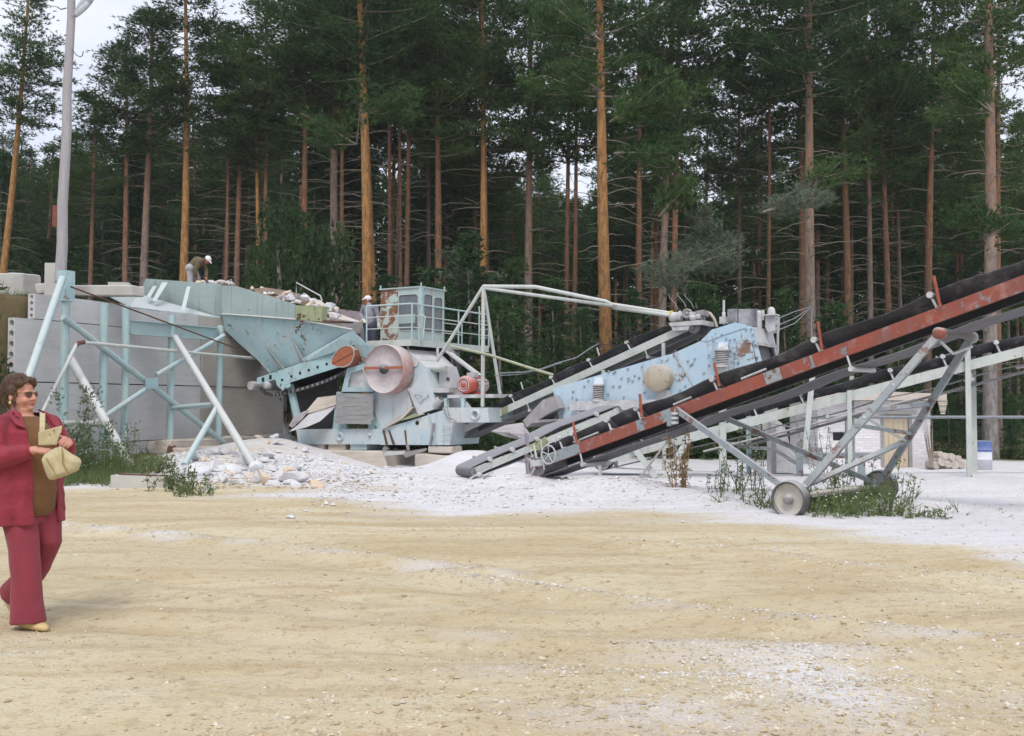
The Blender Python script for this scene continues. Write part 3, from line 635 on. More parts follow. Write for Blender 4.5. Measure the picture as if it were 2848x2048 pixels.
plate('far_wall', [m2(1078, 343, -1.7), m2(1280, 372, -1.7), m2(1300, 500, -1.7), m2(1372, 530, -1.7), m2(1372, 606, -1.7), m2(1325, 622, -1.7), m2(1240, 545, -1.7), m2(1090, 470, -1.7)], .03, 'rustplate', hp)
plate('far_side_board', [m2(152, 190, -1.8), m2(450, 240, -1.8), m2(1078, 372, -1.8), m2(1090, 470, -1.8), m2(170, 391, -1.8)], .03, 'greypaint', hp)
MB().path([m2(770, 235, -1.75), m2(770, 135, -1.75), m2(965, 243, -1.75), m2(978, 285, -1.75)], .022, 8).build('guard_rail', M_['palegreen'], hp)
MB().path([m2(825, 222, -1.75), m2(845, 228, -1.75), m2(865, 258, -1.75)], .02, 6).build('guard_rail', M_['palegreen'], hp)
plate('stone_bed', [m2(175, 200, .36), m2(450, 260, .36), m2(757, 345, .36), m2(940, 415, .30), m2(960, 520, .10), m2(600, 520, .1), m2(190, 420, .36)], 2.0, 'rock', hp)
lgp = m2(745, 1210, -.1)
plate('leg', [m2(688, 960, -.05), m2(732, 955, -.05), m2(790, 1205, -.05), m2(748, 1225, -.05)], .08, 'turq', hp)
plate('leg', [m2(690, 960, -1.5), m2(732, 955, -1.5), m2(780, 1300, -1.5), m2(748, 1300, -1.5)], .08, 'turq', hp)

# apron feeder under the hopper
fd = thing('apron_feeder', 'slanting turquoise feeder beam with round holes under the hopper', 'feeder', m2(800, 1000))
m = MB(); top = [(448, 908), (605, 855), (1092, 688)]; bot = [(1135, 812), (722, 942), (612, 968), (600, 918), (455, 962)]
m.prism([m2(x, y, .10) for x, y in top + bot], -NN * .05); bm_ = m.build('side_beam', M_['turq'], fd)
hole = MB().cyl((0, 0, 0), NN, .042, .012, 16).mesh('hole'); hole.materials.append(M_['hole'])
for x, y in ((655, 925), (730, 895), (800, 870), (871, 845), (942, 820), (1015, 795)):
    o = bpy.data.objects.new('hole', hole); COL.objects.link(o); o.parent = bm_; o.location = m2(x, y, .104) - LOC[fd.name]
for x, y in ((500, 921), (560, 901)): MB().box(m2(x, y, .104), TT * .045, NN * .006, UP * .06).build('slot', M_['hole'], bm_)
plate('side_beam', [m2(x, y, -1.3) for x, y in top + bot], .05, 'turq', fd)
plate('end_bracket', [m2(600, 855, .14), m2(622, 850, .14), m2(640, 985, .14), m2(690, 985, .14), m2(718, 935, .14), m2(720, 945, .14), m2(650, 1003, .14), m2(610, 965, .14)], .04, 'turq', fd)
plate('bracket_plate', [m2(630, 940, .17), m2(700, 925, .17), m2(722, 975, .17), m2(655, 1010, .17)], .03, 'turq', fd)
MB().cyl(m2(525, 972, -.55), NN, .13, 1.3, 18).build('tail_roller', M_['white'], fd)
MB().lathe(m2(528, 968, .12), NN, [(-.1, .11), (.03, .11), (.05, .08), (.05, .0)], 16).build('bearing', M_['white'], fd)
trk = [(480, 985), (520, 1020), (570, 1035), (660, 1020), (760, 1000), (880, 965), (1000, 925), (1100, 880), (1165, 845)]
m = MB(); vs = []
for x, y in trk: vs += [m2(x, y, .04), m2(x, y + 22, .04), m2(x, y + 22, -1.25), m2(x, y, -1.25)]
m.add(vs, [[4 * i + a, 4 * i + (a + 1) % 4, 4 * i + 4 + (a + 1) % 4, 4 * i + 4 + a] for i in range(len(trk) - 1) for a in range(4)] + [[0, 1, 2, 3], [4 * len(trk) - 4 + i for i in range(4)]]); ch_ = m.build('track_chain', M_['steel'], fd)
lk = MB().box((0, 0, 0), TT * .035, NN * .02, UP * .05).mesh('track_link'); lk.materials.append(M_['darksteel'])
for i in range(len(trk) - 1):
    for j in range(3):
        t_ = j / 3; x = trk[i][0] * (1 - t_) + trk[i + 1][0] * t_; y = trk[i][1] * (1 - t_) + trk[i + 1][1] * t_
        o = bpy.data.objects.new('track_link', lk); COL.objects.link(o); o.parent = ch_; o.location = m2(x, y + 12, .055) - LOC[fd.name]
plate('upper_track', [m2(600, 935, -.02), m2(1100, 770, -.02), m2(1120, 800, -.02), m2(620, 968, -.02)], 1.25, 'darksteel', fd)
egg = [(1050, 790), (1060, 745), (1100, 685), (1140, 655), (1175, 645), (1215, 653), (1236, 680), (1238, 725), (1222, 770), (1195, 802), (1150, 820), (1100, 818), (1065, 806)]
dc = plate('drive_cover', [m2(x, y, .42) for x, y in egg], .33, 'orange', fd)
MB().path([m2(x, y, .425) for x, y in egg], .012, 6, True).build('cover_edge', M_['turq_pipe'], dc)
MB().tube(m2(1068, 788, .43), m2(1228, 700, .43), .012, n=6).build('weld_seam', M_['redoxide_rod'], dc)
MB().path([m2(1300, 765, .12), m2(1296, 725, .12), m2(1372, 775, .12)], .03, 6).build('drive_bracket', M_['orange'], fd)

# jaw crusher
cr = thing('jaw_crusher', 'dust-caked pale blue jaw crusher with a large red-rimmed flywheel', 'crusher', m3(600, 1500))
body = [(300, 790), (335, 700), (430, 640), (700, 640), (860, 790), (910, 960), (940, 1080), (925, 1145), (800, 1182), (640, 1240), (480, 1305), (415, 1120), (380, 1000)]
plate('body', [m3(x, y, .02) for x, y in body], 1.5, 'crusher', cr)
plate('side_plate', [m3(x, y, .10) for x, y in ((405, 1000), (700, 965), (745, 1108), (640, 1205), (482, 1302), (412, 1120))], .07, 'crusher', cr)
plate('side_plate', [m3(x, y, .13) for x, y in ((730, 965), (862, 795), (880, 880), (938, 1080), (926, 1143), (802, 1184))], .09, 'crusher', cr)
MB().prism([m3(702, 965, .2), m3(728, 965, .2), m3(826, 1188, .2), m3(796, 1196, .2)], -NN * .16).build('rib', M_['white'], cr)
MB().path([m3(748, 1025, .17), m3(790, 1022, .2), m3(820, 1030, .2), m3(826, 1045, .19)], .016, 6).build('lever', M_['steel'], cr)
MB().path([m3(800, 1082, .16), m3(812, 1095, .16), m3(840, 1062, .16), m3(885, 1035, .16), m3(870, 1015, .16)], .009, 5).build('cable_loop', M_['galv'], cr)
MB().prism([m3(480, 1304, .24), m3(640, 1205, .24), m3(735, 1120, .22), m3(748, 1132, .22), m3(660, 1222, .24), m3(492, 1312, .24)], -NN * .22).build('broken_strip', M_['conc_warm'], cr)
MB().prism([m3(600, 1250, .22), m3(760, 1180, .22), m3(812, 1196, .22), m3(700, 1228, .22)], -NN * .1).build('broken_strip', M_['moss'], cr)
# base frame
bb = plate('base_beam', [ma(360, 768, .12), ma(1712, 757, .12), ma(1680, 1000, .12), ma(400, 1000, .12)], 1.5, 'crusher', cr)
for x, y, r in ((1062, 880, .12),): MB().lathe(ma(x, y, .12), NN, [(0, r), (.06, r * .95), (.07, r * .72), (.0, r * .6), (.0, 0)], 20).build('boss', M_['crusher'], bb)
MB().lathe(ma(1530, 850, .12), NN, [(0, .05), (.06, .045), (.06, 0)], 12).build('boss', M_['crusher'], bb)
plate('base_plate', [m3(x, y, .14) for x, y in ((482, 1312), (830, 1207), (1000, 1152), (1005, 1180), (1092, 1240), (1060, 1445), (472, 1442))], 1.4, 'crusher', cr)
rb_ = MB()
for x0, x1, x2 in ((495, 520, 540), (540, 578, 600), (676, 690, 700)):
    MB().prism([m3(x0, 1320, .16), m3(x0 + 14, 1322, .16), m3(x2, 1440, .155), m3(x1, 1440, .155)], -NN * .02).build('rust_gap', M_['rustrod'], cr)
MB().cyl(m3(786, 1258, .15), NN, .055, .02, 18).build('bolt_hole', M_['hole'], cr)
MB().tube(m3(880, 1180, .17), m3(945, 1440, .17), .022, n=6).build('drain_pipe', M_['turq_pipe'], cr)
MB().tube(m3(925, 1260, .2), m3(895, 1440, .2), .03, n=8).build('drain_pipe', M_['steel'], cr)
# framed opening left of the flywheel
plate('guard_panel', [m2(1187, 850, .1), m2(1322, 812, .1), m2(1372, 1012, .1), m2(1150, 1012, .1)], .03, 'white', cr)
fo = [(1180, 832), (1330, 788), (1395, 1020), (1135, 1020)]; fi = [(1208, 868), (1306, 838), (1342, 985), (1183, 985)]
m = MB()
for k in range(4):
    a, b = fo[k], fo[(k + 1) % 4]; c, d = fi[(k + 1) % 4], fi[k]
    m.prism([m2(*a, .19), m2(*b, .19), m2(*c, .19), m2(*d, .19)], -NN * .10)
m.build('guard_frame', M_['turq'], cr)
for a, b, c, d in (((1095, 1020), (1130, 1020), (1180, 1325), (1062, 1325)), ((1370, 1020), (1410, 1020), (1460, 1322), (1350, 1322))):
    plate('leg', [m2(*a, .06), m2(*b, .06), m2(*c, .06), m2(*d, .06)], .10, 'turq', cr)
bd = [(1100, 1030), (1395, 1036), (1390, 1240), (1372, 1292), (1085, 1276)]
for i in range(7):
    y0 = lambda x: 1030 + (x - 1100) * .02; j = random.uniform(-6, 6)
    a = 1030 + i * 35.5; xl = 1099 - i * 2 + random.uniform(-4, 4); xr = 1396 - (i * 1.0 if i < 6 else 24) + random.uniform(-5, 3)
    MB().prism([m2(xl, a, .30), m2(xr, a + 6, .30), m2(xr - 1, a + 6 + 34, .30), m2(xl - 1, a + 34, .30)], -NN * (.035 + .006 * (i % 2))).build('plank', M_['greywood'], cr)
# leaning sheets at the side
plate('leaning_sheet', [ma(248, 705, .75), ma(330, 560, .6), ma(480, 480, .5), ma(560, 462, .5), ma(440, 620, .65), ma(300, 735, .75)], .02, 'rustplate', cr)
plate('leaning_sheet', [ma(530, 460, .35), ma(700, 260, .15), ma(985, 225, .1), ma(992, 375, .12), ma(690, 480, .3), ma(540, 515, .4)], .02, 'conc_warm', cr)
plate('leaning_sheet', [ma(245, 800, .8), ma(380, 700, .7), ma(560, 525, .5), ma(985, 392, .25), ma(930, 460, .3), ma(730, 640, .55), ma(520, 730, .7)], .02, 'white', cr)
# one flat dark plate behind the sheets
plate('rear_dark_plate', [ma(360, 60, -1.1), ma(1000, -60, -1.1), ma(1000, 770, -1.1), ma(360, 770, -1.1)], .05, 'darksteel', cr)
# flywheel: recessed disc, rim, hub, bar
fc = m3(548, 808, .30); R_ = .655
fw = MB().lathe(fc, NN, [(-.24, 0), (-.24, R_ * .9), (-.25, R_ * .97), (-.22, R_), (.20, R_), (.23, R_ * .985), (.235, R_ * .965), (.20, R_ * .955)], 56).build('flywheel', M_['flyrim'], cr)
MB().lathe(fc, NN, [(.20, R_ * .956), (.17, R_ * .94), (.16, R_ * .30), (.19, R_ * .26), (.19, 0)], 56).build('disc', M_['flyface'], fw)
MB().lathe(fc, NN, [(.16, .14), (.25, .13), (.26, .08), (.30, .075), (.30, 0)], 24).build('hub', M_['darksteel'], fw)
MB().box(fc + NN * .25 + UP * .03, TT * R_ * .96, NN * .012, UP * .035).build('cross_bar', M_['orange'], fw)
fb = m3(950, 800, -1.7)
fw2 = MB().lathe(fb, NN, [(-.2, 0), (-.2, .68), (.16, .70), (.17, .62), (.05, .60), (.04, .2), (.1, .16), (.1, 0)], 48).build('flywheel', M_['darksteel'], cr); fw2['label'] = 'dark rear flywheel behind the dusty bearing block'
MB().path([fb + (TT * math.cos(a) + UP * math.sin(a)) * .66 + NN * .17 for a in np.linspace(-1.3, 2.6, 20)], .03, 6).build('belt_guard', M_['steel'], fw2)
# bearing block with window
ow = [(862, 782), (1030, 782), (1088, 1000), (1085, 1022), (902, 1022)]; iw = [(888, 832), (972, 832), (968, 965), (910, 965)]
oq, iq = [(862, 782), (1030, 782), (1090, 1020), (905, 1020)], iw
m = MB()
for k in range(4): m.prism([m3(*oq[k], -.35), m3(*oq[(k + 1) % 4], -.35), m3(*iq[(k + 1) % 4], -.35), m3(*iq[k], -.35)], -NN * .5)
m.build('bearing_block', M_['white'], cr)
MB().cyl(m3(845, 752, -.4), NN, .13, .9, 22).build('shaft', M_['white'], cr)
MB().tube(m3(862, 800, -.2), m3(1030, 800, -.2), .075, n=14).build('cross_tube', M_['palegreen'], cr)
MB().box(m3(995, 985, -.1), TT * .34, NN * .2, UP * .06).build('ledge', M_['white'], cr)
for x, y in ((870, 890), (1045, 890), (857, 846)): MB().cyl(m3(x, y, -.33), NN, .05, .03, 10).build('bolt', M_['darksteel'], cr)
sp = MB()
m = MB(); c0, c1 = m3(935, 1120, .05), m3(985, 1055, .05); d = c1 - c0; x, y = perp(d)
m.path([c0 + d * (i / 60) + (x * math.cos(i * .9) + y * math.sin(i * .9)) * .10 for i in range(61)], .016, 5); m.build('tension_spring', M_['white'], cr)
# right hand frame box and motor table
plate('frame_box', [m3(1002, 1130, .10), m3(1382, 1130, .10), m3(1392, 1255, .10), m3(1002, 1255, .10)], 1.3, 'crusher', cr)
MB().lathe(m3(1275, 1190, .10), NN, [(0, .15), (.05, .14), (.06, .10), (.0, .08), (.0, 0)], 22).build('boss', M_['crusher'], cr)
plate('motor_table', [m3(1040, 1022, .05), m3(1425, 1016, .05), m3(1425, 1046, .05), m3(1040, 1050, .05)], 1.2, 'white', cr)
for x in (1012, 1155): plate('table_leg', [m3(x, 1050, .06), m3(x + 26, 1050, .06), m3(x + 26, 1132, .06), m3(x, 1132, .06)], .1, 'turq', cr)
plate('table_bracket', [m3(1200, 1080, .0), m3(1180, 1130, .0), m3(1235, 1130, .0)], .05, 'white', cr)
m = MB(); lad = lambda x, y: m3(x, y, .2)
m.path([lad(1012, 1140), lad(1040, 1215), lad(1080, 1225), lad(1110, 1235), lad(1085, 1430)], .018, 6); m.path([lad(1000, 1150), lad(1035, 1120), lad(1060, 1215)], .012, 6)
m.build('hanging_chain', M_['galv'], cr)
for y in (1290, 1340, 1385): MB().tube(lad(990, y), lad(1080, y - 6), .012, n=6).build('rung', M_['turq_pipe'], cr)
# foundations and scraps
a = m3(762, 1518, .15); b = m3(1092, 1512, .15)
rough_block('concrete_block', 'pale square concrete foundation block beside the conveyor tail', [(a.x, a.y, -.3), (b.x, b.y, -.3), (b.x - NN.x * 1.2, b.y - NN.y * 1.2, -.3), (a.x - NN.x * 1.2, a.y - NN.y * 1.2, -.3)], a.z + .3, M_['conc_warm'], jit=.05)
a, b = m3(872, 1450, .12), m3(1080, 1452, .12); zc = m3(872, 1508, .12).z
rough_block('wooden_sleeper', 'short bleached timber packer on top of the foundation block', [(a.x, a.y, zc), (b.x, b.y, zc), (b.x - NN.x * .5, b.y - NN.y * .5, zc), (a.x - NN.x * .5, a.y - NN.y * .5, zc)], a.z - zc, M_['conc_warm'], 'timber', .02)
a, b = ma(560, 1085, .35), ma(1780, 1110, .35)
rough_block('concrete_plinth', 'long dusty concrete plinth under the base beam of the crusher', [(a.x, a.y, -.3), (b.x, b.y, -.3), (b.x - NN.x * 1.8, b.y - NN.y * 1.8, -.3), (a.x - NN.x * 1.8, a.y - NN.y * 1.8, -.3)], a.z + .3, M_['conc_warm'], 'plinth', .05)
for x0, x1 in ((620, 800), (870, 1135), (1215, 1470)):
    plate('packing_block', [ma(x0, 1000, .05), ma(x1, 1000, .05), ma(x1, 1085, .05), ma(x0, 1085, .05)], .8, 'crusher' if x0 > 1000 else 'conc_warm', cr)
sc_ = thing('scrap_metal', 'bent grey scrap metal jutting out under the crusher base', 'scrap metal', m3(600, 1530, .3))
plate('bar', [m3(490, 1500, .4), m3(530, 1495, .4), m3(525, 1460, .4), m3(500, 1460, .4)], .05, 'steel', sc_)
plate('bar', [m3(500, 1502, .42), m3(682, 1490, .42), m3(680, 1522, .42), m3(515, 1535, .42)], .06, 'white', sc_)
plate('bar', [m3(668, 1530, .5), m3(690, 1500, .5), m3(868, 1470, .45), m3(860, 1490, .45), m3(690, 1550, .5)], .03, 'steel', sc_)
plate('bar', [m3(690, 1440, .4), m3(712, 1440, .4), m3(720, 1490, .4), m3(700, 1490, .4)], .03, 'steel', sc_)

# electric motor
mo = thing('electric_motor', 'orange red electric motor on the white table beside the crusher', 'motor', m3(1250, 1020, -.2))
mc = m3(1190, 938, .02)
cp = MB().lathe(mc, NN, [(-.32, .0), (-.32, .215), (.0, .235), (.06, .22), (.08, .18), (.085, .15), (.06, .14), (.06, .09), (.09, .08), (.09, 0)], 30).build('fan_cowl', M_['motor'], mo)
for r in (.165, .105): MB().path([mc + NN * .087 + (TT * math.cos(a) + UP * math.sin(a)) * r for a in np.linspace(0, 6.28, 25)[:-1]], .012, 6, True).build('grille_ring', M_['white'], cp)
mb_ = MB().lathe(mc - NN * .32, NN, [(0, .0), (0, .19), (-.55, .19), (-.60, .12), (-.75, .06), (-.75, 0)], 24).build('body', M_['white'], mo)
for i in range(12):
    a = 2 * math.pi * i / 12; r = (TT * math.cos(a) + UP * math.sin(a)); MB().box(mc - NN * .6 + r * .205, NN * .22, r * .025, (TT * -math.sin(a) + UP * math.cos(a)) * .006).build('cooling_fin', M_['motor'], mb_)
MB().rbox(mc - NN * .35 + UP * .26, .11, .11, .06, -.5).build('terminal_box', M_['white'], mo)
for d in (-.12, .12): MB().box(mc - NN * .45 + TT * d * 1.2 - UP * .235, TT * .05, NN * .25, UP * .035).build('foot', M_['motor'], mo)
m = MB(); u_ = [(1010, 655), (1048, 668), (1300, 858), (1262, 850)]
m.prism([m3(*q, -1.35) for q in u_], -NN * .25); tag(m.build('belt_guard', M_['white'], origin=m3(1280, 856, -1.4)), 'pale slanting belt guard from the rear flywheel down to the motor', 'belt guard')

# ------------------------------------------------------------------ platform, railing, cab
pf = thing('platform', 'pale green railed service platform carrying the control cab', 'platform', md(1340, 1440, .15))
B0 = md(1340, 1400, .12); A0 = md(320, 1400, .12); zd = B0.z; Ld = (A0 - B0).length
pt_ = lambda s, d, z=0.0: B0 + TT * s - NN * d + UP * z          # s along the front (to the right), d away from it
W_ = 3.9
m = MB(); m.prism([pt_(-Ld, 0, -.06), pt_(0, 0, -.06), pt_(0, W_, -.06), pt_(-.95, W_, -.06), pt_(-.95, 1.8, -.06), pt_(-Ld, 1.8, -.06)], UP * .03); m.build('deck', M_['steel'], pf)
m = MB(); m.channel(pt_(-Ld, -.005, 0), pt_(0, -.005, 0), .17, .06, NN); m.channel(pt_(.005, .0, 0), pt_(.005, W_, 0), .17, .06, TT); m.build('fascia', M_['palegreen'], pf)
RH = .98
def rail(a, b, r=.022): MB().tube(a, b, r, n=8).build('rail', M_['turq_pipe'] if r > .018 else M_['palegreen'], pf)
def rpost(p, h=RH, r=.022): MB().tube(p, p + UP * h, r, n=8).build('rail_post', M_['turq_pipe'], pf)
zb = .05
for s, d in ((-Ld, 0), (0, 0)): rpost(pt_(s, d, zb), RH if d == 0 else RH)
for d in (.95, 2.25, W_): rpost(pt_(0, d, zb))
for h, r in ((RH, .024), (RH * .68, .016), (RH * .36, .014)):
    rail(pt_(-Ld, 0, zb + h), pt_(0, 0, zb + h), r); rail(pt_(0, 0, zb + h), pt_(0, W_, zb + h), r)
for d in (1.3, 1.8, 2.4, W_): rpost(pt_(-.95, d + .0, zb), RH * .75, .02)
for h in (RH * .72, RH * .42, .05): rail(pt_(-.95, 1.3, zb + h), pt_(-.95, W_, zb + h), .015)
for h in (.05, .3, .55, .8, 1.0): rail(pt_(-.30, W_ - .02, zb + h), pt_(-.02, W_ - .02, zb + h), .012)
rpost(pt_(-.32, W_ - .02, zb), 1.25)
for s, d in ((-.35, .3), (.0, 1.2), (-.95, 3.7), (-.1, 3.7), (-1.3, .4)):
    p = pt_(s, d, -.06); MB().tube(p, V((p.x, p.y, 1.75 if d < 2 else .0)), .045, n=8).build('support_post', M_['white'], pf)
cb = thing('control_cab', 'small pale green control cab with rounded windows and a peeling rusty panel', 'cab', md(1400, 1320, -.1))
# corners: front-left, near corner, right-back
Kc = md(1545, 1335, -.30); zt = md(1545, 160, -.30).z
Lf = abs((md(632, 1300, -.30) - Kc).dot(TT)); Lr = 1.12
z0 = zd + .05; Hc = zt - z0
cpnt = lambda s, d, z: V((Kc.x, Kc.y, z0)) - TT * s - NN * d + UP * z
def wall_panel(name, s0, s1, fn, nrm, wins, mat):
    """a cab wall with rounded openings; wins = (a, b, z0, z1)"""
    bm = bmesh.new(); R = .09
    def loop(pts): vs = [bm.verts.new(p) for p in pts]; return [bm.edges.new((vs[i], vs[(i + 1) % len(vs)])) for i in range(len(vs))]
    es = loop([fn(s0, 0), fn(s1, 0), fn(s1, Hc), fn(s0, Hc)]); shapes = []
    for a, b, c, d in wins:
        pts = []
        for cx, cz, a0 in ((b - R, d - R, 0), (a + R, d - R, 90), (a + R, c + R, 180), (b - R, c + R, 270)):
            for k in range(5): an = math.radians(a0 + 22.5 * k); pts.append((cx + R * math.cos(an), cz + R * math.sin(an)))
        shapes.append(pts); es += loop([fn(x, z) for x, z in pts])
    bmesh.ops.triangle_fill(bm, use_beauty=True, use_dissolve=False, edges=es)
    r = bmesh.ops.extrude_face_region(bm, geom=bm.faces[:]); bmesh.ops.translate(bm, vec=-nrm * .03, verts=[g for g in r['geom'] if isinstance(g, bmesh.types.BMVert)])
    bmesh.ops.recalc_face_normals(bm, faces=bm.faces)
    me = bpy.data.meshes.new(name); bm.to_mesh(me); bm.free(); o = link_mesh(name, me, mat, cb)
    for pts in shapes:
        MB().path([fn(x, z) + nrm * .004 for x, z in pts], .013, 6, True).build('window_gasket', M_['cabpaint'], o)
        MB().prism([fn(x, z) - nrm * .018 for x, z in pts], nrm * .004).build('pane', M_['glass'], o)
fl = lambda s, z: cpnt(s, 0, z)
sW = Lf * .565
wall_panel('front_wall', .02, sW, fl, NN, [(.10, sW - .03, .30, Hc - .17)], M_['cabpaint'])
MB().prism([fl(sW + .002, 0), fl(Lf, 0), fl(Lf, Hc), fl(sW + .002, Hc)], -NN * .03).build('rusty_panel', M_['cabrust'], cb)
fr_ = lambda d, z: cpnt(0, d, z)
wall_panel('side_wall', .03, Lr, fr_, TT, [(.12, .53, .26, Hc - .16), (.60, 1.02, .26, Hc - .20)], M_['cabpaint'])
MB().prism([cpnt(.03, Lr, 0), cpnt(Lf, Lr, 0), cpnt(Lf, Lr, .5), cpnt(.03, Lr, .5)], NN * .03).build('rear_wall', M_['cabpaint'], cb)
for s0_, s1_ in ((.03, .12), (Lf / 2 - .04, Lf / 2 + .04), (Lf - .1, Lf)): MB().prism([cpnt(s0_, Lr, .5), cpnt(s1_, Lr, .5), cpnt(s1_, Lr, Hc), cpnt(s0_, Lr, Hc)], NN * .03).build('rear_mullion', M_['cabpaint'], cb)
MB().prism([cpnt(Lf, .03, 0), cpnt(Lf, Lr, 0), cpnt(Lf, Lr, Hc), cpnt(Lf, .03, Hc)], TT * .03).build('side_wall', M_['cabpaint'], cb)
MB().box(cpnt(.01, .01, Hc / 2), TT * .045, NN * .045, UP * Hc / 2).build('corner_post', M_['turq_pipe'], cb)
MB().prism([cpnt(-.04, -.04, Hc), cpnt(Lf + .03, -.04, Hc), cpnt(Lf + .03, Lr + .04, Hc), cpnt(-.04, Lr + .04, Hc)], UP * .035).build('roof', M_['cabpaint'], cb)
for s, d in ((0, 0), (Lf, 0), (0, Lr)): MB().tube(cpnt(s, d, Hc + .03), cpnt(s, d, Hc + .13), .022, n=8).build('lifting_lug', M_['cabpaint'], cb)
MB().prism([fl(sW * .25, .5), fl(sW * .95, .5), fl(sW * .95, .75), fl(sW * .25, .75)], -NN * .0 - NN * .012).build('control_panel', M_['greypaint'], cb)
MB().path([md(1500, 1330, .05), md(1500, 800, .05), md(1530, 770, .05), md(1610, 790, .05), md(1645, 850, .05), md(1625, 950, .05), md(1600, 1310, .05)], .016, 6).build('grab_rail', M_['palegreen'], cb)

# tripod of pipes and its long boom
tp = thing('pipe_gantry', 'pale green pipe tripod with a long double boom reaching to the screen', 'gantry', m3(1335, 1110, .1))
ax_ = m3(1342, 112, .0)
for x, y, o, r in ((950, 742, .1, .045), (1335, 1118, .1, .05), (1488, 1052, -.6, .045)): MB().tube(ax_, m3(x, y, o), r, n=10).build('leg', M_['palegreen'], tp)
m4 = lambda x, y, o=0.0: MP(Z4(x, y), o); m5 = lambda x, y, o=0.0: MP(Z5(x, y), o)
MB().path([ax_, m4(650, 50, -.1), m4(1180, 160, -.3), m5(0, 182, -.4), m5(440, 250, -.5)], .05, 10).build('boom', M_['palegreen'], tp)
MB().path([ax_ - UP * .04, m4(1240, 195, -.25), m5(0, 205, -.4), m5(440, 266, -.45)], .045, 10).build('boom', M_['palegreen'], tp)
MB().path([m3(1060, 612, .1), m3(1400, 690, .1), m3(1812, 822, .1), m4(785, 716, .0)], .035, 8).build('stay', M_['moss'], tp)
m = MB()
m.path([m4(380, 702, -.3), m4(560, 695, -.4), m4(700, 668, -.5), m4(800, 632, -.5), m4(960, 585, -.6), m4(1080, 505, -.7), m4(1130, 478, -.7)], .018, 6)
m.path([m4(340, 722, -.3), m4(520, 712, -.4), m4(680, 680, -.5), m4(850, 622, -.5)], .014, 6)
tag(m.build('power_cable', M_['galv'], origin=m4(380, 702, -.3)), 'sagging grey power cables running from the motor towards the conveyor', 'cable')
m = MB(); m.path([m4(1130, 480, -.7), m4(1290, 500, -.7), m4(1400, 410, -.8), m4(1560, 300, -.9), m5(-20, 480, -1), m5(170, 400, -1), m5(340, 300, -1)], .01, 5); tag(m.build('power_cable', M_['wire'], origin=m4(1130, 480, -.7)), 'thin black cable strung above the conveyor belt to its head', 'cable')

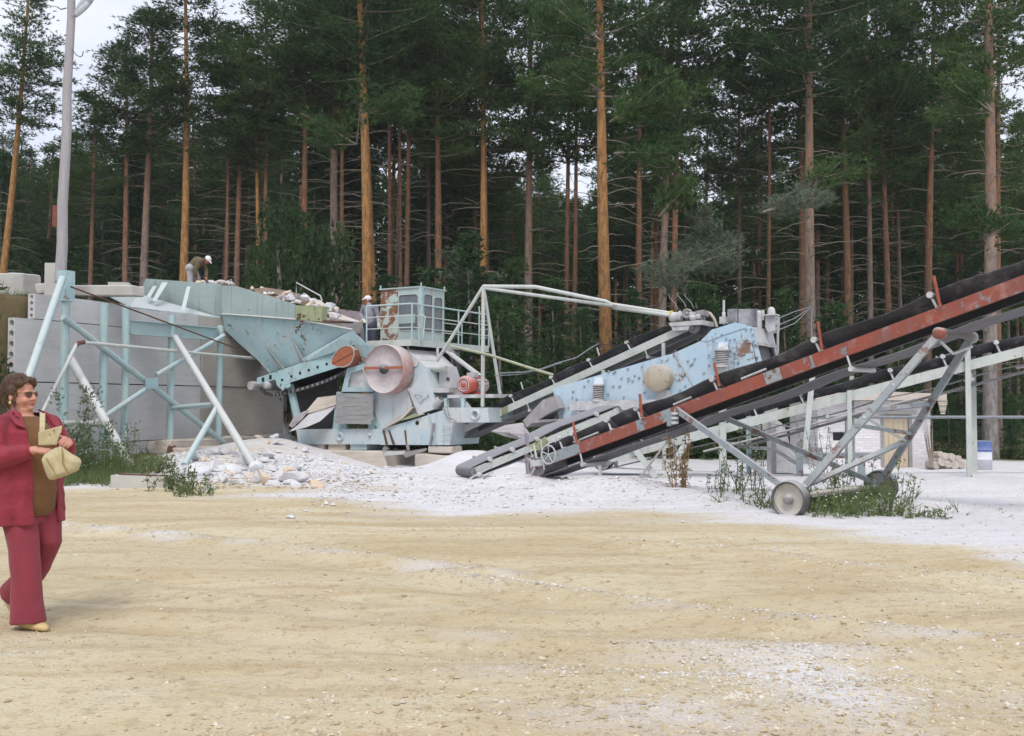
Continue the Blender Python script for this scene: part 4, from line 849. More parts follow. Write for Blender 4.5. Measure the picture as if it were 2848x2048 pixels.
# ------------------------------------------------------------------ belt conveyors
def conveyor(root, a, b, n, w_, h, mch, mbelt, stations, rise=.25, tail=True, head=True, mroll='white', retgap=.16, cover=None, trough=.12, mfar=None):
    """near channel from a to b (mid web), far channel w_ behind it; belt troughed over idlers, return run below"""
    a, b, n = V(a), V(b), V(n); d = (b - a); Ln = d.length; d.normalize(); up = n.cross(d); up = up if up.z > 0 else -up; up.normalize()
    MB().channel(a, b, h, .06, n).build('channel', mch, root); MB().channel(a - n * w_, b - n * w_, h, .06, -n).build('channel', mfar or mch, root)
    q = lambda s, o, z: a + d * s - n * o + up * z
    zt = h / 2 + .05
    # belt cross section: troughed, as a thin closed strip
    prof = [(.03, zt + trough + rise * .0), (.03 + w_ * .24, zt), (w_ * .76 - .03, zt), (w_ - .03, zt + trough)]
    zb = -h / 2 - retgap
    rd = (zt - zb) / 2 * .92; zc = (zt + zb) / 2
    sec = []
    ns = max(10, int(Ln / .35))
    def strip(fn, k0, k1, th=.014):
        top, bot = [], []
        for i in range(k0, k1 + 1):
            row = fn(i); top.append([p for p, u in row]); bot.append([p - u * th for p, u in row])
        m = MB(); c = len(top[0]); vs = [p for r in top for p in r] + [p for r in bot for p in r]; R = len(top); off = R * c; fs = []
        for i in range(R - 1):
            for j in range(c - 1):
                fs += [[i * c + j, i * c + j + 1, (i + 1) * c + j + 1, (i + 1) * c + j], [off + i * c + j, off + (i + 1) * c + j, off + (i + 1) * c + j + 1, off + i * c + j + 1]]
            for j in (0, c - 1): fs.append([i * c + j, (i + 1) * c + j, off + (i + 1) * c + j, off + i * c + j])
        for i in (0, R - 1): fs += [[i * c + j, i * c + j + 1, off + i * c + j + 1, off + i * c + j] for j in range(c - 1)]
        m.add(vs, fs, False); return m
    path = []
    for i in range(ns + 1):
        s = Ln * i / ns; f = min(1, s / .9) if tail else 1; f *= min(1, (Ln - s) / .9) if head else 1
        path.append([(q(s, o, zt + (z - zt) * f + (.03 * math.sin(i * 1.3) if .9 < s < Ln - .9 else 0) * (1 if z > zt else .4)), up) for o, z in prof])
    if head:
        for k in range(1, 12):
            an = math.pi * k / 12; u2 = up * math.cos(an) + d * math.sin(an); path.append([(q(Ln, o, zc) + u2 * (zt - zc), u2) for o, z in prof])
    for i in range(ns + 1):
        s = Ln * (1 - i / ns); sag = .05 * math.sin(math.pi * min(1, max(0, s / Ln))) * abs(math.sin(s * 1.7))
        path.append([(q(s, o, zb - sag), -up) for o, z in prof])
    if tail:
        for k in range(1, 12):
            an = math.pi * k / 12; u2 = -up * math.cos(an) - d * math.sin(an); path.append([(q(0, o, zc) + u2 * (zt - zc), u2) for o, z in prof])
        path.append(path[0])
    cut = ns + (11 if head else 0)
    strip(lambda i: path[i], 0, cut + 1).build('belt', mbelt, root); strip(lambda i: path[i], cut + 1, len(path) - 1).build('return_belt', M_['rubber_dusty'], root)
    if tail: MB().cyl(q(0, w_ / 2, zc), n, (zt - zc) - .016, w_ - .08, 22).build('tail_drum', M_['steel'], root)
    if head: MB().cyl(q(Ln, w_ / 2, zc), n, (zt - zc) - .016, w_ - .08, 22).build('head_drum', M_['steel'], root)
    for s in stations:
        if s < 0 or s > Ln: continue
        m = MB(); m.tube(q(s, .02, h / 2 - .02), q(s - .03, .02, zt + trough + .02), .018, n=8); m.tube(q(s, w_ - .02, h / 2 - .02), q(s - .03, w_ - .02, zt + trough + .02), .018, n=8)
        m.tube(q(s, .02, h / 2 + .01), q(s, w_ - .02, h / 2 + .01), .02, n=6); idl = m.build('idler', M_[mroll], root)
        for o0, z0, o1, z1 in ((.01, zt + trough - .03, .03 + w_ * .24, zt - .045), (.03 + w_ * .26, zt - .045, w_ * .74 - .03, zt - .045), (w_ * .76 - .03, zt - .045, w_ - .01, zt + trough - .03)):
            MB().tube(q(s, o0, z0), q(s, o1, z1), .038, n=12).build('roller', M_['darksteel'], idl)
        MB().cyl(q(s - .02, .0, zt + trough - .02), n, .042, .07, 12).build('roller_cap', M_[mroll], idl)
        if int(s * 10) % 2 == 0:
            m = MB(); m.tube(q(s + .35, .0, -h / 2), q(s + .35, .0, zb - .02), .015, n=6); r_ = m.build('return_bracket', M_[mroll], root)
            MB().tube(q(s + .35, -.03, zb - .05), q(s + .35, w_ + .03, zb - .05), .035, n=12).build('return_roller', M_[mroll], r_)
    return q, Ln, up, d, zt, zb

# conveyor from the crusher up to the screen
OA = -.45
cA = thing('feed_conveyor', 'pale green belt conveyor climbing from under the crusher to the screen', 'conveyor', m4(200, 1100, OA))
a0, b0 = m4(-20, 1182, OA), m5(470, 402, OA)
LA = (b0 - a0).length
stA = [at for at in (0.0,)]
def s_of(a, b, p, o):   # distance along a-b where it passes photo column p[0]
    return (at_px(a, b, p[0]) - a).length
stA = [s_of(a0, b0, Z4(x, 0), 0) for x in (495, 800, 1085, 1375)] + [s_of(a0, b0, Z5(x, 0), 0) for x in (150,)]
qA = conveyor(cA, a0, b0 + (b0 - a0).normalized() * .5, NN, .78, .175, M_['palegreen'], M_['rubber'], stA, tail=True, head=True, retgap=.13, trough=.16)
for s in (2.0, 4.2): p = qA[0](s, .0, -.1); 
for x, y in ((1115, 510), (540, 770)): MB().tube(m4(x, y, OA - .9), m4(x + 20, y + 70, OA - .9), .022, n=6).build('guard_rod', M_['palegreen'], cA)
for px in (Z4(1150, 0), Z5(380, 0)):
    s = s_of(a0, b0, px, 0)
    for o in (.03, .75): p = qA[0](s, o, -.1); MB().tube(p, V((p.x, p.y, -.6)), .05, n=8).build('leg', M_['palegreen'], cA)
plate('patch_plate', [m4(395, 965, OA + .02), m4(440, 945, OA + .02), m4(440, 1000, OA + .02), m4(395, 1018, OA + .02)], .01, 'moss', cA)
# drive at the head
dr = thing('conveyor_drive', 'dust-covered motor and gearbox on the head of the feed conveyor', 'drive unit', m5(560, 330, -.3))
me5 = lambda x, y, o=0.0: MP(ZE(x, y), o)
MB().prism([me5(225, 445, -.28), me5(750, 395, -.28), me5(765, 470, -.28), me5(250, 500, -.28)], -NN * .8).build('base_plate', M_['white'], dr)
MB().prism([me5(265, 505, -.3), me5(560, 480, -.3), me5(530, 560, -.3), me5(290, 570, -.3)], -NN * .7).build('bracket', M_['white'], dr)
ax1 = TT * .96 + UP * .08
mt = MB().lathe(me5(345, 345, -.55), ax1, [(-.16, 0), (-.16, .09), (-.14, .115), (-.04, .115), (-.03, .10), (.08, .10), (.09, .12), (.12, .12), (.12, .04), (.2, .03), (.2, 0)], 22).build('motor', M_['white'], dr)
MB().lathe(me5(262, 300, -.52), ax1, [(-.06, .0), (-.06, .06), (.04, .07), (.04, 0)], 16).build('fan_cap', M_['yellow'], mt)
MB().lathe(me5(520, 300, -.5), NN, [(-.06, 0), (-.06, .10), (-.04, .115), (.04, .115), (.045, .08), (.02, .07), (.03, .03), (.05, .03), (.05, 0)], 22).build('pulley', M_['steel'], dr)
MB().lathe(me5(610, 370, -.35), NN, [(-.2, .07), (.05, .07), (.08, .05), (.08, 0)], 18).build('coupling', M_['white'], dr)
m = MB(); m.box(me5(680, 335, -.6), TT * .14, NN * .15, UP * .085); m.build('gearbox', M_['white'], dr)
MB().lathe(me5(690, 345, -.36), NN, [(-.1, .06), (.03, .06), (.04, .03), (.04, 0)], 16).build('gear_cover', M_['white'], dr)
MB().prism([me5(640, 262, -.38), me5(770, 235, -.38), me5(782, 330, -.38), me5(730, 322, -.38)], -NN * .35).build('guard_plate', M_['steel'], dr)
m = MB(); gd = [(815, 270), (880, 300), (935, 370), (965, 440), (985, 510)]; m.path([me5(x, y, -.9) for x, y in gd], .035, 8); m.build('guard_bow', M_['conc_warm'], dr)
m = MB()
for x, y in ((370, 230), (500, 200), (620, 215)): m.path([me5(x, y, -.6), me5(x - 40, y - 90, -.7), me5(x - 130, y - 180, -1), me5(x - 140, y - 230, -1.5)], .009, 5)
tag(m.build('power_cable', M_['galv'], origin=me5(500, 200, -.6)), 'thin looping cables rising from the drive at the conveyor head', 'cable')

# ------------------------------------------------------------------ vibrating screen
vs_ = thing('vibrating_screen', 'large rust-streaked light blue vibrating screen box with coil springs', 'screen', m4(1100, 1180, .1))
OS = .02
s4 = lambda x, y, o=OS: MP(Z4(x, y), o); s5 = lambda x, y, o=OS: MP(Z5(x, y), o); se = lambda x, y, o=OS: MP(ZE(x, y), o)
out = [s4(780, 818), s4(1170, 705), s4(1631, 568), s5(460, 556), s5(690, 452), s5(762, 372), s5(935, 320), s5(1072, 352), s5(1135, 600), s5(1152, 690), s5(800, 852), s5(420, 965), s5(0, 1040), s4(1400, 1035), s4(1080, 1085), s4(850, 1140)]
spn = plate('side_plate', out, .02, 'screen', vs_)
plate('side_plate', [p - NN * 1.45 for p in out], .02, 'screen', vs_)['label'] = 'far side plate of the screen box'
plate('top_edge_plate', [se(735, 720, .04), se(905, 552, .04), se(1280, 440, .04), se(1440, 470, .04), se(1440, 520, .04), se(1120, 625, .04), se(820, 740, .04)], .018, 'screen', vs_)
MB().path([s5(480, 558, .04), s5(620, 795, .04)], .01, 6).build('weld_seam', M_['palegreen'], spn)
MB().path([s5(235, 625, .04), s5(240, 790, .04)], .01, 6).build('weld_seam', M_['palegreen'], spn)
bolt = MB().lathe((0, 0, 0), NN, [(0, .026), (.018, .024), (.022, .014), (.022, 0)], 8).mesh('bolt'); bolt.materials.append(paint('bolt_grey', srgb(150, 164, 174), .3, .1))
bp = [(1205, 690), (1240, 800), (1300, 740), (1352, 742), (1385, 760), (1240, 700), (1400, 720), (930, 885), (850, 915), (935, 840), (880, 1095), (950, 1060), (850, 1010), (900, 960), (1455, 655), (1500, 700), (1580, 640), (1290, 800), (1020, 800), (960, 900), (1050, 760), (1470, 760), (1560, 760), (870, 1050), (1200, 860)]
be = [(1415, 722), (1490, 750), (1550, 628), (1525, 540), (1448, 545), (1580, 785), (1308, 842), (1190, 872), (1268, 920), (930, 1000), (858, 955), (635, 1010), (525, 1040), (600, 1085), (1060, 628), (1130, 690), (1190, 712), (1265, 700), (1565, 730), (1620, 985), (120, 1040), (210, 1010), (310, 940), (390, 1085), (40, 1095)]
b5 = [(30, 690), (125, 670), (60, 800), (130, 760), (210, 735), (95, 880), (250, 850), (540, 720), (520, 640), (600, 640), (560, 800), (700, 700), (740, 640), (930, 700), (960, 620), (1000, 560), (520, 830), (440, 860)]
for p in [s4(x, y, .04) for x, y in bp] + [se(x, y, .045) for x, y in be] + [s5(x, y, .04) for x, y in b5]:
    o = bpy.data.objects.new('bolt', bolt); COL.objects.link(o); o.parent = spn; o.location = p - LOC[vs_.name]
dcv = s5(375, 740, .02)
dk = MB().lathe(dcv, NN, [(-.0, .315), (.26, .315), (.28, .30), (.285, .0)], 40).build('eccentric_cover', paint('cover_paint', srgb(190, 176, 150), .42, .15, srgb(172, 164, 150), rustc=srgb(172, 108, 80), scale=4), vs_)
MB().path([s5(405, 625, .2), s5(420, 595, .2), s5(430, 600, .2)], .02, 6).build('grease_nipple', M_['white'], dk)
plate('cover_bracket', [s5(345, 830, .15), s5(430, 830, .15), s5(450, 900, .15), s5(335, 905, .15)], .12, 'white', vs_)
def spring(c_top, c_bot, r, turns, nm='coil_spring'):
    m = MB(); d = c_bot - c_top; n = turns * 14
    m.path([c_top + d * (i / n) + (TT * math.cos(i * 2 * math.pi / 14) + NN * math.sin(i * 2 * math.pi / 14)) * r for i in range(n + 1)], r * .19, 6)
    k = m.build(nm, M_['steel'], vs_)
    MB().cyl(c_top, UP, r * 1.35, .035, 16).build('spring_cap', M_['white'], k); MB().cyl(c_bot, UP, r * 1.4, .05, 16).build('spring_seat', M_['white'], k)
    MB().cyl((c_top + c_bot) / 2, UP, r * .55, (c_top - c_bot).length, 12).build('spring_core', M_['darksteel'], k)
spring(s5(832, 528, .22), s5(838, 648, .22), .125, 7); spring(s4(1122, 792, .22), s4(1122, 908, .22), .105, 7)
for pts in ([s5(812, 470, .1), s5(880, 470, .1), s5(880, 528, .25), s5(800, 528, .25)], [s4(1098, 735, .1), s4(1160, 735, .1), s4(1158, 790, .25), s4(1092, 790, .25)]):
    plate('spring_bracket', pts, .1, 'screen', vs_)
for pts in ([s5(800, 655, .3), s5(880, 655, .3), s5(862, 850, .22), s5(820, 850, .22)], [s4(1040, 978, .3), s4(1160, 978, .3), s4(1138, 1012, .3), s4(1134, 1120, .3), s4(1092, 1120, .3), s4(1088, 1012, .3)]):
    plate('spring_post', pts, .14, 'palegreen', vs_)
MB().box((s4(920, 950, .22) + s5(345, 938, .22)) / 2, (s5(345, 938, .22) - s4(920, 950, .22)) / 2, NN * .10, UP * .11).build('support_beam', M_['white'], vs_)
MB().tube(s4(1185, 985, .2), s4(1255, 1052, .2), .05, n=8).build('strut', M_['palegreen'], vs_)
plate('side_stiffener', [s5(866, 470, .05), s5(886, 470, .05), s5(890, 690, .05), s5(870, 690, .05)], .03, 'screen', vs_)
plate('side_stiffener', [s4(1165, 700, .05), s4(1185, 695, .05), s4(1185, 905, .05), s4(1165, 905, .05)], .03, 'screen', vs_)
# discharge end on the right: upper sheet, dark mouth, legs
e0, e1, e2, e3 = s5(1075, 352), s5(1102, 470), s5(1138, 600), s5(1152, 690)
dv = -NN * 1.45
MB().prism([e0, e1, e1 + dv, e0 + dv], TT * .02).build('end_sheet', M_['white'], vs_)
MB().prism([e1 - TT * .12, e3 - TT * .12, e3 - TT * .12 + dv, e1 - TT * .12 + dv], TT * .02).build('mouth_shade_sheet', M_['darksteel'], vs_)  # dark sheet standing in for the shade inside the open mouth
for k in range(7):
    p = (e1 + dv * (k + .5) / 7) + TT * .02; MB().box(p - UP * .02, TT * .03, NN * .07, UP * .035).build('sheet_tooth', M_['white'], vs_)
MB().prism([e1 + dv, e3 + dv, e3 + dv * .9, e1 + dv * .86], TT * .03).build('end_post', M_['white'], vs_)
plate('deck', [p_ - NN * .04 for p_ in (out[0] + UP * -.25, out[7] + UP * -.5, out[7] + UP * -.55, out[0] + UP * -.3)], 1.36, 'darksteel', vs_)
# supporting legs of the screen behind the belts
for p in (s4(1112, 1120, .2), s5(840, 850, .2), s4(1112, 1120, -1.6), s5(840, 850, -1.6)):
    MB().tube(p + UP * .3, V((p.x, p.y, gz(p.x, p.y) - .1)), .085, n=10).build('leg', M_['palegreen'], vs_)
# chutes at the low end
plate('chute', [s4(555, 1062, .35), s4(705, 905, .3), s4(795, 872, .3), s4(832, 965, .35), s4(745, 1010, .35), s4(585, 1112, .4)], .9, 'steel', vs_)
plate('chute_lip', [s4(600, 1080, .5), s4(650, 1055, .5), s4(822, 1048, .5), s4(830, 1062, .5), s4(660, 1078, .5)], .8, 'steel', vs_)
pn = plate('pan', [s4(315, 1140, .55), s4(420, 1095, .1), s4(555, 1075, .1), s4(610, 1165, .55), s4(548, 1200, .6), s4(430, 1155, .6)], .03, 'rustplate', vs_, UP * -1)
plate('pan_lip', [s4(315, 1142, .57), s4(455, 1150, .6), s4(548, 1198, .6), s4(548, 1208, .6), s4(420, 1180, .6)], .04, 'steel', vs_)
m = MB(); bx_ = [(722, 1100), (812, 1070), (845, 1180), (760, 1210)]
plate('outlet_box', [s4(*q, .45) for q in bx_], .6, 'steel', vs_)
plate('lower_tray', [s4(850, 1142, .1), s4(1080, 1088, .1), s4(1240, 1045, .1), s4(1240, 1075, .1), s4(1085, 1120, .1), s4(860, 1178, .1)], 1.2, 'steel', vs_)
# drive on top of the screen
dt = thing('screen_drive', 'dusty motor and gearbox mounted on top behind the screen box', 'drive unit', se(1350, 460, -.8))
m = MB(); m.tube(se(1095, 480, -.5), se(1095, 85, -.5), .028, n=8); m.build('upright_bar', M_['white'], dt)
MB().lathe(se(1095, 310, -.5), UP, [(-.05, .04), (.0, .045), (.05, .035), (.06, 0)], 14).build('bearing', M_['white'], dt)
MB().box(se(1092, 405, -.5), TT * .075, NN * .08, UP * .08).build('bearing_block', M_['white'], dt)
for x0, x1 in ((1152, 1308), (1325, 1604)):
    MB().prism([se(x0, 228, -.6), se(x1, 220, -.6), se(x1, 500, -.6), se(x0, 500, -.6)], -NN * .5).build('motor_case', paint('blotched_case_%d' % x0, srgb(178, 180, 186), .1, .45, srgb(96, 98, 104), scale=3, streak=False), dt)  # pale grey cases with random darker grey patches
MB().lathe(se(1650, 400, -.7), UP, [(-.2, .07), (.08, .07), (.17, .065), (.21, .04), (.215, 0)], 18).build('gearbox', M_['white'], dt)
MB().lathe(se(1715, 300, -.7), UP, [(-.15, .03), (.05, .03), (.10, .0)], 12).build('oil_filler', M_['white'], dt)
MB().lathe(se(1845, 320, -.75), UP, [(-.02, .085), (.05, .09), (.12, .08), (.17, .05), (.185, .0)], 18).build('motor', M_['white'], dt)
MB().prism([se(1745, 335, -.65), se(1905, 335, -.65), se(1900, 560, -.65), se(1800, 600, -.65), se(1750, 520, -.65)], -NN * .4).build('bracket', M_['white'], dt)
MB().box(se(1845, 325, -.7), TT * .15, NN * .15, UP * .015).build('top_plate', M_['white'], dt)
MB().tube(se(1950, 450, -.7), se(1945, 930, -.5), .03, n=8).build('conduit', M_['steel'], dt)

# ------------------------------------------------------------------ red conveyor on wheels
RP = Plane(-.96, 18.5, .74, -.67)
r4 = lambda x, y, o=0.0: RP(Z4(x, y), o); r5 = lambda x, y, o=0.0: RP(Z5(x, y), o); r6 = lambda x, y, o=0.0: RP(Z6(x, y), o); r7 = lambda x, y, o=0.0: RP(Z7(x, y), o)
cR = thing('stacker_conveyor', 'long red and grey wheeled belt conveyor rising towards the camera side', 'conveyor', r7(1450, 960))
ra = RP((1488, 1292)); rb = RP((2848, 787)); rd_ = (rb - ra).normalized(); RL = 13.2
stR = [s_of(ra, rb, p, 0) for p in (Z4(860, 0), Z4(965, 0), Z4(1230, 0), Z4(1455, 0), Z5(235, 0), Z5(812, 0), Z6(290, 0), Z6(990, 0))]
qR = conveyor(cR, ra, ra + rd_ * RL, RP.n, .72, .185, M_['red'], M_['rubber'], stR + [stR[-1] + 1.9, stR[-1] + 3.8], trough=.15, retgap=.14, tail=True, head=True, mfar=M_['darksteel'])
for p0, p1 in ((Z4(935, 1072), Z4(962, 1235)), (Z4(1440, 860), Z4(1458, 1035)), (Z5(215, 860), Z5(232, 1035)), (Z5(778, 622), Z5(818, 800)), (Z5(1562, 312), Z5(1592, 522)), (Z6(958, 102), Z6(998, 290))):
    MB().tube(RP(p0, .05), RP(p1, .03), .022, n=6).build('marker_bar', M_['redoxide_rod'], cR)
sR = lambda px: (at_px(ra, rb, px) - ra).length
def pal(px0, px1, mat):  # a repaired, differently painted length of the channel, bolted on
    s0, s1 = sR(px0), sR(px1); c = qR[0]((s0 + s1) / 2, -.006, 0); MB().box(c, rd_ * (s1 - s0) / 2, RP.n * .005, qR[2] * .088).build('splice_plate', M_[mat], cR)
pal(1495, 1612, 'bluesteel'); pal(1772, 1790, 'bluesteel'); pal(1842, 1868, 'bluesteel'); pal(2128, 2172, 'bluesteel'); pal(2256, 2262, 'bluesteel')
# dust and pebbles on the top flange are in the paint; idler rails
for px0, px1 in ((1590, 1660), (1870, 1920), (2060, 2130)): s0, s1 = sR(px0), sR(px1); MB().tube(qR[0](s0, .1, .14), qR[0](s1, .1, .15), .02, n=6).build('skirt_bar', M_['white'], cR)
# hand wheel
hw = r7(1560, 765, .12); hwo = MB().path([hw + (rd_ * math.cos(a) + qR[2] * math.sin(a)) * .155 for a in np.linspace(0, 6.283, 29)[:-1]], .013, 6, True).build('hand_wheel', M_['white'], cR)
for k in range(5): a = k * 1.2566; MB().tube(hw, hw + (rd_ * math.cos(a) + qR[2] * math.sin(a)) * .155, .009, n=6).build('spoke', M_['white'], hwo)
for x0, y0, x1, y1 in ((1330, 610, 1375, 820), (1440, 520, 1495, 1000)): MB().tube(r7(x0, y0, .08), r7(x1, y1, .08), .022 if x0 < 1400 else .012, n=6).build('guide_bar', M_['palegreen'], cR)
plate('tail_guard', [r7(1245, 625, -.1), r7(1500, 485, -.1), r7(1560, 560, -.1), r7(1420, 700, -.1), r7(1330, 700, -.1)], .03, 'moss', cR)
plate('tail_bracket', [r7(1270, 850, .06), r7(1500, 850, .06), r7(1480, 930, .06), r7(1275, 965, .06)], .1, 'white', cR)
MB().tube(r7(1345, 975, .05), r7(1300, 1065, .05), .02, n=6).build('tail_foot', M_['white'], cR)
# wheels and undercarriage
wn = V((3.58, 12.98, 0)); wf = V((5.45, 14.9, 0)); axl = (wf - wn).normalized(); wr = .245
wn.z = gz(wn.x, wn.y) + wr - .05; wf.z = gz(wf.x, wf.y) + wr - .05
M_['tyre'] = paint('dusty_tyre', srgb(70, 70, 72), 0, .35, srgb(96, 94, 92), streak=False, scale=6)
M_['hubplate'] = paint('dusty_hub', srgb(196, 190, 178), .12, .45, srgb(172, 164, 150), rustc=srgb(120, 104, 90), scale=7)
for c in (wn, wf):
    wh = MB().lathe(c, -axl, [(-.06, wr * .80), (-.085, wr * .88), (-.07, wr * .97), (-.03, wr), (.03, wr), (.07, wr * .97), (.085, wr * .9), (.06, wr * .84)], 40).build('wheel', M_['tyre'], cR)
    MB().lathe(c, -axl, [(-.06, 0), (-.06, wr * .82), (.05, wr * .86), (.02, wr * .8), (.0, wr * .3), (.05, wr * .22), (.06, 0)], 32).build('hub_plate', M_['hubplate'], wh)
    MB().lathe(c, -axl, [(.04, .07), (.085, .06), (.10, .03), (.10, 0)], 14).build('hub', M_['steel'], wh)
MB().tube(wn + axl * .05, wf - axl * .05, .035, n=10).build('axle', M_['steel'], cR)
MB().box((wn + wf) / 2 + UP * .02 - axl * .1, axl * .85, V((axl.y, -axl.x, 0)) * .11, UP * .02).build('axle_board', M_['conc_warm'], cR)
def bar(a, b, w_, mat='bluesteel', name='strut', nrm=None):
    a, b = V(a), V(b); d = (b - a).normalized(); n = V(nrm) if nrm is not None else RP.n; u = d.cross(n).normalized(); n = u.cross(d)
    return MB().box((a + b) / 2, d * (b - a).length / 2, u * w_, n * w_ * .8).build(name, M_[mat], cR)
tn = r6(995, 445, .06); tf = r6(1185, 470, -.78)
bar(tn, wn + axl * .1, .045, name='strut'); bar(tf, wf - axl * .1, .045)
bar(r5(490, 975, .05), wn + axl * .12 + UP * .05, .04, 'bluesteel'); bar(RP((2010, 1160), -.78), wf - axl * .15 + UP * .05, .035, 'bluesteel')
mid = lambda a, b, f: V(a).lerp(V(b), f)
N1, F1 = mid(tn, wn, .55), mid(tf, wf, .62); bar(N1, F1, .03, 'bluesteel', 'cross_brace')
N2 = mid(tn, wn, .80); bar(mid(tn, wn, .93), mid(tf, wf, .66), .032, 'bluesteel', 'cross_brace'); bar(mid(tn, wn, .46), mid(tf, wf, .42), .028, 'bluesteel', 'cross_brace')
bar(mid(tn, wn, .50), mid(tf, wf, .68), .02, 'palegreen', 'cross_brace'); bar(mid(tn, wn, .30), mid(tn, wn, .5) + axl * .2, .02, 'palegreen', 'cross_brace')
MB().lathe(tn, RP.n, [(-.1, .0), (-.1, .075), (.06, .075), (.08, .05), (.08, 0)], 16).build('pivot', M_['red'], cR); MB().lathe(tf, RP.n, [(-.05, .0), (-.05, .075), (.06, .075), (.08, .05), (.08, 0)], 16).build('pivot', M_['steel'], cR)
m = MB(); c0, c1 = tn + RP.n * -.12 + UP * .02, tf + RP.n * .1 + UP * .02; d = c1 - c0; x, y = perp(d); m.path([c0 + d * (i / 90) + (x * math.cos(i * .8) + y * math.sin(i * .8)) * .045 for i in range(91)], .011, 5); m.build('cross_spring', M_['steel'], cR)
MB().path([tn - UP * .1, mid(tn, tf, .4) - UP * .24, tf - UP * .12], .02, 6).build('slack_hose', M_['white'], cR)
c = r5(465, 1050, .08); m = MB(); m.box(c, rd_ * .08, RP.n * .05, UP * .09); m.build('hinge_bracket', M_['bluesteel'], cR)
for z in (-.07, .0, .07): MB().cyl(c + RP.n * .03 + rd_ * .06 + UP * z, UP, .055, .035, 14).build('hinge_knuckle', M_['white'], cR)

# short conveyor whose tail lies in the gravel
BP = Plane(-.62, 18.55, .866, .5); b7 = lambda x, y, o=0.0: BP(Z7(x, y), o)
cB = thing('fines_conveyor', 'dusty flat belt conveyor with its tail drum resting in the white gravel', 'conveyor', b7(400, 1150))
ba, bb2 = b7(420, 1035), b7(1230, 690); bd_ = (bb2 - ba).normalized()
stB = [(b7(x, y) - ba).length for x, y in ((680, 930), (1030, 770), (1420, 600))]
qB = conveyor(cB, ba, ba + bd_ * 3.4, BP.n, .66, .12, M_['palegreen'], M_['rubber_dusty'], stB + [2.9], trough=.03, retgap=.05, tail=True, head=True)
plate('take_up_frame', [b7(310, 1130, .06), b7(650, 950, .06), b7(650, 975, .06), b7(330, 1150, .06)], .03, 'white', cB)
plate('take_up_frame', [b7(345, 1185, .06), b7(680, 1030, .06), b7(680, 1060, .06), b7(370, 1192, .06)], .03, 'white', cB)
MB().lathe(b7(470, 1085, .06), BP.n, [(-.02, .05), (.03, .05), (.03, 0)], 12).build('bearing', M_['white'], cB)
for x0, y0, y1 in ((1210, 425, 640), (1215, 750, 1085)):
    p0, p1 = b7(x0, y0, .25), b7(x0 + 25, y1, .25); tag(MB().box((p0 + p1) / 2, (p1 - p0) / 2, BP.t * .03, BP.n * .02).build('steel_stake', M_['rustplate'], origin=p1), 'rusty flat stake %s the tail of the flat belt conveyor' % ('bolted upright above' if y0 < 600 else 'driven into the gravel before'), 'stake')

# third conveyor, pale green, behind the red one
pc0, pc1 = P((1750, 1000), 20.0), P((2800, 1000), 18.2)
CP = Plane(pc0.x, pc0.y, pc1.x - pc0.x, pc1.y - pc0.y)
c6 = lambda x, y, o=0.0: CP(Z6(x, y), o); c8 = lambda x, y, o=0.0: CP(Z8(x, y), o); c9 = lambda x, y, o=0.0: CP(Z9(x, y), o)
cC = thing('product_conveyor', 'pale green belt conveyor on posts running behind the red one', 'conveyor', c8(400, 1000))
ca, cb_ = CP((1672, 1281)), CP((2802, 989)); cd_ = (cb_ - ca).normalized()
stC = [s_of(ca, cb_, p, 0) for p in (Z9(330, 0), Z9(1070, 0), Z6(730, 0), Z6(1045, 0), Z6(1365, 0))]; stC = [.9, 2.0] + stC + [stC[-1] + 1.1, stC[-1] + 2.2]
qC = conveyor(cC, ca, ca + cd_ * 10.6, CP.n, .7, .18, M_['palegreen'], M_['rubber'], stC, trough=.16, retgap=.12)
def leg(p0, p1, w_, mat='palegreen', nm='leg'):
    d = (p1 - p0).normalized(); u = d.cross(CP.n).normalized(); return MB().box((p0 + p1) / 2, (p1 - p0) / 2, u * w_, CP.n * w_ * .7).build(nm, M_[mat], cC)
leg(c8(790, 690, .06), c8(1130, 1150, .25), .055); leg(c8(1600, 590, .06), c8(1255, 1160, .25), .06); leg(c8(1355, 560, .12), c8(875, 1195, .4), .02, 'steel', 'tie_bar')
def post(p, w_=.055, z=None): leg(p, V((p.x, p.y, gz(p.x, p.y) - .1)), w_)
post(c8(2070, 430, .06), .055); post(c8(2070, 430, -.8), .055); post(c8(345, 860, .04), .03)
post(c6(1160, 500, .08), .045); post(c6(1190, 520, -.8), .05); post(c6(455, 785, .06), .04); post(c6(470, 700, -.8), .04)
leg(c6(240, 650, .12), c6(190, 1170, .3), .05); MB().box(c6(262, 648, .12), CP.t * .14, CP.n * .06, UP * .03).build('leg_cap', M_['white'], cC)
m = MB(); m.tube(qC[0](2.2, .72, -.45), qC[0](9.5, .72, -.36), .03, n=6); m.tube(qC[0](2.0, -.02, -.33), qC[0](6.0, -.02, -.35), .025, n=6); m.build('tie_bar', M_['steel'], cC)
m = MB(); hz = P(Z6(170, 946), 23.0); h1 = P(Z6(1700, 946), 22.0); m.tube(hz, h1, .035, n=8); hp_ = thing('water_pipe', 'level grey pipe on posts running past the whitewashed shed', 'pipe', V((hz.x, hz.y, -.4))); m.build('pipe', M_['galv'], hp_)
for f_ in (.18, .93):
    q_ = hz.lerp(h1, f_); MB().tube(q_, V((q_.x, q_.y, gz(q_.x, q_.y) - .1)), .03, n=6).build('pipe_post', M_['galv'], hp_)

